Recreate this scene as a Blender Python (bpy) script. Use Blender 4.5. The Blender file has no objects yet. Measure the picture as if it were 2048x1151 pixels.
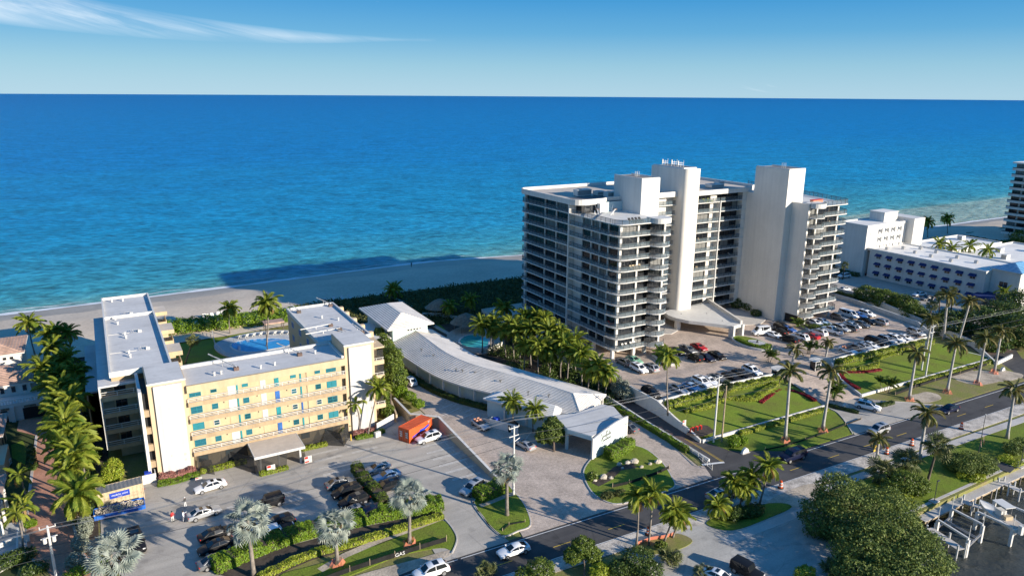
import bpy, math, random
import numpy as np
from mathutils import Vector, Matrix
random.seed(7); RNG = np.random.default_rng(7)
S = bpy.context.scene
C = S.collection
PI = math.pi
# ------------------------------------------------------------------ camera
# world X runs along the coast, world Y runs out to sea, camera 60 m up over the waterway side
FPX, PITCH, ROLL, CX, CY, HC = 1453.0, math.radians(14.995), math.radians(.3695), 1024.0, 575.5, 60.0
_cr, _sr, _cp, _sp = math.cos(ROLL), math.sin(ROLL), math.cos(PITCH), math.sin(PITCH)
_R = Matrix(((math.sin(PI/3), math.cos(PI/3), 0), (-math.cos(PI/3), math.sin(PI/3), 0), (0, 0, 1)))
_M = _R @ Matrix(((1, 0, 0), (0, -_sp, _cp), (0, -_cp, -_sp))) @ Matrix(((_cr, _sr, 0), (-_sr, _cr, 0), (0, 0, 1)))
cd = bpy.data.cameras.new('camera'); cam = bpy.data.objects.new('camera', cd); C.objects.link(cam)
cd.sensor_width = 36.0; cd.lens = 36.0*FPX/2048; cd.clip_start = .5; cd.clip_end = 60000
m4 = (_M @ Matrix(((1, 0, 0), (0, -1, 0), (0, 0, -1)))).to_4x4(); m4.translation = (0, 0, HC)
cam.matrix_world = m4
S.camera = cam
S.render.resolution_x, S.render.resolution_y = 1024, 575

def P(px, py, z=0.0):
    """site survey: ground position (x, y) of a point of height z"""
    w = _M @ Vector(((px-CX)/FPX, (py-CY)/FPX, 1)); t = (z-HC)/w.z
    return (w.x*t, w.y*t)
def PZ(px, py, z=0.0):
    a = P(px, py, z); return (a[0], a[1], z)
# ------------------------------------------------------------------ sun and sky
SUN_EL = math.radians(17.6)
sd = Vector((-.515*math.cos(SUN_EL), .857*math.cos(SUN_EL), -math.sin(SUN_EL)))
sl = bpy.data.lights.new('sun', 'SUN'); sl.energy = 5.0; sl.angle = math.radians(.55); sl.color = (1.0, .90, .765)
so = bpy.data.objects.new('sun', sl); C.objects.link(so); so.rotation_euler = sd.to_track_quat('-Z', 'Y').to_euler()
W = bpy.data.worlds.new('World'); S.world = W; W.use_nodes = True
wn, wl = W.node_tree.nodes, W.node_tree.links
bg = wn['Background']
sky = wn.new('ShaderNodeTexSky'); sky.sky_type = 'NISHITA'; sky.sun_disc = False
sky.sun_elevation = SUN_EL; sky.sun_rotation = math.radians(149); sky.altitude = 0
sky.air_density = 1.0; sky.dust_density = .35; sky.ozone_density = 2.0
# clear maritime air: the blue deepens with height above the horizon all round
tc = wn.new('ShaderNodeTexCoord')
spz = wn.new('ShaderNodeSeparateXYZ'); wl.new(tc.outputs['Generated'], spz.inputs[0])
ramp = wn.new('ShaderNodeValToRGB'); re_ = ramp.color_ramp.elements
re_[0].position = 0; re_[0].color = (1.85, 3.0, 3.75, 1); re_[1].position = 1; re_[1].color = (.05, .72, 2.3, 1)
for p_, c_ in [(.035, (1.25, 2.55, 3.45, 1)), (.075, (.42, 1.8, 3.25, 1)), (.12, (.06, 1.30, 3.05, 1)), (.3, (.05, 1.0, 2.7, 1))]:
    k_ = re_.new(p_); k_.color = c_
wl.new(spz.outputs[2], ramp.inputs[0])
tint = wn.new('ShaderNodeMix'); tint.data_type = 'RGBA'; tint.inputs[0].default_value = .93
wl.new(sky.outputs[0], tint.inputs[6]); wl.new(ramp.outputs[0], tint.inputs[7])
# thin cirrus
def wmath(op, a, b_=None, c_=None):
    q = wn.new('ShaderNodeMath'); q.operation = op
    for i_, v_ in enumerate((a, b_, c_)):
        if v_ is None: continue
        if isinstance(v_, (int, float)): q.inputs[i_].default_value = v_
        else: wl.new(v_, q.inputs[i_])
    return q.outputs[0]
vr = wn.new('ShaderNodeVectorRotate'); vr.rotation_type = 'Z_AXIS'; vr.inputs['Angle'].default_value = math.radians(30); wl.new(tc.outputs['Generated'], vr.inputs['Vector'])
sp2 = wn.new('ShaderNodeSeparateXYZ'); wl.new(vr.outputs[0], sp2.inputs[0])
az_ = wmath('ARCTAN2', sp2.outputs[0], sp2.outputs[1]); el_ = wmath('ARCSINE', sp2.outputs[2])       # bearing east of the lens axis, height above the horizon
cb = wn.new('ShaderNodeCombineXYZ'); wl.new(wmath('MULTIPLY', az_, 4.0), cb.inputs[0]); wl.new(wmath('MULTIPLY_ADD', az_, 9.0, wmath('MULTIPLY', el_, 42.0)), cb.inputs[1])
n1 = wn.new('ShaderNodeTexNoise'); n1.inputs['Scale'].default_value = 1.0; n1.inputs['Detail'].default_value = 9; n1.inputs['Roughness'].default_value = .62; n1.inputs['Distortion'].default_value = .8
wl.new(cb.outputs[0], n1.inputs['Vector'])
n2 = wn.new('ShaderNodeTexNoise'); n2.inputs['Scale'].default_value = 2.3; n2.inputs['Detail'].default_value = 2; wl.new(tc.outputs['Generated'], n2.inputs['Vector'])
# one long cirrus plume drifting in from the left, thinning towards the middle, and faint scattered wisps all round the sky
mid_ = wmath('MULTIPLY_ADD', wmath('POWER', wmath('MAXIMUM', wmath('SUBTRACT', -.20, az_), 0.0), 2.0), .17, .0655)
wid_ = wmath('MULTIPLY_ADD', wmath('MAXIMUM', wmath('SUBTRACT', -.15, az_), 0.0), .048, .0022)
pl_ = wmath('SUBTRACT', 1.0, wmath('DIVIDE', wmath('ABSOLUTE', wmath('SUBTRACT', el_, mid_)), wid_))
fade_ = wn.new('ShaderNodeMapRange'); fade_.inputs[1].default_value = -.10; fade_.inputs[2].default_value = -.55; wl.new(az_, fade_.inputs[0])
pl2 = wmath('MULTIPLY', wmath('MAXIMUM', pl_, 0.0), wmath('MULTIPLY', fade_.outputs[0], wmath('LESS_THAN', az_, .0)))
nz = wn.new('ShaderNodeMapRange'); nz.inputs[1].default_value = .36; nz.inputs[2].default_value = .66; wl.new(n1.outputs[0], nz.inputs[0])
plume = wmath('MULTIPLY', wmath('POWER', pl2, .7), wmath('MULTIPLY_ADD', nz.outputs[0], .75, .12))
wsp = wn.new('ShaderNodeMapRange'); wsp.inputs[1].default_value = .385; wsp.inputs[2].default_value = .52; wsp.inputs[4].default_value = .5; wl.new(wmath('MULTIPLY', n1.outputs[0], n2.outputs[0]), wsp.inputs[0])
rp = wn.new('ShaderNodeClamp'); wl.new(wmath('ADD', plume, wsp.outputs[0]), rp.inputs[0]); rp.inputs['Max'].default_value = .8
cm = wn.new('ShaderNodeMix'); cm.data_type = 'RGBA'; cm.inputs[7].default_value = (4.6, 5.0, 5.3, 1)
wl.new(rp.outputs[0], cm.inputs[0]); wl.new(tint.outputs[2], cm.inputs[6])
wl.new(cm.outputs[2], bg.inputs[0])
bg.inputs[1].default_value = .122
vs = S.view_settings; vs.view_transform = 'Standard'; vs.look = 'None'; vs.gamma = 1; vs.exposure = .82; vs.use_curve_mapping = False

# ------------------------------------------------------------------ materials
def _pr(name):
    m = bpy.data.materials.new(name); m.use_nodes = True
    return m, m.node_tree.nodes, m.node_tree.links, m.node_tree.nodes['Principled BSDF']
def hexc(c):
    return (c[0], c[1], c[2], 1)
def mat(name, col, rough=.75, var=.18, scale=.6, fine=6.0, bump=0.0, spec=.3, metal=0.0, col2=None, coat=0.0, fvar=None, streak=0.0, spots=0.0):
    """procedural paint: broad weathering + fine grain on a base colour"""
    m, n, l, b = _pr(name)
    g = n.new('ShaderNodeNewGeometry')
    a = n.new('ShaderNodeTexNoise'); a.inputs['Scale'].default_value = scale; a.inputs['Detail'].default_value = 5; a.inputs['Roughness'].default_value = .6
    f = n.new('ShaderNodeTexNoise'); f.inputs['Scale'].default_value = fine; f.inputs['Detail'].default_value = 3
    l.new(g.outputs['Position'], a.inputs['Vector']); l.new(g.outputs['Position'], f.inputs['Vector'])
    c2 = col2 if col2 else tuple(x*(1-var*2.2) for x in col)
    r = n.new('ShaderNodeMapRange'); r.inputs[1].default_value = .38; r.inputs[2].default_value = .68
    l.new(a.outputs[0], r.inputs[0])
    mx = n.new('ShaderNodeMix'); mx.data_type = 'RGBA'; mx.inputs[6].default_value = hexc(col); mx.inputs[7].default_value = hexc(c2)
    l.new(r.outputs[0], mx.inputs[0])
    fv = var if fvar is None else fvar
    r2 = n.new('ShaderNodeMapRange'); r2.inputs[1].default_value = .3; r2.inputs[2].default_value = .7; r2.inputs[3].default_value = 1-fv; r2.inputs[4].default_value = 1+fv
    l.new(f.outputs[0], r2.inputs[0])
    vm = n.new('ShaderNodeVectorMath'); vm.operation = 'SCALE'
    l.new(mx.outputs[2], vm.inputs[0]); l.new(r2.outputs[0], vm.inputs['Scale'])
    out_ = vm.outputs[0]
    def times(fac):
        q = n.new('ShaderNodeVectorMath'); q.operation = 'SCALE'; l.new(out_, q.inputs[0]); l.new(fac, q.inputs['Scale']); return q.outputs[0]
    if streak:      # rain streaks down a wall
        mm = n.new('ShaderNodeMapping'); mm.inputs['Scale'].default_value = (1.3, 1.3, .05); l.new(g.outputs['Position'], mm.inputs[0])
        q = n.new('ShaderNodeTexNoise'); q.inputs['Scale'].default_value = 1.0; q.inputs['Detail'].default_value = 6; l.new(mm.outputs[0], q.inputs['Vector'])
        r3 = n.new('ShaderNodeMapRange'); r3.inputs[1].default_value = .42; r3.inputs[2].default_value = .72; r3.inputs[3].default_value = 1.02; r3.inputs[4].default_value = 1-streak; l.new(q.outputs[0], r3.inputs[0]); out_ = times(r3.outputs[0])
    if spots:       # oil spots, patched areas and tyre-worn lanes
        vo = n.new('ShaderNodeTexVoronoi'); vo.inputs['Scale'].default_value = .42; vo.inputs['Randomness'].default_value = 1; l.new(g.outputs['Position'], vo.inputs['Vector'])
        r3 = n.new('ShaderNodeMapRange'); r3.inputs[1].default_value = .10; r3.inputs[2].default_value = .30; r3.inputs[3].default_value = 1-spots; r3.inputs[4].default_value = 1.0; l.new(vo.outputs['Distance'], r3.inputs[0]); out_ = times(r3.outputs[0])
        mm = n.new('ShaderNodeMapping'); mm.inputs['Scale'].default_value = (.05, .8, 1); l.new(g.outputs['Position'], mm.inputs[0])
        q = n.new('ShaderNodeTexNoise'); q.inputs['Scale'].default_value = 1.0; q.inputs['Detail'].default_value = 5; q.inputs['Distortion'].default_value = .6; l.new(mm.outputs[0], q.inputs['Vector'])
        r3 = n.new('ShaderNodeMapRange'); r3.inputs[1].default_value = .35; r3.inputs[2].default_value = .68; r3.inputs[3].default_value = 1-spots*.6; r3.inputs[4].default_value = 1.06; l.new(q.outputs[0], r3.inputs[0]); out_ = times(r3.outputs[0])
        v2 = n.new('ShaderNodeTexVoronoi'); v2.feature = 'DISTANCE_TO_EDGE'; v2.inputs['Scale'].default_value = .16; l.new(g.outputs['Position'], v2.inputs['Vector'])
        r3 = n.new('ShaderNodeMapRange'); r3.inputs[1].default_value = .004; r3.inputs[2].default_value = .012; r3.inputs[3].default_value = 1-spots*.7; r3.inputs[4].default_value = 1.0; l.new(v2.outputs['Distance'], r3.inputs[0]); out_ = times(r3.outputs[0])
    l.new(out_, b.inputs['Base Color'])
    b.inputs['Roughness'].default_value = rough; b.inputs['Specular IOR Level'].default_value = spec; b.inputs['Metallic'].default_value = metal
    if coat: b.inputs['Coat Weight'].default_value = coat; b.inputs['Coat Roughness'].default_value = .05
    if bump:
        bp = n.new('ShaderNodeBump'); bp.inputs['Strength'].default_value = bump; bp.inputs['Distance'].default_value = .05
        l.new(f.outputs[0], bp.inputs['Height']); l.new(bp.outputs[0], b.inputs['Normal'])
    return m
def leafmat(name, c1, c2, trans=.3, rough=.5, objvar=.35):
    """foliage: every leaf (mesh island) and every frond has its own tone, light shines through"""
    m, n, l, b = _pr(name)
    g = n.new('ShaderNodeNewGeometry'); oi = n.new('ShaderNodeObjectInfo')
    ad = n.new('ShaderNodeMath'); ad.operation = 'MULTIPLY_ADD'; ad.inputs[1].default_value = objvar
    l.new(oi.outputs['Random'], ad.inputs[0])
    ml = n.new('ShaderNodeMath'); ml.operation = 'MULTIPLY'; ml.inputs[1].default_value = 1-objvar
    l.new(g.outputs['Random Per Island'], ml.inputs[0]); l.new(ml.outputs[0], ad.inputs[2])
    cn_ = n.new('ShaderNodeTexNoise'); cn_.inputs['Scale'].default_value = .8; cn_.inputs['Detail'].default_value = 3; l.new(g.outputs['Position'], cn_.inputs['Vector'])
    ca_ = n.new('ShaderNodeMath'); ca_.operation = 'MULTIPLY_ADD'; ca_.inputs[1].default_value = 1.5; ca_.inputs[2].default_value = -.75; l.new(cn_.outputs[0], ca_.inputs[0])
    cs_ = n.new('ShaderNodeMath'); cs_.operation = 'ADD'; cs_.use_clamp = True; l.new(ad.outputs[0], cs_.inputs[0]); l.new(ca_.outputs[0], cs_.inputs[1])
    mx = n.new('ShaderNodeMix'); mx.data_type = 'RGBA'; mx.inputs[6].default_value = hexc(c1); mx.inputs[7].default_value = hexc(c2)
    l.new(cs_.outputs[0], mx.inputs[0]); l.new(mx.outputs[2], b.inputs['Base Color'])
    b.inputs['Roughness'].default_value = rough; b.inputs['Specular IOR Level'].default_value = .3
    t = n.new('ShaderNodeBsdfTranslucent'); l.new(mx.outputs[2], t.inputs[0])
    ms = n.new('ShaderNodeMixShader'); ms.inputs[0].default_value = trans
    l.new(b.outputs[0], ms.inputs[1]); l.new(t.outputs[0], ms.inputs[2]); l.new(ms.outputs[0], n['Material Output'].inputs[0])
    return m
def glassmat(name, c1, c2, rough=.06):
    """window glass over a dark room; some rooms have pale curtains drawn"""
    m, n, l, b = _pr(name)
    oi = n.new('ShaderNodeObjectInfo'); r = n.new('ShaderNodeValToRGB')
    r.color_ramp.interpolation = 'CONSTANT'
    e = r.color_ramp.elements; e[0].position = 0; e[0].color = hexc(c1); e[1].position = .78; e[1].color = hexc(c2)
    k = r.color_ramp.elements.new(.45); k.color = hexc(tuple(x*.55 for x in c1))
    l.new(oi.outputs['Random'], r.inputs[0]); l.new(r.outputs[0], b.inputs['Base Color'])
    b.inputs['Roughness'].default_value = rough; b.inputs['Specular IOR Level'].default_value = .6
    return m
def sheer(name, col, alpha, rough=.6):
    m, n, l, b = _pr(name)
    b.inputs['Base Color'].default_value = hexc(col); b.inputs['Roughness'].default_value = rough; b.inputs['Alpha'].default_value = alpha
    return m
def paver(name, c1, c2, mortar, sx=.35):
    m, n, l, b = _pr(name)
    g = n.new('ShaderNodeNewGeometry'); br = n.new('ShaderNodeTexBrick')
    br.inputs['Color1'].default_value = hexc(c1); br.inputs['Color2'].default_value = hexc(c2); br.inputs['Mortar'].default_value = hexc(mortar)
    br.inputs['Scale'].default_value = 1/sx; br.inputs['Mortar Size'].default_value = .03; br.inputs['Bias'].default_value = 0
    l.new(g.outputs['Position'], br.inputs['Vector'])
    a = n.new('ShaderNodeTexNoise'); a.inputs['Scale'].default_value = .35; a.inputs['Detail'].default_value = 6; l.new(g.outputs['Position'], a.inputs['Vector'])
    a2 = n.new('ShaderNodeTexNoise'); a2.inputs['Scale'].default_value = 2.2; a2.inputs['Detail'].default_value = 3; l.new(g.outputs['Position'], a2.inputs['Vector'])
    am = n.new('ShaderNodeMath'); am.operation = 'ADD'; l.new(a.outputs[0], am.inputs[0]); l.new(a2.outputs[0], am.inputs[1])
    r2 = n.new('ShaderNodeMapRange'); r2.inputs[1].default_value = .7; r2.inputs[2].default_value = 1.3; r2.inputs[3].default_value = .72; r2.inputs[4].default_value = 1.2
    l.new(am.outputs[0], r2.inputs[0])
    vm = n.new('ShaderNodeVectorMath'); vm.operation = 'SCALE'; l.new(br.outputs[0], vm.inputs[0]); l.new(r2.outputs[0], vm.inputs['Scale'])
    l.new(vm.outputs[0], b.inputs['Base Color']); b.inputs['Roughness'].default_value = .8
    return m
M = {}
M['asphalt_new'] = mat('asphalt_new', (.066, .063, .062), .75, .12, .15, 9, spec=.3, col2=(.095, .09, .086), spots=.25)
M['asphalt_old'] = mat('asphalt_old', (.455, .415, .355), .85, .10, .11, 5, col2=(.36, .33, .288), spots=.20)
M['concrete'] = mat('concrete', (.52, .49, .45), .85, .10, .25, 4)
M['concrete_lot'] = mat('concrete_lot', (.44, .42, .38), .85, .10, .2, 4, spots=.18)
M['gravel'] = mat('gravel', (.60, .545, .475), .95, .25, .6, 5, bump=.6)
M['sand'] = mat('sand', (.61, .51, .395), .95, .10, .05, 1.2, bump=.6, col2=(.50, .41, .315))
M['dirt'] = mat('dirt', (.52, .44, .34), .95, .2, .35, 3.5, bump=.8)
M['soil'] = mat('soil', (.09, .07, .055), .95, .25, .8, 5)
M['grass'] = mat('grass', (.15, .215, .018), .9, .30, .30, 5, bump=.8, col2=(.135, .155, .024))
M['grass_dry'] = mat('grass_dry', (.185, .20, .045), .9, .25, .3, 7, bump=.7, col2=(.23, .19, .09))
M['scrub'] = mat('scrub', (.055, .075, .02), .95, .25, .3, 3, bump=.8)
M['paver'] = paver('paver', (.60, .49, .395), (.46, .375, .305), (.33, .275, .23), .34)
M['paver_deck'] = paver('paver_deck', (.60, .475, .375), (.48, .38, .305), (.36, .29, .235), .36)
M['brick_red'] = paver('brick_red', (.56, .27, .17), (.44, .21, .135), (.34, .2, .15), .26)
M['brick_brown'] = paver('brick_brown', (.16, .10, .08), (.12, .08, .065), (.09, .07, .06), .26)
M['line_white'] = mat('line_white', (.72, .72, .70), .7, .12, 1.5, 8)
M['line_faded'] = mat('line_faded', (.70, .68, .63), .8, .15, 1.5, 8)
M['line_yellow'] = mat('line_yellow', (.62, .42, .06), .7, .12, 1.5, 8)
M['white'] = mat('white', (.635, .62, .58), .6, .035, .25, 3, fvar=.02, streak=.10)
M['white_roof'] = mat('white_roof', (.80, .775, .72), .7, .08, .12, 2.0, fvar=.04)
M['stucco'] = mat('stucco', (.55, .535, .51), .7, .05, .25, 3, fvar=.03, streak=.12)
M['ivory'] = mat('ivory', (.70, .66, .59), .65, .035, .2, 2, fvar=.02, streak=.07)
M['cream'] = mat('cream', (.58, .445, .285), .75, .05, .3, 3, fvar=.03)
M['yellow_wall'] = mat('yellow_wall', (.53, .425, .265), .75, .06, .3, 3, fvar=.03, streak=.12)
M['tan'] = mat('tan', (.455, .335, .205), .75, .08, .4, 3, fvar=.04, streak=.18)
M['grey_roof'] = mat('grey_roof', (.58, .57, .55), .8, .07, .12, 1.5, fvar=.04, spots=.07)
M['roof_warm'] = mat('roof_warm', (.56, .49, .41), .85, .10, .15, 1.5, fvar=.05)
M['roof_dark'] = mat('roof_dark', (.19, .185, .18), .85, .12, .3, 2)
M['tile_white'] = mat('tile_white', (.74, .69, .62), .75, .08, .3, 3, fvar=.08)
M['tile_terra'] = mat('tile_terra', (.46, .31, .24), .8, .15, .8, 6, fvar=.15)
M['pale_blue'] = mat('pale_blue', (.46, .585, .60), .65, .04, .3, 2, fvar=.02)
M['mint_board'] = mat('mint_board', (.54, .61, .59), .6, .04, .3, 2, fvar=.02)
M['teal'] = mat('teal', (.025, .25, .29), .5, .15, .8, 4)
M['blue_shut'] = mat('blue_shut', (.04, .14, .42), .5, .15, .8, 4)
M['steel_blue'] = mat('steel_blue', (.16, .36, .56), .5, .1, .8, 4)
M['navy'] = mat('navy', (.02, .04, .145), .7, .1, .8, 4)
M['glass'] = glassmat('glass', (.018, .022, .028), (.20, .20, .19))
M['glass_teal'] = glassmat('glass_teal', (.02, .12, .17), (.03, .2, .25), .12)
M['glass_dark'] = mat('glass_dark', (.012, .015, .019), .04, .05, 1, 1, spec=.6)
M['dark'] = mat('dark', (.02, .02, .021), .6, .1, 1, 4)
M['metal'] = mat('metal', (.35, .35, .35), .45, .08, 1, 4, metal=.5)
M['rail'] = mat('rail', (.055, .058, .06), .5, .05, 1, 4)
M['picket'] = sheer('picket', (.075, .125, .155), .46)
M['netting'] = sheer('netting', (.025, .025, .024), .72, .9)
M['pool'] = mat('pool', (.05, .30, .62), .08, .12, .5, 1.2, spec=.5)
M['pool_green'] = mat('pool_green', (.06, .40, .36), .08, .12, .5, 1.2, spec=.5)
M['pooldeck'] = mat('pooldeck', (.45, .46, .46), .8, .08, .4, 3)
M['trunk'] = mat('trunk', (.26, .225, .19), .9, .22, 1.5, 6, bump=.5)
M['trunk_grey'] = mat('trunk_grey', (.42, .40, .375), .85, .14, 1.2, 5)
M['trunk_dark'] = mat('trunk_dark', (.14, .11, .085), .9, .25, 1.5, 6)
M['thatch'] = mat('thatch', (.26, .205, .15), .95, .2, 1.5, 8, bump=.8)
M['wood'] = mat('wood', (.42, .33, .22), .85, .15, 1.2, 6)
M['pole_conc'] = mat('pole_conc', (.60, .59, .56), .8, .06, .6, 4)
M['orange'] = mat('orange', (.68, .115, .03), .5, .08, .6, 4)
M['orange_mesh'] = sheer('orange_mesh', (.72, .24, .14), .55, .8)
M['blue_print'] = mat('blue_print', (.02, .06, .42), .55, .06, 1, 4)
M['blue_tarp'] = mat('blue_tarp', (.02, .14, .55), .5, .15, 1, 4)
M['cont_tan'] = mat('cont_tan', (.55, .44, .28), .65, .1, .6, 4)
M['red'] = mat('red', (.55, .03, .02), .45, .08, 1, 4)
M['skin'] = mat('skin', (.36, .21, .14), .6, .05, 2, 8)
M['rock'] = mat('rock', (.52, .46, .37), .9, .18, 1.2, 5, bump=.8)
M['black_fabric'] = mat('black_fabric', (.018, .018, .018), .95, .2, 1, 5)
M['water_dark'] = None
M['frond'] = leafmat('frond', (.085, .165, .014), (.40, .42, .06), .42, .55, .5)
M['frond_dry'] = leafmat('frond_dry', (.34, .22, .08), (.22, .13, .05), .3, .8, .4)
M['frond_royal'] = leafmat('frond_royal', (.09, .125, .022), (.26, .21, .085), .25, .5, .5)
M['frond_blue'] = leafmat('frond_blue', (.20, .25, .225), (.37, .40, .34), .18, .5, .5)
M['frond_sabal'] = leafmat('frond_sabal', (.075, .105, .03), (.20, .20, .075), .22, .5, .5)
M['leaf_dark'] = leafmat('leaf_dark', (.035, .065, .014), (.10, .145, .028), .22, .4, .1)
M['leaf_mid'] = leafmat('leaf_mid', (.055, .10, .014), (.17, .22, .035), .25, .45, .1)
M['leaf_lime'] = leafmat('leaf_lime', (.17, .26, .018), (.40, .42, .05), .3, .45, .1)
M['leaf_green'] = leafmat('leaf_green', (.09, .18, .012), (.23, .33, .025), .28, .45, .1)
M['leaf_red'] = leafmat('leaf_red', (.20, .012, .02), (.38, .03, .04), .2, .5, .1)
M['leaf_pink'] = leafmat('leaf_pink', (.26, .10, .09), (.42, .20, .16), .2, .5, .1)
M['leaf_silver'] = leafmat('leaf_silver', (.19, .22, .16), (.34, .36, .28), .2, .6, .1)
M['leaf_grape'] = leafmat('leaf_grape', (.04, .075, .014), (.20, .25, .055), .2, .6, .1)
M['leaf_dune'] = leafmat('leaf_dune', (.04, .06, .014), (.13, .13, .04), .2, .7, .1)
# sea: water colour follows depth (distance from the shore), wind ripples as bump
def watermat(name, ramp, y0, y1, wave, rough, spec, ripple_shade=1.0, sss=0.0):
    m, n, l, b = _pr(name)
    g = n.new('ShaderNodeNewGeometry'); sx = n.new('ShaderNodeSeparateXYZ'); l.new(g.outputs['Position'], sx.inputs[0])
    big = n.new('ShaderNodeTexNoise'); big.inputs['Scale'].default_value = .006; big.inputs['Detail'].default_value = 4
    mp = n.new('ShaderNodeMapping'); mp.inputs['Scale'].default_value = (.35, 1.5, 1); l.new(g.outputs['Position'], mp.inputs[0]); l.new(mp.outputs[0], big.inputs['Vector'])
    mr = n.new('ShaderNodeMapRange'); mr.inputs[1].default_value = y0; mr.inputs[2].default_value = y1; l.new(sx.outputs[1], mr.inputs[0])
    ad = n.new('ShaderNodeMath'); ad.operation = 'MULTIPLY_ADD'; ad.inputs[1].default_value = .17
    sb = n.new('ShaderNodeMath'); sb.operation = 'SUBTRACT'; sb.inputs[1].default_value = .5; l.new(big.outputs[0], sb.inputs[0])
    l.new(sb.outputs[0], ad.inputs[0])
    pw = n.new('ShaderNodeMath'); pw.operation = 'POWER'; pw.inputs[1].default_value = .42; l.new(mr.outputs[0], pw.inputs[0]); l.new(pw.outputs[0], ad.inputs[2])
    cr = n.new('ShaderNodeValToRGB'); e = cr.color_ramp.elements
    e[0].position, e[0].color = ramp[0][0], hexc(ramp[0][1]); e[1].position, e[1].color = ramp[-1][0], hexc(ramp[-1][1])
    for p, c in ramp[1:-1]:
        k = e.new(p); k.color = hexc(c)
    l.new(ad.outputs[0], cr.inputs[0])
    w1 = n.new('ShaderNodeTexNoise'); w1.inputs['Scale'].default_value = .30; w1.inputs['Detail'].default_value = 8; w1.inputs['Roughness'].default_value = .60
    vr2 = n.new('ShaderNodeVectorRotate'); vr2.rotation_type = 'Z_AXIS'; vr2.inputs['Angle'].default_value = math.radians(26); l.new(g.outputs['Position'], vr2.inputs['Vector'])
    mp2 = n.new('ShaderNodeMapping'); mp2.inputs['Scale'].default_value = (.75, 1.35, 1); l.new(vr2.outputs[0], mp2.inputs[0]); l.new(mp2.outputs[0], w1.inputs['Vector'])
    w2 = n.new('ShaderNodeTexNoise'); w2.inputs['Scale'].default_value = .045; w2.inputs['Detail'].default_value = 5
    l.new(mp2.outputs[0], w2.inputs['Vector'])
    sm = n.new('ShaderNodeMath'); sm.operation = 'MULTIPLY_ADD'; sm.inputs[1].default_value = .35; l.new(w2.outputs[0], sm.inputs[0]); l.new(w1.outputs[0], sm.inputs[2])
    # wavelet light and shade put into the colour: crests lighter, troughs darker
    r2 = n.new('ShaderNodeMapRange'); r2.inputs[1].default_value = .45; r2.inputs[2].default_value = .90; r2.inputs[3].default_value = 1-.42*ripple_shade; r2.inputs[4].default_value = 1+.42*ripple_shade
    l.new(sm.outputs[0], r2.inputs[0])
    vm = n.new('ShaderNodeVectorMath'); vm.operation = 'SCALE'; l.new(cr.outputs[0], vm.inputs[0]); l.new(r2.outputs[0], vm.inputs['Scale'])
    l.new(vm.outputs[0], b.inputs['Base Color'])
    bp = n.new('ShaderNodeBump'); bp.inputs['Strength'].default_value = wave; bp.inputs['Distance'].default_value = 1.2
    l.new(sm.outputs[0], bp.inputs['Height']); l.new(bp.outputs[0], b.inputs['Normal'])
    b.inputs['Roughness'].default_value = rough; b.inputs['Specular IOR Level'].default_value = spec; b.inputs['IOR'].default_value = 1.33
    if sss:     # sunlight scatters sideways in the water, so shadows on it go soft
        b.subsurface_method = 'BURLEY'; b.inputs['Subsurface Weight'].default_value = sss; b.inputs['Subsurface Radius'].default_value = (2.0, 5.0, 7.0); b.inputs['Subsurface Scale'].default_value = 1.0
    return m
M['sea'] = watermat('sea', [(0, (.26, .36, .31)), (.045, (.12, .33, .33)), (.10, (.045, .29, .37)), (.20, (.012, .245, .43)), (.38, (.004, .188, .435)), (1, (.004, .138, .37))], 243, 6000, .9, .35, .03, 1.35, .7)
M['water_dark'] = watermat('water_dark', [(0, (.035, .035, .028)), (1, (.045, .05, .045))], -200, 60, .5, .12, .5, .5)
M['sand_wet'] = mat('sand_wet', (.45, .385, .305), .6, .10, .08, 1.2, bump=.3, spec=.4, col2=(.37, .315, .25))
M['foam'] = mat('foam', (.78, .80, .80), .8, .05, .5, 2)
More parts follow.
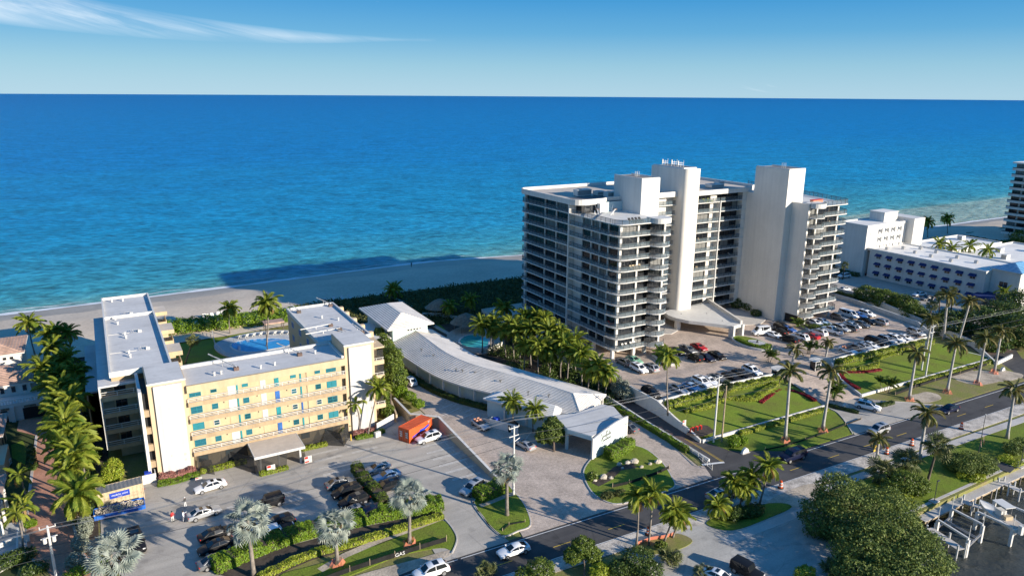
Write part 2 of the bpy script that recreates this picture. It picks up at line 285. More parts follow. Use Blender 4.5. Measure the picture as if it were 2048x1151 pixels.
# ------------------------------------------------------------------ mesh helpers
class MB:
    def __init__(s): s.v = []; s.f = []; s.m = []
    def add(s, vs, fs, mi=0):
        o = len(s.v); s.v += [tuple(p) for p in vs]; s.f += [tuple(i+o for i in f) for f in fs]; s.m += [mi]*len(fs); return s
    def box(s, x0, x1, y0, y1, z0, z1, mi=0):
        return s.add([(x0, y0, z0), (x1, y0, z0), (x1, y1, z0), (x0, y1, z0), (x0, y0, z1), (x1, y0, z1), (x1, y1, z1), (x0, y1, z1)],
                     [(0, 3, 2, 1), (4, 5, 6, 7), (0, 1, 5, 4), (1, 2, 6, 5), (2, 3, 7, 6), (3, 0, 4, 7)], mi)
    def prism(s, poly, z0, z1, mi=0, mtop=None, bottom=True):
        n = len(poly)
        if area2(poly) < 0: poly = poly[::-1]
        za = z0 if hasattr(z0, '__len__') else [z0]*n
        zb = z1 if hasattr(z1, '__len__') else [z1]*n
        vs = [(p[0], p[1], za[i]) for i, p in enumerate(poly)]+[(p[0], p[1], zb[i]) for i, p in enumerate(poly)]
        s.add(vs, [(i, (i+1) % n, n+(i+1) % n, n+i) for i in range(n)], mi)
        s.add(vs[n:], [tuple(range(n))], mi if mtop is None else mtop)
        if bottom: s.add(vs[:n], [tuple(range(n))[::-1]], mi)
        return s
    def bar(s, a, b, r, mi=0, up=(0, 0, 1), h=None):
        a, b = Vector(a), Vector(b); d = (b-a)
        if d.length < 1e-6: return s
        d.normalize(); u = Vector(up)
        if abs(d.dot(u)) > .95: u = Vector((1, 0, 0))
        x = d.cross(u).normalized()*r; y = x.cross(d).normalized()*(h or r)
        return s.add([a-x-y, a+x-y, a+x+y, a-x+y, b-x-y, b+x-y, b+x+y, b-x+y],
                     [(0, 3, 2, 1), (4, 5, 6, 7), (0, 1, 5, 4), (1, 2, 6, 5), (2, 3, 7, 6), (3, 0, 4, 7)], mi)
    def tube(s, pts, rad, n=8, mi=0, cap=True):
        pts = [Vector(p) for p in pts]; rs = rad if hasattr(rad, '__len__') else [rad]*len(pts); rings = []
        for i, p in enumerate(pts):
            d = (pts[min(i+1, len(pts)-1)]-pts[max(i-1, 0)]).normalized()
            u = Vector((1, 0, 0)) if abs(d.z) > .9 else Vector((0, 0, 1))
            x = d.cross(u).normalized(); y = d.cross(x)
            rings.append([p+(x*math.cos(2*PI*k/n)+y*math.sin(2*PI*k/n))*rs[i] for k in range(n)])
        vs = [q for r in rings for q in r]; fs = []
        for i in range(len(rings)-1):
            for k in range(n): fs.append((i*n+k, i*n+(k+1) % n, (i+1)*n+(k+1) % n, (i+1)*n+k))
        if cap: fs.append(tuple(range(n))[::-1]); fs.append(tuple((len(rings)-1)*n+k for k in range(n)))
        return s.add(vs, fs, mi)
    def quad(s, a, b, c, d, mi=0): return s.add([a, b, c, d], [(0, 1, 2, 3)], mi)
    def build(s, name, mats, parent=None, smooth=False, angle=None):
        me = bpy.data.meshes.new(name); me.from_pydata(s.v, [], s.f)
        for k in (mats if isinstance(mats, (list, tuple)) else [mats]): me.materials.append(M[k] if isinstance(k, str) else k)
        if len(me.materials) > 1: me.polygons.foreach_set('material_index', s.m)
        if smooth:
            me.polygons.foreach_set('use_smooth', [True]*len(me.polygons)); me.set_sharp_from_angle(angle=math.radians(angle or 40))
        me.update()
        return link(name, me, parent)
def area2(p): return sum(p[i][0]*p[(i+1) % len(p)][1]-p[(i+1) % len(p)][0]*p[i][1] for i in range(len(p)))
def link(name, data, parent=None):
    o = bpy.data.objects.new(name, data); C.objects.link(o)
    if parent is not None:
        o.parent = parent
        if parent.type == 'EMPTY': o.matrix_parent_inverse = Matrix.Translation(-parent.location)
    return o
def tag(o, label=None, cat=None, group=None, kind=None):
    if label: o['label'] = label
    if cat: o['category'] = cat
    if group: o['group'] = group
    if kind: o['kind'] = kind
    return o
def thing(name, label, cat, loc=(0, 0, 0), group=None, rz=0):
    """an Empty at the thing's base; parts are built in site coordinates"""
    o = bpy.data.objects.new(name, None); C.objects.link(o); o.location = loc; o.rotation_euler.z = rz; o.empty_display_size = .3
    return tag(o, label, cat, group)
def proto(name):
    """a thing built round the origin, to be copied"""
    o = bpy.data.objects.new(name, None); C.objects.link(o); o.empty_display_size = .3; PROTO.add(o); return o
PROTO = set()
def part(name, data, parent, loc=(0, 0, 0), rot=(0, 0, 0), sc=1.0):
    o = bpy.data.objects.new(name, data); C.objects.link(o); o.parent = parent; o.location = loc; o.rotation_euler = rot
    o.scale = (sc, sc, sc) if not hasattr(sc, '__len__') else sc
    return o
KIDS = {}
def kids(o):
    if o not in KIDS:
        m = {}
        for q in bpy.data.objects:
            if q.parent: m.setdefault(q.parent, []).append(q)
        KIDS.update(m); KIDS.setdefault(o, m.get(o, []))
    return KIDS[o]
def dup(src, loc, rz=0, sc=1.0, label=None, cat=None, group=None, paint=None, swap=None, tilt=(0, 0)):
    """copy a thing with its parts and sub-parts"""
    def cp(o, par):
        c = o.copy(); C.objects.link(c); c.parent = par
        if paint is not None and c.type == 'MESH':
            for sl in c.material_slots:
                if sl.material is not None and sl.material.name == 'paint_base': sl.link = 'OBJECT'; sl.material = paint
        if swap is not None and c.type == 'MESH':
            for sl in c.material_slots:
                if sl.material is not None and sl.material.name in swap: k = swap[sl.material.name]; sl.link = 'OBJECT'; sl.material = M[k]
        for q in kids(o): cp(q, c)
        return c
    r = cp(src, None); r.location = loc; r.rotation_euler = (tilt[0], tilt[1], rz)
    r.scale = (sc, sc, sc) if not hasattr(sc, '__len__') else sc
    return tag(r, label, cat, group)
def drop_protos():
    for r in list(PROTO):
        st = [r]
        while st:
            q = st.pop(); st += kids(q); bpy.data.objects.remove(q)
def arc(cx, cy, r, a0, a1, n):
    return [(cx+r*math.cos(math.radians(a0+(a1-a0)*i/n)), cy+r*math.sin(math.radians(a0+(a1-a0)*i/n))) for i in range(n+1)]
def smoothline(pts, n=8):
    """Catmull-Rom through points"""
    pts = [Vector(p) for p in pts]; out = []
    for i in range(len(pts)-1):
        a, b, c, d = pts[max(i-1, 0)], pts[i], pts[i+1], pts[min(i+2, len(pts)-1)]
        for k in range(n):
            t = k/n
            out.append(.5*((2*b)+(c-a)*t+(2*a-5*b+4*c-d)*t*t+(3*b-a-3*c+d)*t**3))
    out.append(pts[-1]); return [tuple(p) for p in out]
def smoothloop(pts, n=6):
    k = len(pts); pp = [Vector(p) for p in pts]; out = []
    for i in range(k):
        a, b, c, d = pp[i-1], pp[i], pp[(i+1) % k], pp[(i+2) % k]
        for j in range(n):
            t = j/n; out.append(tuple(.5*((2*b)+(c-a)*t+(2*a-5*b+4*c-d)*t*t+(3*b-a-3*c+d)*t**3)))
    return out
def sheet(name, pts, z, m, kind='structure', h=.06):
    """a ground surface: thin slab with its top at z (z may vary per corner)"""
    b = MB(); n = len(pts); zs = list(z) if hasattr(z, '__len__') else [z]*n
    b.prism([tuple(p[:2]) for p in pts] if area2(pts) > 0 else [tuple(p[:2]) for p in pts][::-1],
            [q-h for q in (zs if area2(pts) > 0 else zs[::-1])], zs if area2(pts) > 0 else zs[::-1])
    o = b.build(name, m); o['kind'] = kind; return o
def px(pts, z=0.0): return [P(a, b, z) for a, b in pts]
def npmesh(name, V, F, mats, smooth=False):
    """V (n,3), F (k,4 or 3)"""
    me = bpy.data.meshes.new(name); n, (k, w) = len(V), F.shape
    me.vertices.add(n); me.vertices.foreach_set('co', V.astype(np.float32).ravel())
    me.loops.add(k*w); me.loops.foreach_set('vertex_index', F.astype(np.int32).ravel())
    me.polygons.add(k); me.polygons.foreach_set('loop_start', np.arange(0, k*w, w, dtype=np.int32)); me.polygons.foreach_set('loop_total', np.full(k, w, dtype=np.int32))
    me.materials.append(M[mats]); me.update(calc_edges=True); me.validate()
    return me
def leafquads(pts, nrm, size, jit=.7, asp=.55):
    """one leaf-shaped quad at each point, facing roughly along nrm"""
    n = len(pts); nn = nrm+RNG.normal(0, jit, (n, 3)); nn /= np.linalg.norm(nn, axis=1, keepdims=True)+1e-9
    t = np.cross(nn, RNG.normal(0, 1, (n, 3))); t /= np.linalg.norm(t, axis=1, keepdims=True)+1e-9
    b = np.cross(nn, t); s = (size*RNG.uniform(.6, 1.35, n))[:, None]
    V = np.stack([pts-t*s, pts+b*s*asp+nn*s*.12, pts+t*s, pts-b*s*asp+nn*s*.12], 1).reshape(-1, 3)
    return V, np.arange(n*4).reshape(-1, 4)
def blob_points(ells, n, inner=.55):
    """points through the outer shell of a union of ellipsoids (cx,cy,cz,rx,ry,rz)"""
    E = np.array(ells, float); wgt = (E[:, 3]*E[:, 4]*E[:, 5])**(2/3); wgt /= wgt.sum()
    k = RNG.choice(len(E), n*2, p=wgt); d = RNG.normal(0, 1, (n*2, 3)); d /= np.linalg.norm(d, axis=1, keepdims=True)
    r = RNG.uniform(inner, 1.0, n*2)**.6
    lump = 1+.13*np.sin(d[:, 0]*7+k)*np.sin(d[:, 1]*6+k*2.1)+.09*np.sin(d[:, 2]*9+d[:, 0]*5+k)
    p = E[k, :3]+d*E[k, 3:]*(r*lump)[:, None]
    keep = np.ones(n*2, bool)
    for e in E:
        q = (p-e[:3])/e[3:]; keep &= (q**2).sum(1) > (inner*.9)**2
    p, d = p[keep][:n], d[keep][:n]
    return p, d*.7+np.array([0, 0, .5])
def shrub(name, label, ells, n, size, m, cat='shrub', group=None, core='leaf_dark', trunk=None, jit=.7, kind=None):
    base = (ells[0][0], ells[0][1], 0)
    t = thing(name, label, cat, base, group)
    p, d = blob_points(ells, n); p[:, 2] = np.maximum(p[:, 2], .05)
    V, F = leafquads(p, d, size, jit)
    o = link('foliage', npmesh('foliage', V, F, m), t)
    if trunk:
        b = MB()
        for a, q, r in trunk: b.tube([a, tuple((Vector(a)+Vector(q))/2+Vector((random.uniform(-.2, .2), random.uniform(-.2, .2), 0))), q], [r, r*.8, r*.5], 6)
        b.build('trunk', 'trunk_dark', t)
    return t
def hedge(name, label, path, w, h, z, n_per_m, size, m, group=None, cat='hedge', wob=.12):
    """clipped hedge along a path: leafy skin over a dark core"""
    pts = smoothline(path, 6) if len(path) > 2 else [path[0], path[1]]
    t = thing(name, label, cat, (pts[0][0], pts[0][1], z if not hasattr(z, '__len__') else z[0]), group)
    A = np.array([(p[0], p[1]) for p in pts]); seg = np.diff(A, axis=0); L = np.linalg.norm(seg, axis=1); tot = L.sum()
    n = int(tot*n_per_m); s = RNG.uniform(0, tot, n); cum = np.concatenate([[0], np.cumsum(L)])
    i = np.clip(np.searchsorted(cum, s)-1, 0, len(L)-1); f = (s-cum[i])/L[i]
    c = A[i]+seg[i]*f[:, None]; dr = seg[i]/L[i][:, None]; nr = np.stack([-dr[:, 1], dr[:, 0]], 1)
    peri = 2*h+w; q = RNG.uniform(0, peri, n); wv = 1+wob*np.sin(s*1.7)+wob*.7*np.sin(s*4.3+1)
    side = np.where(q < h, -1, np.where(q > h+w, 1, 0)); off = np.where(side == 0, q-h-w/2, side*w/2)
    zz = np.where(side == -1, q, np.where(side == 1, q-h-w, h))*wv
    ce = RNG.uniform(0, 1, n) < min(.3, (w*h)/(tot*peri)*2.2)
    sgn = np.where(RNG.uniform(0, 1, n) < .5, 0, 1); c[ce] = np.where(sgn[ce][:, None] == 0, A[0]-seg[0]/L[0]*.12, A[-1]+seg[-1]/L[-1]*.12)
    off[ce] = RNG.uniform(-w/2, w/2, ce.sum()); zz[ce] = RNG.uniform(0, h, ce.sum())
    nr[ce] = np.where(sgn[ce][:, None] == 0, np.array([-(seg[0]/L[0])[1], (seg[0]/L[0])[0]]), np.array([-(seg[-1]/L[-1])[1], (seg[-1]/L[-1])[0]]))
    off = off*(1-.10*(zz/h)**3)
    zb = z if not hasattr(z, '__len__') else z[0]+(z[1]-z[0])*s/tot
    pt = np.stack([c[:, 0]+nr[:, 0]*off, c[:, 1]+nr[:, 1]*off, zz+zb], 1)+RNG.normal(0, size*.30, (n, 3))
    side = np.where(ce, 0, side)
    nm = np.stack([nr[:, 0]*side, nr[:, 1]*side, (side == 0)*1.0+.3], 1)
    V, F = leafquads(pt, nm, size, .55)
    link('foliage', npmesh('foliage', V, F, m), t)
    b = MB(); k = w*.42; hh = h*.86
    for j in range(len(pts)-1):
        a, e = Vector(pts[j][:2]), Vector(pts[j+1][:2]); d = (e-a).normalized(); nv = Vector((-d.y, d.x))*k
        z0 = (z if not hasattr(z, '__len__') else z[0]+(z[1]-z[0])*j/len(pts)); a2_, e2_ = a-d*.02, e+d*.02
        b.prism([tuple(a2_-nv), tuple(e2_-nv), tuple(e2_+nv), tuple(a2_+nv)], z0, z0+hh+.003*(j % 5))
    b.build('dark_core', 'soil', t)
    return t
# ------------------------------------------------------------------ setting: sea, beach, ground, roads
ZW = -2.2
def struct(o, label=None): o['kind'] = 'structure'; return o
b = MB(); n = 160
b.add([(15000*math.cos(2*PI*i/n), 15000*math.sin(2*PI*i/n), ZW) for i in range(n)], [tuple(range(n))]); struct(b.build('sea', 'sea'))
b = MB(); b.add([(80, -400, ZW+.05), (2500, -400, ZW+.05), (2500, 60, ZW+.05), (80, 60, ZW+.05)], [(0, 1, 2, 3)]); struct(b.build('waterway', 'water_dark'))
SHORE = smoothline([(-900, 236), (-300, 242), (-27, 245), (21, 246), (58, 247.5), (90, 249), (112, 248.6), (142, 243), (200, 231), (262, 217), (333, 204), (430, 201), (700, 196), (2500, 190)], 10)
DUNE = [(-900, 200), (-300, 202), (-27, 202), (12, 202.5), (25, 202.5), (53, 204.5), (72, 204.5), (83, 203.5), (113, 203), (142, 199), (200, 190), (262, 180), (333, 172), (430, 168), (700, 165), (2500, 160)]
def along(line, u):
    for i in range(len(line)-1):
        if line[i][0] <= u <= line[i+1][0]:
            t = (u-line[i][0])/(line[i+1][0]-line[i][0]); return line[i][1]+t*(line[i+1][1]-line[i][1])
    return line[-1][1]
us = [-900, -500, -300]+list(np.arange(-200, 480, 3.0))+[520, 700, 1200, 2500]
prof = [(-.35, .25), (0, .25), (.12, .5), (.22, .15), (.35, .28), (.55, -.5), (.72, -.95), (.86, -1.5), (1.0, ZW), (1.12, -2.9), (1.6, -5)]
V = []; F = []
for i, u in enumerate(us):
    a, s = along(DUNE, u), along(SHORE, u)
    for t, z in prof:
        V.append((u, a+(s-a)*t, z+(.16*math.sin(u*.21+t*9)+.10*math.sin(u*.53+t*20) if 0 < t < .9 else 0)))
k = len(prof)
for i in range(len(us)-1):
    for j in range(k-1): F.append((i*k+j, (i+1)*k+j, (i+1)*k+j+1, i*k+j+1))
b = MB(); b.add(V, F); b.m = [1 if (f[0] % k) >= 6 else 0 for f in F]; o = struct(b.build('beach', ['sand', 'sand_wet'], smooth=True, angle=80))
# wet sand and surf foam along the waterline
b = MB(); V = []; F = []
uw = np.arange(-200, 470, 1.5)
for i, u in enumerate(uw):
    s = along(SHORE, u); c = .5+1.1*abs(math.sin(u*.045))*abs(math.sin(u*.13+1))+.5*math.sin(u*.31)**2
    V += [(u, s-.75-.35*c, ZW+.16+.03), (u, s+.25+.25*c*math.sin(u*.9), ZW+.07), (u, s+.6+.6*c, ZW+.03)]
for i in range(len(uw)-1):
    F += [(3*i, 3*i+3, 3*i+4, 3*i+1), (3*i+1, 3*i+4, 3*i+5, 3*i+2)]
b.add(V, F); b.build('surf_foam', 'foam')['kind'] = 'stuff'
b = MB()
for r0, off, ln in [(-60, 2.2, 44), (-34, 4.4, 30), (-12, 1.9, 26), (16, 2.4, 20), (44, 1.8, 24), (84, 2.2, 30), (300, 2.5, 60), (0, 4.6, 26), (34, 6.2, 18), (70, 4.2, 30), (112, 5.4, 16), (-70, 6.0, 40), (-28, 3.4, 22), (300, 5, 40), (360, 8, 40), (140, 5, 25)]:
    V = []; F = []
    for i in range(14):
        u = r0+ln*i/13; s = along(SHORE, u)+off+.7*math.sin(i*.9+r0); w = .55*math.sin(PI*i/13)*(.5+.5*abs(math.sin(i*1.7+r0)))
        V += [(u, s-w*.5, ZW+.03), (u, s+w*.5, ZW+.03)]
    b.add(V, [(2*i, 2*i+2, 2*i+3, 2*i+1) for i in range(13)])
b.build('breaker_foam', 'foam')['kind'] = 'stuff'
gp = [(-900, -300), (83.5, -300), (83.5, 40), (90, 50), (100, 52.9), (400, 52.9), (2500, 45)]+[(u, v+1.5) for u, v in DUNE[::-1]]
sheet('ground', gp, -.06, 'grass_dry', h=3.0)
def rN(u): return 77.3-.0345*(u-28)
def rS(u): return 69.6-.0345*(u-54)
sheet('road', [(-300, rN(-300)), (-300, rS(-300)), (900, rS(900)), (900, rN(900))], .0, 'asphalt_new', h=.04)
def line(name, pts, w, z, m):
    b = MB(); V = []; F = []
    for i, p in enumerate(pts):
        a, c = Vector(pts[max(i-1, 0)][:2]), Vector(pts[min(i+1, len(pts)-1)][:2]); d = (c-a).normalized(); q = Vector((-d.y, d.x))*w/2
        zz = p[2] if len(p) > 2 else z
        V += [(p[0]-q.x, p[1]-q.y, zz), (p[0]+q.x, p[1]+q.y, zz)]
    b.add(V, [(2*i, 2*i+2, 2*i+3, 2*i+1) for i in range(len(pts)-1)]); return struct(b.build(name, m))
def wallrun(b, pts, w, z0, z1, mi=0, cap=None, capm=1):
    """an upright wall along a path; z0, z1 numbers or per point"""
    for i in range(len(pts)-1):
        a, c = Vector(pts[i][:2]), Vector(pts[i+1][:2]); d = (c-a).normalized(); q = Vector((-d.y, d.x))*w/2
        g = lambda z, j: z[j] if hasattr(z, '__len__') else z
        poly = [tuple(a-q), tuple(c-q), tuple(c+q), tuple(a+q)]
        b.prism(poly, [g(z0, i), g(z0, i+1), g(z0, i+1), g(z0, i)], [g(z1, i), g(z1, i+1), g(z1, i+1), g(z1, i)], mi)
        if cap:
            q2 = q*(1+cap/w); poly = [tuple(a-q2), tuple(c-q2), tuple(c+q2), tuple(a+q2)]
            b.prism(poly, [g(z1, i), g(z1, i+1), g(z1, i+1), g(z1, i)], [g(z1, i)+.08, g(z1, i+1)+.08, g(z1, i+1)+.08, g(z1, i)+.08], capm)
    return b
def kerb(pts, w=.16, h=.13, z=0.0, m='concrete'):
    o = wallrun(MB(), pts, w, z-.1, z+h).build('kerb', m); return struct(o)
line('edge_line', [(u, rN(u)-.65) for u in (-300, 36)], .13, .004, 'line_white')
line('edge_line', [(u, rN(u)-.65) for u in (36.5, 300)], .13, .004, 'line_white')
line('edge_line', [(u, rS(u)+.35) for u in (-300, 900)], .12, .004, 'line_white')
for i in range(-10, 24):
    u = 48.6+9.14*i; line('centre_dash', [(u, 72.4-.0345*(u-48.8)), (u+2.8, 72.4-.0345*(u+2.8-48.8))], .13, .004, 'line_yellow')
# --- car park of the yellow block
sheet('car_park', [(-5.0, 120), (-5.0, 101), (-2.5, 93), (-1.0, 86.2), (7, 86.2), (36, 88.0), (35, 85.5), (34, 80.5), (33.8, rN(35)-.2), (44, rN(44)-.2), (43.6, 80.0), (45.6, 87.5), (47.0, 90), (50.1, 92), (50.1, 113.5), (50.1, 122.5), (35, 120)], .006, 'asphalt_old', h=.05)
for i in range(9):                                                       # double bay lines by the retaining wall
    v = 95.2+i*2.55
    for dv in (0, .32): line('bay_line', [(44.3, v+dv), (49.3, v+dv)], .13, .012, 'line_faded')
    line('bay_line', [(44.3, v), (44.3, v+.32)], .13, .013, 'line_faded')
    tag(MB().box(48.5, 48.68, v+.75, v+2.1, .006, .12).build('wheel_stop', 'concrete'), 'low concrete wheel stop in the bays along the cream retaining wall', 'wheel stop', 'wheel stops by the retaining wall')
for i in range(10):
    v = 91.5+i*2.55
    for dv in (0, .32):
        if v > 93: line('bay_line', [(26.6, v+dv), (31.4, v+dv)], .13, .012, 'line_faded')
        if v > 96: line('bay_line', [(33.0, v+dv), (37.6, v+dv)], .13, .012, 'line_faded')
        if v < 106: line('bay_line', [(11.4, v+dv), (15.6, v+dv)], .13, .012, 'line_faded'); line('bay_line', [(17.6, v+dv), (21.8, v+dv)], .13, .012, 'line_faded')
# --- motel forecourt
mp_ = [(50.3, 150), (50.3, 93), (49.2, 90.2), (48.5, 88), (48, 84), (47, 80.5), (46.6, 78.4), (46.2, rN(46)-.2), (88, rN(80)-.2), (82.0, 79.5), (83.6, 90), (83.6, 104), (80, 104), (66, 122), (58, 140), (56, 150)]
sheet('forecourt', mp_, .012, 'paver', h=.05)
for a in [(52.6, 118.0), (53.6, 121.0), (54.4, 124.2), (55.0, 115.0), (56.2, 112.0)]:
    line('bay_line', [a, (a[0]+4.6, a[1]+1.6)], .11, .018, 'line_white')
line('bay_line', [(57.4, 117.4), (60.3, 118.6)], .11, .019, 'line_white'); line('bay_line', [(56.6, 121.2), (59.2, 122.0)], .11, .019, 'line_white')
for uu in (61.0, 64.2): line('bay_line', [(uu-2.2, 102.0), (uu+1.2, 104.8)], .11, .018, 'line_white')
# grass islands
isl = smoothloop(px([(947, 1004), (975, 975), (1002, 958), (1030, 985), (1052, 1015), (1061, 1050), (1035, 1062), (1008, 1072), (985, 1058), (965, 1032)]), 4)
sheet('verge', isl, .11, 'grass', h=.15); kerb(isl+[isl[0]], .18, .13)
line('garden_path', [P(960, 1012), P(985, 1003), P(1012, 992), P(1035, 985)], .9, .118, 'dirt')
isl = smoothloop(px([(1238, 889), (1285, 895), (1322, 922), (1344, 955), (1347, 975), (1300, 992), (1258, 1004), (1225, 1007), (1190, 990), (1171, 962), (1168, 940), (1184, 917), (1210, 903)]), 4)
sheet('verge', isl, .12, 'grass', h=.16); kerb(isl+[isl[0]], .18, .14)
# verge in front of the yellow block
sheet('verge', smoothloop(px([(560, 1151), (620, 1132), (700, 1108), (780, 1080), (850, 1050), (885, 1040), (905, 1060), (912, 1078), (905, 1100), (880, 1095), (800, 1110), (700, 1150), (620, 1175)]), 4), .05, 'grass', h=.1)
line('garden_path', [P(640, 1140), P(690, 1110), P(760, 1080), P(830, 1055), P(888, 1033)], 1.15, .058, 'dirt')
sheet('bare_verge', smoothloop(px([(640, 1175), (740, 1142), (830, 1118), (900, 1098), (905, 1106), (880, 1118), (820, 1140), (740, 1170)]), 3), .02, 'dirt', h=.08)
kerb(smoothline(px([(886, 1004), (884, 1028), (905, 1056), (914, 1078), (904, 1106)]), 5), .18, .13)
kerb(smoothline(px([(946, 1002), (958, 1025), (985, 1057), (1010, 1076)]), 5), .2, .13)
sheet('garden_bed', [P(430, 1147), P(560, 1095), P(700, 1058), P(885, 1020), P(886, 1040), P(720, 1092), P(620, 1120), P(520, 1165)], .02, 'soil', h=.05)
# garage ramp left of the tower, and the one far right
sheet('garage_ramp', [(85.0, 125), (85.0, 85.5), (89.2, 85.2), (89.4, 125)], .016, 'brick_brown', h=.05)
sheet('side_street', [(85.0, 85.5), (83.9, 81), (81.2, rN(81)-.3), (101, rN(101)-.3), (96, 77.6), (91.5, 80.0), (89.2, 85.2)], .018, 'asphalt_new', h=.05)
line('stop_bar', [(82.9, 79.4), (86.8, 78.2)], .5, .024, 'line_white'); line('edge_line', [(86.6, 78.4), (87.0, 88)], .12, .023, 'line_yellow'); line('edge_line', [(86.9, 78.4), (87.3, 88)], .08, .023, 'line_yellow')
sheet('side_street', [(176.5, 80.8), (183, 90), (190, 115), (196, 115), (194, 86), (186, 80), (190, rN(190)-.3), (172, rN(172)-.3)], .018, 'asphalt_new', h=.05)
sheet('drive_brick', [(180.5, 85.5), (183.5, 90.5), (191.5, 88.5), (189.5, 83.5)], .024, 'brick_brown', h=.05)
# tower podium deck
DK = 2.0
b = MB(); b.prism([(89.5, 98.4), (122.0, 97.4), (126, 101), (137.2, 101), (139.6, 97.0), (174.5, 95.7), (183.0, 103), (187.5, 127), (188, 172), (89.5, 172)], -.5, DK, 1, 0)
struct(b.build('podium', ['paver_deck', 'ivory']))
# paved entrance drive rising to the deck
b = MB(); ln_ = [(121.2, 84.6, .05), (122.2, 91, .9), (123.2, 97.4, 1.75), (126.2, 101.2, DK+.01)]; rn_ = [(131.6, 84.4, .05), (133.2, 91, .9), (136.2, 97.2, 1.75), (137.4, 101.2, DK+.01)]
V = ln_+rn_; b.add(V, [(i, i+4, i+5, i+1) for i in range(3)]); struct(b.build('entrance_drive', 'paver_deck'))
sheet('drive_apron', smoothline([(121.2, 84.8), (121.0, 82), (119.2, 79.0), (115.4, rN(116)-.3)], 5)+smoothline([(142.5, rN(142)-.3), (137.2, 78.3), (133.2, 81.5), (131.6, 84.6)], 5), .03, 'asphalt_old', h=.06)
kerb(smoothline([(121.2, 84.8), (121.0, 82), (119.2, 79.0), (115.4, rN(116)+.1)], 5)); kerb(smoothline([(131.6, 84.6), (133.2, 81.5), (137.2, 78.3), (142.5, rN(142)+.1)], 5))
# lawns, sloping up to the podium
def lawn(name, pts, m='grass', h=.3): return sheet(name, [p[:2] for p in pts], [p[2] for p in pts], m, h=h)
lawn('lawn', [(89.4, 85.9, .5), (120.4, 84.7, .5), (121.6, 90, .95), (122.4, 97.2, 1.55), (89.6, 98.2, 1.55)], 'grass')
lawn('lawn', [(132.4, 84.3, .5), (178.5, 83.1, .5), (177, 90, 1.0), (174.5, 95.6, 1.5), (139.6, 96.9, 1.55), (135.6, 92, 1.1)], 'grass')
sheet('verge', [(90.6, 80.9), (95.6, 78.2), (101, rN(101)+.15), (115.8, rN(116)+.15), (119.0, 79.4), (120.8, 82.2), (120.9, 84.5), (89.4, 85.6)], .05, 'grass', h=.1)
sheet('verge', [(131.8, 84.2), (133.6, 81.6), (137.6, 78.6), (143, rN(142)+.15), (172, rN(172)+.15), (178.4, 81.0), (178.6, 82.9)], .05, 'grass_dry', h=.1)
for c in [((1850, 795), 34, 10), ((1915, 745), 30, 11), ((1960, 755), 45, 14), ((2010, 752), 34, 10)]:
    (x0, y0), a, q = c
    sheet('bare_patch', smoothloop([P(x0+a*math.cos(t)*random.uniform(.8, 1.1)+8*math.sin(t), y0+q*math.sin(t)*random.uniform(.8, 1.1)-3*math.cos(t)) for t in [2*PI*i/10 for i in range(10)]], 4), .070+.004*(x0 % 7), 'dirt', h=.1)
# south side: gravel works strip, footpath, lots
sheet('works_strip', [(40, rS(40)+.2), (40, rS(40)-2.0), (60, rS(60)-2.5), (90, rS(90)-2.6), (150, rS(150)-2.6), (400, rS(400)-2.6), (400, rS(400)+.2)], .02, 'gravel', h=.06)
sheet('forelot', [(56, 66.9), (56, 40), (83, 40), (90, 56), (88, 62), (84, 66.2)], .012, 'concrete_lot', h=.05)
sheet('bare_patch', smoothloop([(83, 65.8), (88, 66.6), (93.5, 66.4), (94, 64.5), (89, 62.6), (84.5, 63.4)], 4), .03, 'dirt', h=.06)
sheet('footpath', [(94, 64.9), (94, 63.4), (120, 62.6), (160, 61.0), (400, 52.9), (400, 54.5), (160, 62.6), (120, 64.2)], .028, 'concrete', h=.06)
sheet('footpath', [(70, 61.0), (70, 62.6), (90, 62.2), (90, 60.6)], .03, 'concrete', h=.06)
sheet('verge', smoothloop([(71.0, 66.3), (76, 66.7), (83.5, 65.4), (85.5, 63.2), (80, 62.8), (73, 63.2)], 4), .10, 'grass', h=.14)
sheet('verge', smoothloop([(58.8, 67.2), (62.6, 66.9), (65.6, 66.4), (66.2, 64.0), (62.5, 63.6), (58, 65.2)], 4), .10, 'grass_dry', h=.14)
sheet('lawn', [(97, 62.8), (98, 53.95), (400, 53.95), (400, 53.2), (160, 60.9), (120, 62.5)], .035, 'grass', h=.08)
sheet('garden_path', px([(1978, 918), (1990, 915), (2030, 936), (2020, 945), (2005, 940)]), .05, 'asphalt_new', h=.05)
# courtyards and gardens
sheet('courtyard_lawn', [(8, 128), (31.8, 128), (31.8, 191), (8, 192)], .02, 'grass', h=.06)
pd = smoothloop(px([(428, 690), (470, 672), (540, 660), (600, 665), (606, 700), (520, 716), (455, 712)], .3), 5)
sheet('pool_deck', pd, .35, 'pooldeck', h=.4)
def pool(label, pts, z, m):
    t = thing('swimming_pool', label, 'pool', (pts[0][0], pts[0][1], z))
    b = MB(); b.prism(pts, z-.3, z+.02); b.build('water', m, t)
    cx = sum(p[0] for p in pts)/len(pts); cy = sum(p[1] for p in pts)/len(pts)
    b = MB(); q = pts+[pts[0]]; wallrun(b, [(cx+(a-cx)*1.035, cy+(c-cy)*1.035) for a, c in q], .45, z-.3, z+.05); b.build('coping', 'white', t)
    b = MB()
    for d in (0, .5):
        a = (pts[3][0]+d, pts[3][1], z); b.tube([(a[0], a[1]+.5, z), (a[0], a[1]+.5, z+.8), (a[0], a[1]-.1, z+.95), (a[0], a[1]-.4, z)], .03, 6)
    b.build('ladder', 'metal', t)
pool('kidney shaped blue pool in the courtyard of the yellow block', smoothloop(px([(463, 690), (478, 682), (530, 676), (574, 679), (577, 690), (540, 698), (505, 703), (475, 700)], .35), 5), .36, 'pool')
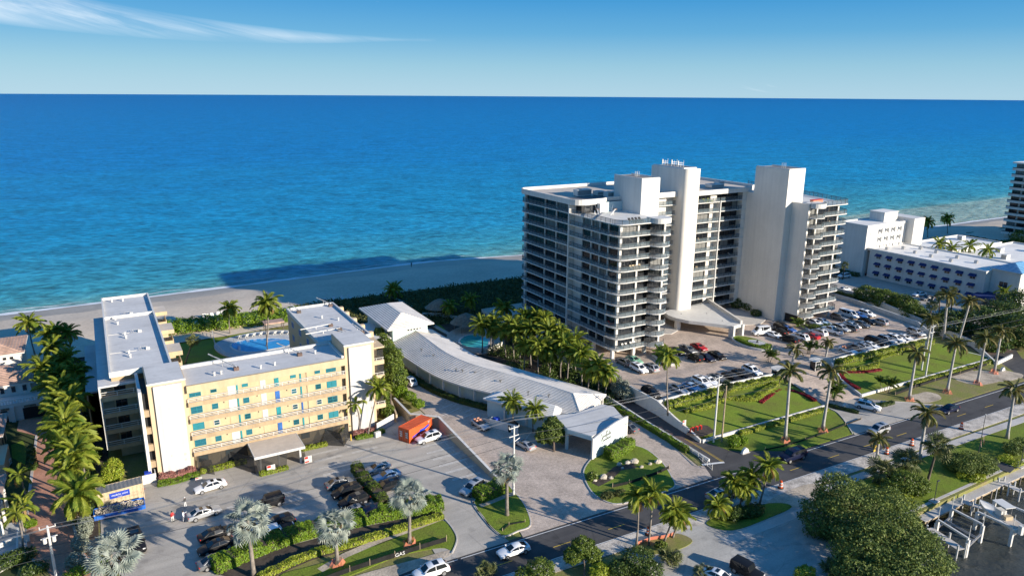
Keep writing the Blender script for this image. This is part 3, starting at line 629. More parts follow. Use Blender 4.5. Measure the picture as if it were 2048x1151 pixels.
sheet('garden_bed', [(66, 101), (83.4, 101), (85.0, 104), (89.4, 120), (89.4, 168), (66.5, 172)], .006, 'soil', h=.05)
sheet('pool_terrace', smoothloop(px([(895, 668), (935, 650), (985, 655), (1008, 685), (985, 705), (945, 706), (905, 690)]), 4), .12, 'paver_deck', h=.15)
pool('green kidney shaped pool beside the long white tiled roof', smoothloop(px([(919, 681), (932, 671), (955, 669), (974, 676), (977, 688), (962, 696), (942, 694), (926, 690)], .15), 5), .14, 'pool_green')
line('garden_path', [P(850, 640)+(.1,), P(880, 658)+(.1,), P(905, 672)+(.1,)], 1.3, .1, 'paver'); line('garden_path', [P(770, 590)+(.45,), P(810, 608)+(.4,), P(845, 626)+(.2,), P(866, 640)+(.12,)], 1.2, .1, 'concrete')
sheet('garden_lawn', smoothloop(px([(856, 645), (868, 642), (890, 658), (884, 664)]), 3), .06, 'grass', h=.1)
# brick lane on the left, gardens of the villas
sheet('brick_lane', [(-17.5, 150), (-14.4, 146), (-14.2, 127), (-14.2, 107), (-11.5, 101), (-9.5, 95), (-8, rN(-8)-.2), (-2.4, rN(-2)-.2), (-5.2, 97), (-7.6, 104), (-8.4, 110), (-9.5, 125), (-11.2, 138), (-10.5, 152), (-17.5, 156)], .02, 'brick_red', h=.06)
kerb([(-14.3, 146), (-14.3, 127), (-14.3, 107), (-11.7, 101)], .4, .10, m='concrete'); kerb([(-5.3, 96), (-7.6, 103), (-8.3, 110), (-9.3, 125), (-11.0, 138)], .35, .12, m='concrete')
sheet('garden_bed', [(-8.2, 111), (-7.2, 103), (-4.6, 96.5), (-3.6, 95), (-5.3, 101), (-5.3, 120), (-3.4, 128), (-3.4, 200), (-13, 200), (-9, 150), (-9.2, 125)], .012, 'soil', h=.05)
sheet('villa_garden', [(-40, 200), (-40, 80), (-14.6, 95), (-14.5, 150), (-18, 156), (-14, 200)], .01, 'scrub', h=.05)
sheet('garden_lawn', px([(22, 890), (45, 880), (55, 900), (50, 930), (25, 915)]), .05, 'grass', h=.08)
sheet('patio', px([(0, 1050), (45, 1040), (52, 1060), (55, 1095), (0, 1110)]), .06, 'pooldeck', h=.08)
# hotel land
sheet('hotel_car_park', [(190, 131), (188.5, 165), (232, 165), (262, 108), (232, 96), (196, 96)], .02, 'asphalt_old', h=.06)
sheet('hotel_garden', [(188, 172), (188.5, 166), (420, 150), (420, 178), (262, 184)], .03, 'scrub', h=.06)
# ------------------------------------------------------------------ building parts
_WC = {}
def _wmesh(w, h, mull, trans, fm, pm, dep=.07, fw=.07):
    k = (round(w, 2), round(h, 2), mull, trans, fm, pm)
    if k not in _WC:
        b = MB(); b.box(0, w, -dep, 0, 0, fw); b.box(0, w, -dep, 0, h-fw, h); b.box(0, fw, -dep, 0, fw, h-fw); b.box(w-fw, w, -dep, 0, fw, h-fw)
        for i in range(1, mull): b.box(w*i/mull-fw*.45, w*i/mull+fw*.45, -dep, 0, fw, h-fw)
        for i in range(1, trans): b.box(fw, w-fw, -dep*.8, 0, h*i/trans-fw*.35, h*i/trans+fw*.35)
        o = b.build('window', fm); fmesh = o.data; bpy.data.objects.remove(o)
        b = MB(); b.box(fw*.5, w-fw*.5, -dep*.5, -.002, fw*.5, h-fw*.5); o = b.build('pane', pm); pmesh = o.data; bpy.data.objects.remove(o)
        _WC[k] = (fmesh, pmesh)
    return _WC[k]
def window(par, p, w, h, face='v', fm='white', pm='glass', mull=2, trans=1, name='window'):
    """p = lower left corner seen from outside; face 'v' looks landwards (-Y), 'u' looks left (-X)"""
    f, q = _wmesh(w, h, mull, trans, fm, pm); l = par.location
    o = part(name, f, par, (p[0]-l.x, p[1]-l.y, p[2]-l.z), (0, 0, 0 if face == 'v' else -PI/2))
    part('pane', q, o); return o
def railing(par, path, z, h=1.0, mats=('rail', 'picket'), step=1.7, bars=0, name='railing', r=.03, z1=None):
    b = MB(); acc = 0
    for i in range(len(path)-1):
        a, c = Vector(path[i][:2]), Vector(path[i+1][:2]); L = (c-a).length; d = (c-a)/L
        b.bar((a.x, a.y, z+h), (c.x, c.y, z+h), r*1.2, 0)
        for k in range(bars): b.bar((a.x, a.y, z+h*(k+.35)/(bars+.35)), (c.x, c.y, z+h*(k+.35)/(bars+.35)), r*.8, 0)
        if mats[1]: b.add([(a.x, a.y, z+.08), (c.x, c.y, z+.08), (c.x, c.y, z+h-.02), (a.x, a.y, z+h-.02)], [(0, 1, 2, 3)], 1)
        s = (step-acc) % step
        while s <= L+1e-6:
            q = a+d*s; b.box(q.x-r, q.x+r, q.y-r, q.y+r, z, z+h); s += step
        acc = (acc+L) % step
    return b.build(name, [m for m in mats if m], par)
def boxpart(par, name, m, *bx):
    b = MB()
    for q in bx: b.box(*q)
    return b.build(name, m, par)
def wallfence(name, label, pts, w, z0, z1, m, cat='wall', cap=None, capm='white', group=None):
    t = thing(name, label, cat, (pts[0][0], pts[0][1], 0), group)
    b = wallrun(MB(), pts, w, z0, z1); b.build('wall_body', m, t)
    if cap:
        b = MB()
        zz = z1 if hasattr(z1, '__len__') else [z1]*len(pts)
        for i in range(len(pts)-1): wallrun(b, pts[i:i+2], w+cap, zz[i:i+2], [q+.09 for q in zz[i:i+2]])
        b.build('coping', capm, t)
    return t
# ------------------------------------------------------------------ the yellow U-shaped block
Y = thing('apartment_block', 'low yellow U shaped apartment block with teal windows and two white stair piers', 'apartment building', (4, 119, 0))
FL = [0, 2.9, 5.8, 8.7, 11.6]; RF = 14.7
boxpart(Y, 'wall', 'yellow_wall', (8.9, 34.6, 119.7, 127.4, 0, RF-.12))
boxpart(Y, 'wall', 'yellow_wall', (-1.3, 7.7, 130.0, 179.0, 0, 14.95))
boxpart(Y, 'wall', 'cream', (32.6, 42.4, 127.45, 152.2, 0, 14.9))
boxpart(Y, 'wall', 'cream', (34.7, 42.4, 124.2, 127.44, 0, 14.85))
# roofs with parapets
def flatroof(par, x0, x1, y0, y1, z, ph=.45, pw=.3, m='grey_roof', pm='white', name='roof'):
    o = boxpart(par, name, m, (x0+pw, x1-pw, y0+pw, y1-pw, z-.2, z))
    boxpart_(o, 'parapet', pm, (x0, x1, y0, y0+pw, z-.4, z+ph), (x0, x1, y1-pw, y1, z-.4, z+ph), (x0, x0+pw, y0+pw, y1-pw, z-.4, z+ph-.003), (x1-pw, x1, y0+pw, y1-pw, z-.4, z+ph-.003)); return o
def boxpart_(o, name, m, *bx):
    b = MB()
    for q in bx: b.box(*q)
    return b.build(name, m, o)
flatroof(Y, -1.5, 7.9, 128.3, 162.9, 15.2, .55)
flatroof(Y, -1.5, 7.9, 163.0, 179.2, 15.2, .5)
flatroof(Y, 32.5, 42.6, 127.5, 152.4, 15.1, .4)
o = boxpart(Y, 'roof', 'grey_roof', (8.9, 34.6, 118.7, 127.0, RF-.1, RF+.15))
boxpart_(o, 'parapet', 'white', (8.9, 34.6, 127.0, 127.5, RF-.1, RF+.6), (34.2, 34.6, 119, 127, RF+.15, RF+.55))
boxpart_(o, 'fascia', 'yellow_wall', (8.9, 34.6, 118.2, 118.7, RF-1.0, RF+.22))
boxpart(Y, 'soffit', 'tan', (8.9, 34.6, 118.7, 119.7, RF-.65, RF-.35))
# gallery walkways: slab, upstand, white rails
SLV = [118.2]
for k in (1, 2, 3, 4):
    z = FL[k]
    boxpart(Y, 'walkway', 'tan', (8.9, 34.6, 118.35, 119.7, z-.22, z), (8.9, 34.6, 118.30, 118.50, z-.30, z+.42))
    railing(Y, [(8.95, 118.4), (34.55, 118.4)], z+.42, .62, ('white', None), 2.1, bars=2, r=.035)
# openings of the gallery wall
cols = [(9.3, 1.75, 'B'), (12.5, .95, 'S'), (15.1, 1.25, 'D'), (16.45, .28, 'T'), (17.4, .95, 'S'), (20.3, .85, 'D'), (22.6, .75, 'T'), (25.3, .95, 'S'), (26.85, .3, 'T'), (29.5, .95, 'S'), (31.5, 1.75, 'B')]
for k in (1, 2, 3, 4):
    z = FL[k]
    for i, (u, w, ty) in enumerate(cols):
        if ty == 'B': window(Y, (u, 119.7, z+.8), w, 1.2, 'v', 'teal', 'glass_teal', 2, 2)
        elif ty == 'S': window(Y, (u, 119.7, z+.95), w, .95, 'v', 'teal' if random.random() < .75 else 'white', 'glass_teal', 1, 2)
        elif ty == 'D':
            boxpart(Y, 'door', 'white' if (k*3+i) % 4 else 'yellow_wall', (u, u+w, 119.64, 119.7, z+.02, z+2.1))
        else: boxpart(Y, 'shutter', 'teal' if random.random() < .7 else 'blue_shut', (u, u+w, 119.63, 119.7, z+.05, z+2.1))
    boxpart(Y, 'pipe', 'wood', (28.0, 28.12, 119.6, 119.7, z, z+2.4))
    for u in (14.3, 19.6, 24.5): boxpart(Y, 'wall_lamp', 'rail', (u, u+.12, 119.6, 119.7, z+1.75, z+1.95))
for i, u in enumerate((9.6, 13.8, 17.6, 21.8, 26.4, 30.6)): window(Y, (u, 119.7, .9), 1.5, 1.1, 'v', 'rail', 'glass_teal', 2, 1)
# stair piers with white slabs
def pier(u0, u1, v0, v1, top, s0, s1):
    o = boxpart(Y, 'stair_pier', 'cream', (u0, u1, v0, v1, 0, top))
    boxpart_(o, 'white_slab', 'stucco', (s0, s1, v0-.35, v0, 0, top-.35))
    boxpart_(o, 'pier_roof', 'grey_roof', (u0+.12, u1-.12, v0+.12, v1-.12, top, top+.06)); 
    boxpart_(o, 'cap', 'white', (u0-.06, u1+.06, v0-.06, v0+.12, top-.12, top+.14))
    return o
p1 = pier(3.4, 8.9, 118.8, 127.9, 16.0, 4.2, 8.3)
p2 = pier(34.7, 40.1, 118.9, 126.6, 17.0, 35.4, 39.5)
boxpart(Y, 'fin', 'white', (2.1, 2.55, 118.9, 128.2, 0, 15.0)); boxpart(Y, 'stairwell', 'dark', (2.55, 3.4, 119.6, 127.0, 0, 14.4))
for z in FL[1:]: boxpart(Y, 'stair_landing', 'tan', (2.55, 3.4, 119.0, 119.6, z-.9, z+.2))
for (u, z, s) in [(5.5, 3.4, .3), (7.5, 3.2, .35), (7.5, 2.2, .35), (36.2, 5.9, .35), (38.4, 8.2, .3), (36.1, 4.4, .3), (36.2, 3.4, .3), (39.0, 4.3, .35)]: boxpart(Y, 'vent', 'concrete', (u, u+s, 118.42 if u < 20 else 118.5, 118.56, z, z+s*1.3))
# near end of the left wing: shaded galleries
for k in (1, 2, 3, 4):
    z = FL[k]
    boxpart(Y, 'walkway', 'tan', (-3.1, 2.1, 127.9, 130.0, z-.25, z), (-3.1, 2.1, 127.85, 128.0, z-.55, z+.15))
    railing(Y, [(-3.05, 140), (-3.05, 127.95), (2.05, 127.95)], z+.15, .85, ('white', None), 2.4, bars=2, r=.035)
    window(Y, (-1.1, 130.0, z+.1), 1.7, 2.1, 'v', 'rail', 'glass', 2, 1, name='sliding_door')
    boxpart(Y, 'walkway', 'tan', (-3.1, -1.3, 130.0, 166, z-.25, z-.002))
o = boxpart(Y, 'gallery_roof', 'grey_roof', (-3.3, 2.1, 127.7, 129.9, 13.5, 13.8), (-3.3, -1.32, 129.9, 170, 13.5, 13.797))
boxpart(Y, 'gallery_end_wall', 'white', (-3.3, -3.1, 127.75, 129.9, 2.6, 13.5))
for v in (134, 142, 150, 158, 166): boxpart(Y, 'gallery_post', 'cream', (-3.3, -3.05, v, v+.25, 0, 13.5))
boxpart(Y, 'lower_terrace', 'grey_roof', (-5.6, -3.35, 140, 168, 8.4, 8.7)); boxpart(Y, 'lower_terrace_wall', 'cream', (-5.5, -3.4, 158, 164, 0, 8.4), (-5.5, -5.3, 140, 158, 0, 8.4))
boxpart(Y, 'upper_wall', 'tan', (-1.3, 3.3, 129.4, 130.0, 13.8, 14.8))
# balcony boxes on the courtyard side of the left wing, seen past the roof
for v in (166.0, 152.0, 138.0):
    for z in FL[2:]:
        o = boxpart(Y, 'balcony', 'yellow_wall', (7.9, 10.2, v, v+4.5, z-.2, z), (10.05, 10.2, v, v+4.5, z, z+.9), (7.9, 10.05, v, v+.14, z, z+.6))
    boxpart(Y, 'balcony_roof', 'roof_warm', (7.95, 10.4, v-.2, v+4.7, RF-.45, RF-.2)); boxpart(Y, 'balcony_fascia', 'yellow_wall', (7.95, 10.45, v-.25, v-.2, RF-1.0, RF-.2), (10.4, 10.45, v-.2, v+4.7, RF-1.0, RF-.2))
# right wing: blue windows on the courtyard side, screened balconies at its near end
for k in (1, 2, 3, 4):
    for v in (148.6, 142.6, 136.6): window(Y, (32.6, v, FL[k]+.8), 1.7, 1.35, 'u', 'white', M['blue_shut'].name, 2, 1)
    z = FL[k]
    boxpart(Y, 'balcony', 'cream', (40.2, 42.9, 121.6, 124.2, z-.25, z+.55)); railing(Y, [(40.25, 121.65), (42.85, 121.65)], z+.55, .5, ('white', None), 1.2, bars=1)
    b = MB(); b.add([(40.2, 121.75, z+.55), (42.8, 121.75, z+.55), (42.8, 121.75, z+2.6), (40.2, 121.75, z+2.6)], [(0, 1, 2, 3)]); b.add([(42.8, 121.75, z+.55), (42.8, 124.2, z+.55), (42.8, 124.2, z+2.6), (42.8, 121.75, z+2.6)], [(0, 1, 2, 3)]); b.build('insect_screen', 'netting', Y)
boxpart(Y, 'balcony_roof', 'cream', (40.2, 43.0, 121.5, 127.4, 14.55, 14.8))
for v in (129, 134, 139, 144, 148): boxpart(Y, 'parapet_bracket', 'cream', (42.6, 43.6, v, v+.9, 14.3, 15.3))
# entrance canopy
ca = boxpart(Y, 'entrance_canopy', 'roof_warm', (17.3, 25.2, 112.6, 118.2, 2.75, 3.0)); boxpart_(ca, 'canopy_fascia', 'white', (17.3, 25.2, 112.45, 112.6, 2.6, 3.02), (25.2, 25.32, 112.45, 118.2, 2.6, 3.02), (17.18, 17.3, 112.45, 118.2, 2.6, 3.02))
for u in (18.0, 20.9, 24.4): boxpart_(ca, 'canopy_post', 'white', (u, u+.28, 112.8, 113.1, 0, 2.74))
# rooftop davits for the facade cradles
def davit(label, base, tip, z):
    t = thing('roof_davit', label, 'davit', (base[0], base[1], z), 'facade cradle davits on the yellow block')
    b = MB(); b.bar((base[0], base[1], z+.55), (tip[0], tip[1], z+tip[2]), .07); b.bar((base[0]+.5*(tip[0]-base[0]), base[1]+.5*(tip[1]-base[1]), z), (base[0]+.5*(tip[0]-base[0]), base[1]+.5*(tip[1]-base[1]), z+.3+tip[2]*.5), .06); b.build('beam', 'white', t)
    b = MB(); b.bar((base[0]+.25*(tip[0]-base[0]), base[1]+.25*(tip[1]-base[1]), z+1.2), (tip[0], tip[1], z+tip[2]), .015); b.bar((base[0]+.25*(tip[0]-base[0]), base[1]+.25*(tip[1]-base[1]), z+1.2), (base[0], base[1], z+.5), .015); b.build('stay_cable', 'rail', t)
    b = MB()
    for i in range(3): b.box(base[0]-.5, base[0]+.3, base[1]-.35+.25*i, base[1]-.15+.25*i, z, z+.55)
    b.build('counterweight', 'brick_brown', t)
davit('davit at the left end of the front roof of the yellow block', (17.2, 122.0), (13.6, 127.8, 1.6), RF+.15)
davit('davit near the right end of the front roof of the yellow block', (28.2, 123.8), (25.2, 128.2, 1.5), RF+.15)
davit('upper of two long cradle beams on the right wing roof', (37.6, 136.8), (31.4, 136.2, .5), 15.1)
davit('lower of two long cradle beams on the right wing roof', (38.4, 133.4), (31.6, 133.0, .5), 15.1)
davit('davit at the far left corner of the right wing roof', (34.4, 149.0), (33.2, 153.4, 1.3), 15.1)
davit('davit at the far right corner of the right wing roof', (41.6, 150.6), (39.4, 154.0, 1.4), 15.1)
davit('davit behind the right stair pier', (38.6, 128.8), (36.6, 131.8, 1.3), 15.1)
davit('davit at the right edge of the right wing roof', (41.6, 129.6), (40.6, 132.6, 1.3), 15.1)
VN = 0
def roofvent(u, v, z, r=.16, h=.5, m='white'):
    t = tag(MB().tube([(u, v, z), (u, v, z+h)], r, 8).tube([(u, v, z+h), (u, v, z+h+.14)], r*1.5, 8).build('roof_vent', m), 'small white vent pipe standing on the flat roof of the yellow block', 'roof vent', 'vent pipes on the yellow block roofs')
for u, v in [(0.5, 176.5), (2.6, 176.2), (0.9, 158), (1.8, 150), (1.9, 147.8), (1.9, 138.5), (2.0, 136.2), (.6, 161.5)]: roofvent(u, v, 15.2)
for u, v in [(13.5, 121.2), (14.6, 121.4), (20.8, 120.8), (23.2, 121.2), (30.8, 123.6)]: roofvent(u, v, RF+.15)
roofvent(37.5, 143, 15.1); roofvent(40, 140, 15.1)
for i, (u, v) in enumerate([(3.6, 151.0), (4.2, 139.5), (2.9, 164.5)]):
    t = thing('rooftop_unit', ['cluster of small pipes mid roof of the left wing', 'cluster of small pipes nearest the left stair pier', 'cluster of small pipes beyond the cross parapet of the left wing'][i], 'pipework', (u, v, 15.2))
    b = MB()
    for k in range(4): b.tube([(u+.35*k-.6, v, 15.2), (u+.35*k-.6, v, 15.6), (u+.35*k-.3, v+.2, 15.75)], .05, 6)
    b.build('pipes', 'metal', t); boxpart(t, 'box', 'white', (u+.5, u+1.1, v-.3, v+.3, 15.2, 15.65))
    MB().bar((u-1, v, 15.24), (-1.0, v+.3, 15.24), .03).build('conduit', 'white', t)
# netting hung under the gallery and round the canopy
def netting(label, quads):
    b = MB()
    for q in quads: b.add(q, [tuple(range(len(q)))])
    tag(b.build('debris_netting', 'netting'), label, 'netting')
netting('black netting hung from the gallery left of the entrance canopy', [[(9.2, 118.2, 2.7), (17.1, 118.2, 2.7), (17.1, 118.0, .1), (9.2, 117.9, .1)], [(14.2, 117.8, 2.5), (17.1, 113.2, 2.9), (17.2, 112.6, .05), (14.8, 116.4, .1)], [(9.6, 118.0, 2.4), (11.2, 116.6, 2.3), (11.4, 115.6, .05), (9.8, 117.2, .05)]])
netting('black netting wrapped round the near side of the entrance canopy', [[(17.3, 112.4, 2.6), (22.4, 112.4, 2.6), (22.0, 112.2, .05), (17.6, 112.1, .05)], [(24.9, 112.4, 2.6), (25.4, 116.5, 2.7), (26.0, 116, .05), (25.4, 112.0, .05)]])
netting('black netting hung from the gallery right of the entrance canopy', [[(25.4, 118.2, 2.7), (34.4, 118.2, 2.7), (34.4, 118.0, .1), (25.4, 118.0, .1)], [(30.4, 118.1, 2.6), (32.2, 115.6, 2.4), (32.6, 115.0, .05), (29.2, 117.4, .1)], [(32.2, 115.6, 2.4), (34.2, 117.6, 2.7), (34.2, 117.4, .1), (32.6, 115.0, .05)]])
# ------------------------------------------------------------------ the white twelve-storey tower
T = thing('apartment_tower', 'tall white condominium tower with dark balconies and three windowless shafts', 'apartment building', (97, 122, DK))
Z0, SH = 4.3, 2.59
def zk(k): return Z0+SH*k
FARL = arc(99.0, 161.6, 2.4, 180, 90, 5)
NEARL = arc(99.1, 124.0, 2.5, 180, 270, 6)
BAY = [(108.0+2.45*math.cos(math.radians(a)), 121.3+2.0*math.sin(math.radians(a))) for a in range(185, 361, 16)]
outL = NEARL+[(105.3, 121.4)]+BAY+[(110.6, 139.4)]
slabL = outL+[(128.8, 139.4), (128.8, 164)]+[(99, 164)]+FARL[::-1]
outR = [(155.3, 119.8)]+[(157.7+2.4*math.cos(math.radians(a)), 119.7+2.2*math.sin(math.radians(a))) for a in range(185, 356, 15)]+[(160.3, 119.4)]+arc(168.9, 121.9, 2.5, 270, 360, 5)
outR[0] = (155.6, 119.9)
slabR = outR+[(175.0, 140), (179.0, 162), (155.6, 162)]
slabM = [(133.6, 138.0), (152.7, 138.0), (152.7, 164), (133.6, 164)]
for k in range(12):
    z = zk(k)
    if k < 12:
        b = MB(); b.prism(slabL, z-.19, z); b.build('balcony_slab', 'white', T)
    if k < 12: b = MB(); b.prism(slabM, z-.19, z); b.build('balcony_slab', 'white', T)
    b = MB(); b.prism(slabR, z-.19, z); b.build('balcony_slab', 'white', T)
# dark rooms behind the glass
def core(name, poly, z0, z1, m): MB().prism(poly, z0, z1).build(name, m, T)
core('interior', [(98.45, 123.4), (110.2, 123.4), (110.2, 141.3), (128.7, 141.3), (128.7, 163.4), (98.45, 163.4)], Z0, zk(11)-.2, 'dark')
core('interior', [(98.45, 138.2), (110.2, 138.2), (110.2, 141.3), (128.7, 141.3), (128.7, 163.4), (98.45, 163.4)], zk(11)+.002, zk(12)-.2, 'dark')
core('interior', [(133.7, 139.9), (152.6, 139.9), (152.6, 163.4), (133.7, 163.4)], Z0, zk(12)-.2, 'dark')
core('interior', [(155.6, 121.6), (168.4, 121.6), (172.6, 139.8), (176.6, 161.6), (155.6, 161.6)], Z0, zk(11)-.2, 'dark')
core('lobby', [(100, 126), (109, 126), (109, 142), (128.5, 142), (128.5, 163), (100, 163)], DK, Z0-.25, 'ivory'); core('lobby', [(134, 142), (152, 142), (152, 163), (134, 163)], DK, Z0-.25, 'ivory'); core('lobby', [(157, 126), (168, 126), (170, 139), (157, 139)], DK, Z0-.25, 'ivory')
# glazing, columns, rails floor by floor
cache = {}
def column(p, w, d, z0, z1, m='white'): boxpart(T, 'column', m, (p[0]-w/2, p[0]+w/2, p[1]-d/2, p[1]+d/2, z0, z1))
for k in range(12):
    z = zk(k); h = SH-.26
    hi = k == 11
    # left face (u = 98.3): far part, solid strip, near part
    for v0, v1, n in [(162.0, 153.7, 4), (153.3, 148.5, 3), (148.1, 143.1, 3), (142.7, 140.9, 1)]: window(T, (98.42, v0, z+.02), v0-v1, h-.02, 'u', 'rail', 'glass', n)
    if not hi:
        for v0, v1, n in [(137.0, 133.8, 2), (133.4, 130.6, 2), (130.2, 127.4, 2), (127.0, 123.7, 2)]: window(T, (98.42, v0, z+.02), v0-v1, h-.02, 'u', 'rail', 'glass', n)
        window(T, (98.9, 123.38, z+.02), 4.0, h-.02, 'v', 'rail', 'glass', 4); window(T, (103.5, 123.38, z+.02), 2.6, h-.02, 'v', 'rail', 'glass', 2); window(T, (106.6, 122.6, z+.02), 3.2, h-.02, 'v', 'rail', 'glass', 3)
        boxpart(T, 'bay_wall', 'dark', (106.2, 110.1, 122.62, 123.38, z, z+h-.003))
    else:
        window(T, (99.2, 138.18, z+.02), 3.2, h-.02, 'v', 'rail', 'glass', 2)
    window(T, (111.6, 141.28, z+.02), 2.6, h-.02, 'v', 'rail', 'glass', 2); window(T, (115.0, 141.28, z+.02), 4.4, h-.02, 'v', 'rail', 'glass', 3); window(T, (120.6, 141.28, z+.02), 3.4, h-.02, 'v', 'rail', 'glass', 2)
    window(T, (134.0, 139.88, z+.02), 2.0, h-.02, 'v', 'rail', 'glass', 1); window(T, (136.6, 139.88, z+.02), 4.0, h-.02, 'v', 'rail', 'glass', 3)
    window(T, (143.5, 139.88, z+.02), 1.8, h-.02, 'v', 'rail', 'glass', 1); window(T, (145.8, 139.88, z+.02), 3.0, h-.02, 'v', 'rail', 'glass', 2); window(T, (149.2, 139.88, z+.02), 1.9, h-.02, 'v', 'rail', 'glass', 1)
    if not hi:
        window(T, (156.0, 121.58, z+.02), 3.6, h-.02, 'v', 'rail', 'glass', 3); window(T, (160.4, 121.58, z+.02), 4.6, h-.02, 'v', 'rail', 'glass', 4); window(T, (165.6, 121.58, z+.02), 2.6, h-.02, 'v', 'rail', 'glass', 2)
    for p, w, d in [((98.25, 163.0), .5, .9), ((98.25, 153.5), .35, .4), ((98.25, 148.3), .35, .4), ((98.25, 142.9), .35, .4)]+([] if hi else [((98.25, 133.6), .35, .4), ((98.25, 130.4), .35, .4), ((98.25, 127.2), .35, .4), ((98.4, 123.3), .6, .6), ((103.2, 123.2), .45, .4), ((110.1, 122.4), .45, .45), ((160.1, 121.35), .45, .5), ((168.5, 121.4), .5, .5)]):
        column(p, w, d, z, z+h+.01)
    column((114.6, 141.1), .4, .4, z, z+h+.01); column((136.3, 139.7), .35, .4, z, z+h+.01)
    boxpart(T, 'party_wall', 'ivory', (124.4, 128.8, 140.9, 141.2, z, z+h)); boxpart(T, 'party_wall', 'ivory', (140.8, 143.0, 139.5, 139.8, z, z+h)); boxpart(T, 'party_wall', 'ivory', (151.2, 152.7, 138.1, 139.8, z, z+h))
    if not hi: boxpart(T, 'party_wall', 'white', (98.1, 98.44, 137.1, 140.4, z, z+h))
    # railings
    e = .12
    rl = [(98.3, 163.4)]+[(u+e, v-e*.3) for u, v in FARL[::-1]]
    railing(T, [(99.0, 163.88)]+[(u+e, v) for u, v in FARL[::-1]]+[(96.72, 140.8)], z)
    if hi:
        railing(T, [(96.72, 140.2), (96.72, 124.0)]+[(u+.1, v+.1) for u, v in NEARL]+[(105.3, 121.52)], z)
    else:
        railing(T, [(96.72, 140.2), (96.72, 124.0)]+[(u+.1, v+.1) for u, v in NEARL]+[(105.3, 121.52)]+[(u, v+.12) for u, v in BAY], z)
    railing(T, [(111.0, 139.52), (128.7, 139.52)], z); railing(T, [(133.7, 138.12), (142.9, 138.12)], z); railing(T, [(143.2, 138.12), (151.4, 138.12)], z)
    railing(T, [(u, v+.12) for u, v in outR[1:14]]+[(160.3, 119.55)]+[(u-.1, v+.1) for u, v in arc(168.9, 121.9, 2.5, 270, 360, 5)]+[(174.8, 140), (178.8, 161.8)], z, 1.0 if k < 11 else 1.15)
# fins, blank end walls and shafts
boxpart(T, 'fin_wall', 'white', (96.45, 98.6, 140.45, 140.8, Z0-.3, zk(12)-.3)); boxpart(T, 'fin_wall', 'white', (142.95, 143.2, 137.8, 139.8, Z0-.3, zk(11)+.2))
MB().prism([(152.7, 125.0), (158.8, 125.0), (158.8, 135.8), (152.7, 135.8)], DK, 41.7).build('shaft', 'ivory', T); MB().prism([(152.72, 135.82), (158.6, 135.82), (158.6, 141.1), (152.72, 141.1)], DK, zk(12)-.6).build('linking_wall', 'ivory', T)
MB().prism(arc(130.2, 137.9, 1.4, 180, 270, 6)+[(133.6, 136.5), (133.6, 149.6), (128.8, 149.6)], DK, 41.9).build('shaft', 'ivory', T, smooth=True, angle=30)
MB().prism([(110.3, 131.2), (115.8, 131.2), (115.8, 141.6), (110.3, 141.6)], zk(10), 40.9).build('shaft', 'white', T)
MB().prism([(155.0, 119.8), (155.58, 119.8), (155.58, 125.0), (155.0, 125.0)], DK+2.4, 33.6).build('blank_wall', 'ivory', T); MB().prism([(155.0, 123.8), (155.58, 123.8), (155.58, 125.0), (155.0, 125.0)], DK, DK+2.4).build('blank_wall', 'ivory', T)
boxpart(T, 'garage_opening', 'dark', (155.4, 155.9, 120.2, 123.8, DK, DK+2.4))
MB().prism(outR[1:14]+[(160.3, 121.6), (155.6, 121.6)], zk(11), zk(11)+.95).build('bay_parapet', 'white', T)
MB().prism(BAY+[(110.5, 123.4), (105.6, 123.4)], zk(11), zk(11)+.95).build('bay_parapet', 'white', T)
# shaft roofs
for (x0, x1, y0, y1, z) in [(153.1, 158.5, 125.3, 135.4, 41.7), (129.6, 133.3, 138.2, 149.3, 41.9), (110.6, 115.5, 131.5, 141.3, 40.9)]:
    o = boxpart(T, 'shaft_roof', 'roof_warm', (x0, x1, y0, y1, z, z+.04)); boxpart_(o, 'parapet', 'white', (x0-.28, x1+.28, y0-.28, y0, z, z+.25), (x0-.28, x0, y0, y1+.28, z, z+.248), (x1, x1+.28, y0, y1+.28, z, z+.248))
    boxpart_(o, 'roof_patch', 'roof_dark', (x0+.8, x1-.8, y0+2.0, y1-1.2, z+.04, z+.09))
# main roofs with rounded parapets
ZR = zk(12)
roofL = arc(99.0, 140.3, 2.4, 180, 270, 5)+[(104.2, 137.9), (106.5, 139.0), (110.3, 139.0), (128.8, 139.2), (128.8, 164.1), (99, 164.1)]+FARL[::-1][:0]+arc(99.0, 161.7, 2.4, 90, 180, 5)
MB().prism(roofL, ZR-.25, ZR).build('roof', 'roof_warm', T)
def rim(path, z0, z1, w, m='white'):
    wallrun(MB(), path, w, z0, z1).build('parapet', m, T)
rim(roofL+[roofL[0]], ZR-.55, ZR+.75, .35)
roofM = [(133.6, 137.8), (152.7, 137.8), (158.6, 141.2), (158.6, 164.1), (133.6, 164.1)]
MB().prism(roofM, ZR-.25, ZR).build('roof', 'roof_warm', T); rim(roofM+[roofM[0]], ZR-.55, ZR+.65, .35)
boxpart(T, 'roof', 'roof_warm', (128.8, 133.6, 149.6, 164, ZR-.25, ZR))
boxpart(T, 'roof_patch', 'roof_dark', (99.2, 110, 140.6, 146.5, ZR, ZR+.04)); boxpart(T, 'roof_patch', 'roof_dark', (134.2, 152.2, 138.6, 142, ZR, ZR+.04))
boxpart(T, 'linking_wall', 'white', (102.6, 103.6, 136.6, 137.8, zk(11), ZR-.3)); boxpart(T, 'penthouse_wall', 'pale_blue', (104.2, 110.3, 138.0, 138.6, zk(11), ZR-.25))
for p in [(97.2, 122.8), (102.7, 122.2), (106.1, 122.4), (110.1, 121.9), (97.3, 130), (97.3, 138), (97.3, 147), (97.3, 156), (97.5, 162)]: column(p, .7, .7, DK, Z0-.24, 'ivory')
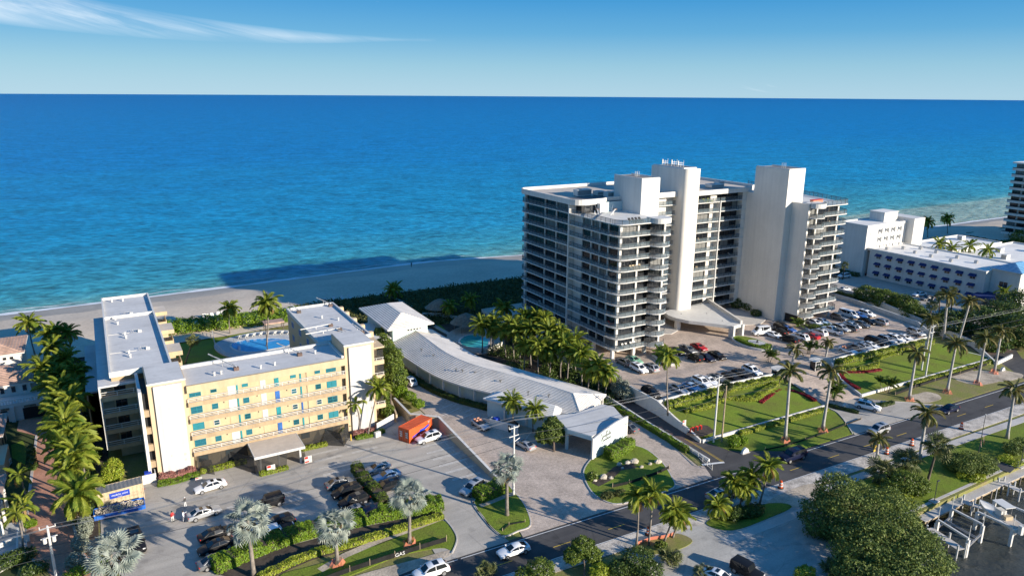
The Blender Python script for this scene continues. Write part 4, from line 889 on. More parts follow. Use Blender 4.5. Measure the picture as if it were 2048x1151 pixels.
for p in [(156.4, 118.6), (160.3, 120.2), (168.4, 120.6), (170.5, 128), (172.6, 137)]: column(p, .5, .5, DK, Z0-.24, 'white')
# entrance canopy
cp_ = [(125.5, 138.1)]+[(124.2, 134.6), (124.2, 131.8), (125.6, 128.6)]+[(132.2, 120.0), (135.4, 120.2), (142.7, 139.2)]
o = MB().prism(cp_, 4.35, 5.15).build('entrance_canopy', 'white', T)
wallrun(MB(), [(135.3, 120.4), (139.0, 130), (142.4, 139.0)], .5, 5.15, 5.95).build('upstand', 'ivory', o)
boxpart_(o, 'pylon', 'white', (131.9, 132.5, 119.6, 121.2, DK, 5.1), (135.2, 135.8, 119.8, 121.6, DK, 5.1)); boxpart_(o, 'column', 'ivory', (124.4, 125.6, 131.4, 132.4, DK, 4.35)); boxpart_(o, 'column', 'ivory', (138.5, 139.3, 134, 134.8, DK, 4.35))
for u, v in [(128, 134), (134, 131), (133, 124.5), (137.5, 133)]: MB().tube([(u, v, 5.15), (u, v, 5.2)], .18, 8).build('roof_drain', 'rail', o)
MB().prism([(112, 134), (121, 129.6), (124.5, 131), (126, 138.5), (112, 138.5)], DK, DK+.15).build('entrance_step', 'concrete', T); MB().prism([(137, 128), (147, 124.5), (152.5, 127), (152.6, 139), (141.5, 139)], DK, DK+.16).build('entrance_step', 'concrete', T)
# rooftop machines
def rtu(label, x, y, z, w, d, h, m='white'):
    t = thing('air_handler', label, 'rooftop machine', (x, y, z), 'machines on the tower roof')
    boxpart(t, 'casing', m, (x, x+w, y, y+d, z+.15, z+h)); boxpart(t, 'skid', 'rail', (x+.1, x+w-.1, y+.1, y+d-.1, z, z+.15))
    MB().tube([(x+w*.3, y+d*.5, z+h), (x+w*.3, y+d*.5, z+h+.12)], min(w, d)*.28, 10).build('fan', 'metal', t); boxpart(t, 'louvre', 'metal', (x+.15, x+w-.15, y-.03, y, z+.35, z+h-.2))
rtu('large white air handler at the left of the tower roof', 103.4, 147.0, ZR, 4.2, 2.0, 1.7); rtu('white air handler beside the large one on the tower roof', 108.4, 145.6, ZR, 2.4, 2.0, 1.2); rtu('white air handler near the left lift box on the tower roof', 109.0, 142.2, ZR, 3.2, 1.8, 1.4)
rtu('small grey machine behind the left lift box', 117.5, 143.5, ZR, 1.6, 1.4, 1.5, 'metal'); rtu('white machine behind the left lift box', 119.6, 141.4, ZR, 2.4, 1.8, 1.2); rtu('dark machine beside the centre shaft', 122.6, 142.0, ZR, 1.0, 1.0, 1.6, 'rail')
rtu('white machine on the roof right of the centre shaft', 138.0, 146.0, ZR, 3.6, 2.2, 1.1); rtu('low white machine near the right shaft', 145.5, 144.0, ZR, 4.6, 2.6, 1.0); rtu('white machine against the right shaft', 150.2, 146.0, ZR, 2.0, 2.0, 1.5); rtu('grey machine on the roof behind the right shaft', 141.5, 152.0, ZR, 2.0, 2.0, 1.2, 'metal')
for i, (x, y, z) in enumerate([(131, 141, 41.94), (131.5, 144, 41.94), (130.6, 146.5, 41.94)]):
    t = thing('antenna_frame', ['antenna frame at the near end of the centre shaft roof', 'antenna frame in the middle of the centre shaft roof', 'antenna frame at the far end of the centre shaft roof'][i], 'antenna', (x, y, z))
    b = MB()
    for dx in (-.9, 0, .9): b.tube([(x+dx, y, z), (x+dx, y, z+1.5+.3*dx)], .05, 6)
    b.bar((x-.9, y, z+.7), (x+.9, y, z+.7), .04); b.bar((x-.9, y, z+1.1), (x+.9, y, z+1.1), .04); b.build('mast', 'white', t)
    boxpart(t, 'panel_antenna', 'white', (x-1.0, x-.75, y-.12, y+.12, z+.6, z+1.7))
for i, (x, y, z) in enumerate([(155.6, 129.0, 41.74), (112.8, 135.8, 40.94)]):
    t = thing('roof_ladder', ['white ladder hoop on the right shaft', 'white ladder hoop on the left lift box'][i], 'ladder', (x, y, z))
    b = MB()
    for dx in (-.35, .35): b.tube([(x+dx, y, z), (x+dx, y, z+1.3), (x+dx, y+.6, z+1.3), (x+dx, y+.6, z)], .05, 6)
    b.build('hoop', 'white', t)
for i, (a, q) in enumerate([((100.2, 135.4, zk(11)), (97.4, 130.2)), ((104.2, 133.8, zk(11)), (98.2, 127.0))]):
    t = thing('roof_davit', ['far white cradle beam on the tower terrace', 'near white cradle beam on the tower terrace'][i], 'davit', a)
    MB().bar((a[0]+1.5, a[1]+1.0, a[2]+1.1), (q[0], q[1], a[2]+1.3), .11).build('beam', 'white', t); MB().tube([(a[0], a[1], a[2]), (a[0], a[1], a[2]+1.05)], .14, 8).build('stand', 'white', t)
    MB().box(a[0]+1.0, a[0]+1.7, a[1]+.6, a[1]+1.2, a[2]+.9, a[2]+1.3).build('counterweight', 'brick_brown', t); MB().bar((a[0], a[1], a[2]+2.4), (q[0], q[1], a[2]+1.3), .02).build('stay_cable', 'white', t)
# terrace and balcony seats
ch = proto('lounge_chair'); b = MB(); b.box(-.3, .3, -.8, .3, .28, .36); b.add([(-.3, .3, .3), (.3, .3, .3), (.3, .75, .85), (-.3, .75, .85), (-.3, .36, .26), (.3, .36, .26), (.3, .81, .8), (-.3, .81, .8)], [(0, 1, 2, 3), (7, 6, 5, 4), (0, 3, 7, 4), (1, 5, 6, 2), (2, 6, 7, 3)])
bo = b.build('seat', 'white'); part('seat', bo.data, ch); bpy.data.objects.remove(bo)
b = MB()
for x in (-.26, .26):
    for y in (-.7, .25): b.box(x-.03, x+.03, y-.03, y+.03, 0, .28)
bo = b.build('legs', 'white'); lg = bo.data; bpy.data.objects.remove(bo); part('legs', lg, ch)
KIDS.clear()
for i in range(4): dup(ch, (101.2+i*.95, 123.2, zk(11)), .2, 1.15, 'black sun lounger in the row on the tower terrace', 'sun lounger', 'black loungers on the tower terrace', swap={'white': 'dark'})
for i, (u, k) in enumerate([(100.2, 0), (101.2, 0), (102.6, 0), (103.6, 0)]): dup(ch, (u, 122.5, zk(0)), 0, .95, 'white chair on the lowest near balcony of the tower', 'chair', 'white chairs on the lowest near balcony')
for i, u in enumerate((101.4, 102.2, 103.0, 104.0)): dup(ch, (u, 122.5, zk(7)), 0, .95, 'tan chair in the row on a near balcony two thirds up the tower', 'chair', 'tan chairs on a near balcony', swap={'white': 'cont_tan'})
for i, u in enumerate((138.4, 140.0)): dup(ch, (u, 138.9, zk(11)), 0, 1.0, 'lime green chair on the top balcony right of the centre shaft', 'chair', 'lime chairs on the top balcony', swap={'white': 'leaf_lime'})
dup(ch, (98.0, 124.4, zk(2)), .8, 1.2, 'red chair on the corner of a low tower balcony', 'chair', swap={'white': 'red'})
rs_ = random.Random(4)
for i in range(34):
    k = rs_.randint(0, 10); spot = rs_.choice([(rs_.uniform(99.5, 104.8), 122.4), (rs_.uniform(134.5, 142), 138.9), (rs_.uniform(144, 151), 138.9), (rs_.uniform(160.5, 167), 120.5), (97.5, rs_.uniform(124.5, 137)), (97.5, rs_.uniform(143, 160)), (rs_.uniform(112, 122), 140.2)])
    dup(ch, (spot[0], spot[1], zk(k)), rs_.uniform(-1.5, 1.5), rs_.uniform(.8, 1.05), 'small patio chair standing alone on a balcony of the tower', 'chair', 'patio chairs scattered over the tower balconies', swap={'white': rs_.choice(['dark', 'wood', 'concrete', 'white'])})
t = thing('terrace_bar', 'brown wooden counter on the right terrace of the tower', 'counter', (161.5, 123.6, zk(11))); boxpart(t, 'counter', 'brick_red', (160.8, 164.6, 123.2, 124.2, zk(11), zk(11)+.95)); boxpart(t, 'counter_top', 'red', (160.7, 164.7, 123.1, 124.3, zk(11)+.95, zk(11)+1.05))
# podium edge walls, ramps and planters
wallfence('garden_wall', 'white wall along the tower podium left of the entrance drive', [(89.5, 98.5), (105, 98.6), (121.8, 97.3)], .3, 1.2, 2.85, 'white')
wallfence('garden_wall', 'white wall along the tower podium right of the entrance drive', [(139.7, 97.2), (157, 96.6), (174.3, 95.8)], .3, 1.2, 2.85, 'white')
wallfence('retaining_wall', 'tall cream retaining wall stepping down beside the brown garage ramp', [(89.4, 135), (89.4, 106), (89.4, 98.4), (88.9, 93), (88.7, 88), (88.4, 85.4)], .35, -.1, [2.95, 2.95, 2.95, 1.9, 1.0, .55], 'ivory')
wallfence('garden_wall', 'low white wall round the lawn left of the entrance drive', [(88.6, 85.2), (105, 84.9), (120.7, 84.5)], .3, -.1, .62, 'white')
wallfence('garden_wall', 'low white wall round the lawn right of the entrance drive', [(140, 98), (134.2, 91), (131.9, 84.3), (155, 83.7), (178.6, 83.0), (176.6, 87.5)], .3, -.1, [2.2, 1.3, .62, .62, .62, .9], 'white')
wallfence('garden_wall', 'sloping white wall beside the entrance drive under the small gatehouse', [(137.6, 101.5), (139.6, 97.3)], .4, 1.5, [2.7, 2.7], 'white')
wallfence('garden_wall', 'inner white wall beside the tower car park at the right', [(176.2, 96.2), (182.6, 104), (187.2, 127), (187.6, 140)], .35, 0, 3.1, 'white')
wallfence('garden_wall', 'outer white wall of the right garage ramp', [(176.0, 80.9), (184.5, 91), (190.5, 120), (192.8, 131), (193, 150)], .35, -.1, [.8, 1.6, 3.4, 3.4, 3.4], 'white')
wallfence('garden_wall', 'short white wall at the corner of the far right street', [(176.2, 80.7), (184.5, 81.6)], .35, -.1, [.8, .9], 'white')
t = thing('fountain_island', 'oval planted island with white kerb and small fountain before the canopy', 'planter', (133, 114, DK))
ov = [(132.9+3.2*math.cos(a), 114.6+5.6*math.sin(a)) for a in [2*PI*i/32 for i in range(32)]]
MB().prism(ov, DK, DK+.5).build('kerb_ring', 'white', t)
MB().prism([(132.9+2.85*math.cos(a), 114.6+5.2*math.sin(a)) for a in [2*PI*i/32 for i in range(32)]], DK+.5, DK+.56).build('turf', 'grass', t)
MB().prism([(133.0+1.7*math.cos(a), 113.0+2.4*math.sin(a)) for a in [2*PI*i/24 for i in range(24)]], DK+.56, DK+.85).build('basin', 'white', t); MB().prism([(133.0+1.4*math.cos(a), 113.0+2.1*math.sin(a)) for a in [2*PI*i/24 for i in range(24)]], DK+.85, DK+.88).build('water', 'pooldeck', t); MB().tube([(133, 113, DK+.88), (133, 113, DK+1.6)], [.3, .12], 8).build('nozzle', 'rail', t)
for i, (x, y) in enumerate([P(1556, 733, DK+2.2), P(1632, 716, DK+2.2)]):
    t = thing('gatehouse', ['small gatehouse with white flat roof left of the entrance drive', 'small gatehouse with white flat roof right of the entrance drive'][i], 'gatehouse', (x, y, DK))
    boxpart(t, 'wall', 'glass_dark', (x-.8, x+.8, y-.7, y+.7, DK-.6, DK+1.75)); boxpart(t, 'corner_posts', 'white', *[(x+a-.06, x+a+.06, y+c-.06, y+c+.06, DK-.6, DK+1.78) for a in (-.84, .84) for c in (-.74, .74)]); MB().prism([(x+1.5*math.cos(q)*abs(math.cos(q))**-.3, y+1.15*math.sin(q)*abs(math.sin(q))**-.3) for q in [.05+2*PI*i/24 for i in range(24)]], DK+1.78, DK+1.98).build('roof', 'white', t); window(t, (x-.7, y-.72, DK+.2), 1.4, .9, 'v', 'white', 'glass', 2)
t = thing('planter_bed', 'low white walled planting bed in the tower car park by the right stack', 'planter', (158, 112, DK)); wallrun(MB(), [(154.5, 118.5), (153.2, 113.2), (160.5, 110.8), (162.5, 115.5)], .25, DK, DK+.5).build('edging', 'white', t); MB().prism([(154.5, 118.5), (153.2, 113.2), (160.5, 110.8), (162.5, 115.5)], DK, DK+.4).build('soil', 'soil', t)
t = thing('planter_bed', 'low white walled planting bed at the near corner of the tower', 'planter', (107, 118, DK)); wallrun(MB(), [(110.8, 121.0), (109.0, 116.5), (107.6, 112.2), (104.8, 113.6), (106.6, 120)], .25, DK, DK+.55).build('edging', 'white', t); MB().prism([(110.8, 121.0), (109.0, 116.5), (107.6, 112.2), (104.8, 113.6), (106.6, 120)], DK, DK+.42).build('soil', 'soil', t)
# ------------------------------------------------------------------ the motel with the long curved roof
K = thing('motel', 'pale blue motel with a long curved white tile roof', 'motel', (60, 125, 0))
LE = smoothline([(55.6, 158), (55.1, 147), (55.8, 136), (56.9, 128.6), (59.2, 122.1), (62.1, 116.9), (66.8, 107.6), (71.5, 98.3)], 6)
RI = smoothline([(62.2, 158), (62.1, 147), (62.1, 136), (63.6, 127.8), (66.5, 121.0), (69.2, 115.6), (71.8, 109.2), (73.6, 104.1)], 6)
RE = smoothline([(68.4, 158), (69.0, 147), (69.5, 136.5), (71.4, 130.2), (75.0, 121.4), (77.8, 114.8), (80.2, 109), (81.7, 104.6)], 6)
ZE, ZRg = 3.35, 5.45
def slope(par, low, high, zl, zh, rows, name='roof_tiles', m='tile_white', step=.14):
    b = MB(); n = len(low)
    for r in range(rows):
        t0, t1 = r/rows, (r+1)/rows; V = []
        for i in range(n):
            a, c = Vector(low[i][:2]), Vector(high[i][:2]); p, q = a.lerp(c, t0), a.lerp(c, t1)
            z0, z1 = zl+(zh-zl)*t0, zl+(zh-zl)*t1
            V += [(p.x, p.y, z0-.02), (p.x, p.y, z0+step), (q.x, q.y, z1+.012)]
        for i in range(n-1):
            b.add([V[3*i], V[3*i+3], V[3*i+4], V[3*i+1]], [(0, 1, 2, 3)]); b.add([V[3*i+1], V[3*i+4], V[3*i+5], V[3*i+2]], [(0, 1, 2, 3)])
    return b.build(name, m, par)
slope(K, LE, RI, ZE, ZRg, 15); slope(K, RE, RI, ZE, ZRg, 13)
slope(K, [LE[-1], RE[-1]], [RI[-1], (RI[-1][0]+.02, RI[-1][1])], ZE, ZRg, 13)
b = MB(); b.tube([(p[0], p[1], ZRg+.03) for p in RI], .14, 6); b.tube([(LE[-1][0], LE[-1][1], ZE+.08), (RI[-1][0], RI[-1][1], ZRg+.04)], .13, 6); b.tube([(RE[-1][0], RE[-1][1], ZE+.08), (RI[-1][0], RI[-1][1], ZRg+.04)], .13, 6); b.build('ridge_cap', 'tile_white', K)
b = MB(); wallrun(b, LE+[RE[-1]], .12, ZE-.22, ZE-.01); wallrun(b, RE, .12, ZE-.22, ZE-.012); b.build('fascia', 'white', K)
def offset(line, d):
    out = []
    for i, p in enumerate(line):
        a, c = Vector(line[max(i-1, 0)][:2]), Vector(line[min(i+1, len(line)-1)][:2]); t = (c-a).normalized(); out.append((p[0]-t.y*d, p[1]+t.x*d))
    return out
WL = offset(LE, 1.7); WR = offset(RE, -.9)
wallrun(MB(), WL[:-3], .25, 0, ZE+.2).build('wall', 'pale_blue', K); wallrun(MB(), WR, .25, 0, ZE-.1).build('wall', 'white', K); wallrun(MB(), [WL[-4], (72.6, 100.4), (80.9, 105.0)], .25, 0, ZE-.05).build('wall', 'white', K)
for i in range(3, len(LE)-8, 4):
    p = offset(LE, .25)[i]; boxpart(K, 'porch_post', 'white', (p[0]-.16, p[0]+.16, p[1]-.16, p[1]+.16, 0, ZE-.1))
for i in range(2, len(WL)-8, 2):
    a, c = Vector(WL[i]), Vector(WL[i+1]); d = (c-a).normalized(); w = (c-a).length*.6; rz = math.atan2(d.y, d.x)
    f, q = _wmesh(round(w, 1), 1.9 if i % 4 else 1.1, 1 if i % 4 else 2, 1, 'white', 'glass'); o = part('door' if i % 4 else 'window', f, K, (a.x-60+d.y*.0-(-d.y)*-.14-.0, a.y-125-d.x*.14, .1 if i % 4 else .95), (0, 0, rz)); part('pane', q, o)
for (u, v) in [(60.4, 127.5), (61.2, 126.2), (65.4, 117.6), (58.8, 142), (59.6, 137.2), (69.9, 106.9), (67.2, 110), (63, 124)]:
    s = thing('plumbing_vent', 'small dark vent pipe with its shadow on the long curved roof', 'roof vent', (u, v, 4.4), 'vent pipes on the curved motel roof'); MB().tube([(u, v, 4.2), (u, v, 5.1)], .07, 6).tube([(u-.25, v, 5.05), (u+.25, v, 5.05)], .1, 6).build('pipe', 'rail', s)
# two-storey hip block at the sea end
boxpart(K, 'wall', 'pale_blue', (56.4, 65.2, 153.2, 171.0, 0, 6.9))
def hiproof(par, x0, x1, y0, y1, z, rise, m='tile_white', rows=9, over=0, name='roof_tiles'):
    x0 -= over; x1 += over; y0 -= over; y1 += over
    wx, wy = x1-x0, y1-y0; inset = min(wx, wy)/2
    if wx >= wy: r0, r1 = (x0+inset, (y0+y1)/2), (x1-inset, (y0+y1)/2)
    else: r0, r1 = ((x0+x1)/2, y0+inset), ((x0+x1)/2, y1-inset)
    c = [(x0, y0), (x1, y0), (x1, y1), (x0, y1)]
    pr = [(c[0], c[1], r0, r1), (c[1], c[2], r1, r1), (c[2], c[3], r1, r0), (c[3], c[0], r0, r0)] if wx >= wy else [(c[0], c[1], r0, r0), (c[1], c[2], r0, r1), (c[2], c[3], r1, r1), (c[3], c[0], r1, r0)]
    for a, d, e, f in pr:
        slope(par, [a, d], [e, f if f != e else (e[0]+.01, e[1]+.01)], z, z+rise, rows, name, m)
    wallrun(MB(), c+[c[0]], .12, z-.2, z-.01).build('fascia', 'white', par)
hiproof(K, 54.6, 66.2, 151.6, 172.0, 7.2, 2.0, rows=11)
boxpart(K, 'porch_roof', 'tile_white', (50.8, 55.6, 152.5, 165.5, 4.9, 5.15)); boxpart(K, 'porch_fascia', 'white', (50.6, 55.7, 152.3, 152.5, 4.75, 5.17), (50.6, 50.8, 152.5, 165.5, 4.75, 5.17))
for u, v in [(51.2, 153), (51.2, 158.5), (51.2, 164.5), (55.2, 153)]: boxpart(K, 'porch_post', 'white', (u-.15, u+.15, v-.15, v+.15, 0, 4.75))
for i in range(5): window(K, (60.0+i*.75, 153.2, 5.7), .6, .5, 'v', 'white', 'glass', 1)
boxpart(K, 'roof_hatch', 'glass_dark', (57.0, 58.2, 156.2, 157.0, 7.75, 8.1))
# reception annex
AX = [(59.9, 114.6), (66.9, 101.0), (70.6, 102.6), (64.0, 116.2)]
wallrun(MB(), [(64.6, 115.4), (60.6, 114.0), (67.2, 101.4), (70.2, 102.8)], .25, 0, 3.2).build('wall', 'pale_blue', K)
AR = [(63.4, 113.4), (69.0, 103.2)]
for lo_, hi_ in (((AX[0], AX[1]), (AR[0], AR[1])), ((AX[1], AX[2]), (AR[1], (AR[1][0]+.01, AR[1][1]))), ((AX[2], AX[3]), (AR[1], AR[0])), ((AX[3], AX[0]), (AR[0], (AR[0][0]-.01, AR[0][1])))): slope(K, list(lo_), list(hi_), 3.45, 4.45, 7, m='white_roof', step=.06)
wallrun(MB(), [AX[0], AX[1], AX[2]], .12, 3.2, 3.43).build('fascia', 'white', K)
for i_, (u_, v_) in enumerate(((62.2, 110.6), (64.4, 106.4))): MB().box(u_-.05, u_+.9, v_-.6, v_+.02, .3, 2.2).build('service_door', 'white', K)
# drive-through porch with the sign wall
MB().prism([(65.9, 94.6), (68.0, 90.4), (76.9, 92.6), (78.6, 98.2), (77.3, 100.2), (70.6, 99.2), (67.0, 100.4)], 3.75, 4.1).build('porch_roof', 'roof_dark' if 0 else 'grey_roof', K)
wallrun(MB(), [(67.0, 100.4), (65.9, 94.6), (68.0, 90.4)], .16, 3.3, 4.0).build('porch_beam', 'pale_blue', K)
for u, v in [(66.2, 95.2), (67.0, 99.6), (77.6, 98.6), (72.5, 97.6)]: boxpart(K, 'porch_post', 'pale_blue', (u-.22, u+.22, v-.22, v+.22, 0, 3.74))
boxpart(K, 'glazed_lobby', 'glass_dark', (70.8, 77.0, 99.6, 99.75, .1, 3.2))
sa, sb_ = Vector((67.9, 89.9)), Vector((76.8, 92.2)); sdv = (sb_-sa).normalized(); sn = Vector((sdv.y, -sdv.x)); SL = (sb_-sa).length
def sg(x, z, o=0.0): q = sa+sdv*x+sn*o; return (q.x, q.y, z)
def stop_(x): t = x/SL; return 3.75+1.15*math.sin(PI*.5*min(1, t*1.15))**1.0-.0*t
nb = 11; b = MB()
for j in range(nb):                       # horizontal weatherboards, each lapped over the next
    for i in range(24):
        x0, x1 = SL*i/24, SL*(i+1)/24; zt = lambda x: min((j+1)*.45, stop_(x)); zb = j*.45
        if zb >= stop_(x1) and zb >= stop_(x0): continue
        b.add([sg(x0, zb, .10), sg(x1, zb, .10), sg(x1, max(zt(x1), zb), .06), sg(x0, max(zt(x0), zb), .06), sg(x0, zb, .04), sg(x1, zb, .04)], [(0, 1, 2, 3), (4, 5, 1, 0)])
b.add([sg(SL*i/24, 0, -.1) for i in range(25)]+[sg(SL*i/24, stop_(SL*i/24), -.1) for i in range(25)], [(i+1, i, 25+i, 26+i) for i in range(24)])
sw = b.build('sign_wall', 'mint_board', K)
b = MB(); 
for i in range(24):
    x0, x1 = SL*i/24, SL*(i+1)/24; b.add([sg(x0, stop_(x0), .16), sg(x1, stop_(x1), .16), sg(x1, stop_(x1), -.14), sg(x0, stop_(x0), -.14), sg(x0, stop_(x0)+.12, .16), sg(x1, stop_(x1)+.12, .16), sg(x1, stop_(x1)+.12, -.14), sg(x0, stop_(x0)+.12, -.14)], [(4, 5, 6, 7), (0, 1, 5, 4), (2, 3, 7, 6)])
b.build('coping', 'white', sw)
for x in (0, SL): q0 = sg(x, 0, 0); MB().box(q0[0]-.2, q0[0]+.2, q0[1]-.2, q0[1]+.2, 0, stop_(x)+.15).build('end_post', 'white', sw)
# handwritten sign: two lines of thin cursive strokes and a small palm
b = MB()
def scribble(x, z, s, n, lead, seed):
    rr = random.Random(seed); pts = [(x-.3*s, z+.2*s), (x, z+lead*s), (x+.12*s, z+.1*s), (x-.1*s, z-.5*s), (x+.25*s, z+.1*s)]; cx = x+.35*s
    for i in range(n):
        hh = rr.choice([.34, .4, .36, .85]); pts += [(cx, z), (cx+.08*s, z+hh*s), (cx+.16*s, z+hh*.5*s), (cx+.2*s, z)]; cx += .3*s
    return smoothline([(p[0], p[1], 0) for p in pts], 3)
for pts in (scribble(2.2, 3.05, .95, 8, 1.0, 3), scribble(2.5, 2.35, .85, 8, .9, 5)):
    for i in range(len(pts)-1): b.bar(sg(pts[i][0], pts[i][1]+.05*pts[i][0], .11), sg(pts[i+1][0], pts[i+1][1]+.05*pts[i+1][0], .11), .022)
for a in range(6): b.bar(sg(3.6, 4.05, .11), sg(3.6+.3*math.cos(a*.63), 4.05+.22*math.sin(a*.63)-.02, .11), .03)
b.bar(sg(3.6, 4.05, .11), sg(3.5, 3.6, .11), .02); b.build('sign_script', 'roof_dark', sw)
# bin store beside the annex
t = thing('bin_store', 'white walled bin store with a blue bin beside the motel annex', 'bin store', (61, 106, 0)); wallrun(MB(), [(59.6, 110.2), (58.6, 109.4), (61.8, 104.4)], .2, 0, 1.6).build('wall', 'white', t); boxpart(t, 'bin', 'blue_print', (59.3, 60.3, 108.6, 109.5, 0, 1.7)); boxpart(t, 'dumpster', 'dark', (60.6, 62.6, 105.6, 107.4, 0, 1.3))
wallfence('retaining_wall', 'cream retaining wall between the yellow block car park and the motel', [(50.15, 91.2), (50.15, 113.6), (46.0, 117.4), (46.6, 127)], .3, -.1, [.9, 2.2, 2.2, 1.6], 'cream', cap=.12)
wallfence('garden_wall', 'short cream wall running back behind the orange container', [(44.2, 119.6), (45.6, 126), (46, 132)], .3, -.1, [1.6, 1.6, 1.6], 'cream')
wallfence('fence', 'white fence panels beside the right stair pier', [(39.4, 117.2), (41.2, 118.2), (43.6, 119.6)], .12, 0, 1.9, 'white', cat='fence')
wallfence('fence', 'white steel railing wall between motel hedge and brown ramp', [(84.7, 79.6), (84.6, 97), (84.4, 110)], .3, -.05, [.5, .9, 1.6], 'white', cat='fence')
t = thing('fence', 'white mesh fence stepping down to the road beside the ramp', 'fence', (83.4, 79, 0)); railing(t, [(83.0, 77.2), (84.2, 82), (84.5, 92)], 0, 1.0, ('white', None), 1.5, bars=2)
# tiki huts by the beach
def tiki(label, x, y, w, h):
    t = thing('thatched_hut', label, 'thatched hut', (x, y, .2))
    for dx in (-1, 1):
        for dy in (-1, 1): MB().tube([(x+dx*w*.7, y+dy*w*.6, .1), (x+dx*w*.7, y+dy*w*.6, h)], .1, 6).build('post', 'trunk', t)
    b = MB(); rings = [(1.1, h-.3), (1.0, h-.1), (.82, h+.6), (.5, h+1.4), (.12, h+2.0)]; V = []
    for r, z in rings: V += [(x+r*w*1.15*math.cos(a), y+r*w*math.sin(a), z+random.uniform(-.06, .06)) for a in [2*PI*i/18 for i in range(18)]]
    F = [(j*18+i, j*18+(i+1) % 18, (j+1)*18+(i+1) % 18, (j+1)*18+i) for j in range(4) for i in range(18)]; F.append(tuple(72+i for i in range(18))); b.add(V, F); b.build('thatch', 'thatch', t, smooth=True)
tiki('round thatched hut at the dune edge behind the motel', *P(880, 632), 3.4, 3.0); tiki('wide thatched hut beside the green pool', *P(932, 660), 3.4, 2.6)
wallfence('fence', 'pale fence at the dune edge near the thatched huts', px([(845, 634), (880, 634), (915, 641)]), .15, 0, 1.3, 'pale_blue', cat='fence')
wallfence('fence', 'white pool fence around the green pool', px([(905, 690), (935, 702), (975, 706), (1005, 692)]), .05, .1, 1.2, 'white', cat='fence').location
wallfence('garden_wall', 'pale low wall between courtyard lawn and sea grape hedge', px([(325, 672), (420, 662), (500, 653), (562, 647)]), .3, 0, .55, 'cream')
t = thing('fence', 'white railing around the courtyard pool deck', 'fence', (22, 175, .3)); railing(t, px([(425, 668), (430, 692), (452, 713), (480, 721), (525, 716)], .35), .35, 1.1, ('white', None), 1.3, bars=2)
t = thing('pergola', 'brown tiled pergola beyond the courtyard pool', 'pergola', (34, 186, .3)); x, y = P(548, 660, .3); boxpart(t, 'roof', 'tile_terra', (x-2.5, x+2.5, y-1.5, y+1.5, 2.5, 2.8)); boxpart(t, 'posts', 'brick_brown', *[(x+a-.1, x+a+.1, y+c-.1, y+c+.1, .3, 2.5) for a in (-2.2, 2.2) for c in (-1.2, 1.2)])
# loungers on the deck and the beach
KIDS.clear()
for i, (a, q) in enumerate([(478, 676), (492, 674), (506, 672), (520, 670), (533, 669), (548, 668), (562, 667), (576, 667)]): dup(ch, PZ(a, q, .35), PI+.3, 1.25, 'white lounger in the row behind the courtyard pool', 'sun lounger', 'loungers behind the courtyard pool')
for i, (a, q) in enumerate([(410, 637), (418, 637), (427, 635), (436, 633), (445, 632), (455, 633)]): dup(ch, PZ(a, q, .3), random.uniform(-.4, .4), 1.4, 'white beach lounger in the cluster on the sand by the hedge', 'sun lounger', 'white loungers on the sunlit sand')
for i, (a, q) in enumerate([(650, 604), (668, 601), (684, 599), (700, 597)]): dup(ch, PZ(a, q, .4), random.uniform(-.4, .4), 1.3, 'pale lounger on the shaded beach beyond the right wing', 'sun lounger', 'loungers on the shaded beach')
# ------------------------------------------------------------------ villas at the left edge
def balustrade(par, a, c, z, n):
    b = MB(); b.bar((a[0], a[1], z+.8), (c[0], c[1], z+.8), .1, h=.06); b.bar((a[0], a[1], z+.05), (c[0], c[1], z+.05), .1, h=.06)
    for i in range(n+1): t = i/n; b.tube([(a[0]+(c[0]-a[0])*t, a[1]+(c[1]-a[1])*t, z+.1), (a[0]+(c[0]-a[0])*t, a[1]+(c[1]-a[1])*t, z+.4), (a[0]+(c[0]-a[0])*t, a[1]+(c[1]-a[1])*t, z+.75)], [.05, .09, .05], 6)
    b.build('balustrade', 'white', par)
A = thing('villa', 'white two storey villa with brown tiled roofs and dark garage doors', 'house', (-20, 155, 0))
boxpart(A, 'wall', 'white', (-34, -17.2, 173.0, 184.0, 0, 7.9)); hiproof(A, -34, -17.2, 173.0, 184.0, 7.9, 1.8, 'tile_terra', 12, .7)
boxpart(A, 'wall', 'white', (-34, -15.2, 160.0, 171.4, 0, 5.7)); hiproof(A, -34, -15.2, 160.0, 170.6, 5.7, 2.2, 'tile_terra', 12, .6)
boxpart(A, 'wall', 'white', (-34, -12.0, 155.0, 159.95, 0, 3.3)); boxpart(A, 'terrace_edge', 'white', (-34, -11.8, 154.8, 155.0, 2.9, 3.5)); balustrade(A, (-24, 154.9), (-12.0, 154.9), 3.45, 26)
for u in (-20.2, -18.4, -16.6): window(A, (u, 159.98, 3.9), .8, 1.3, 'v', 'white', 'glass', 1)
for u in (-21.6, -20.4, -19.2): window(A, (u, 172.98, 6.5), .75, .7, 'v', 'white', 'glass', 1)
for u, w in ((-22.6, 3.6), (-16.6, 3.8)): o = boxpart(A, 'garage_door', 'dark', (u, u+w, 154.95, 155.02, .05, 2.3))
for u in (-22.8, -19.9, -16.3, -13.6): boxpart(A, 'grille', 'thatch', (u, u+1.9, 154.74, 154.8, 2.45, 2.85))
for u in (-18.2, -12.6): boxpart(A, 'pillar', 'white', (u-.35, u+.35, 154.5, 154.98, 0, 3.0))
Bv = thing('villa', 'yellow villa with arched loggia and tiled roof at the left edge', 'house', (-20, 140, 0))
boxpart(Bv, 'wall', 'cream', (-36, -18.8, 138.0, 147.0, 0, 4.6)); hiproof(Bv, -36, -18.8, 138.0, 147.0, 4.6, 1.6, 'tile_terra', 10, .7)
boxpart(Bv, 'wall', 'cream', (-36, -17.6, 130.0, 137.98, 0, 2.8)); hiproof(Bv, -36, -19.6, 130.0, 137.6, 2.9, 1.2, 'tile_terra', 8, .5)
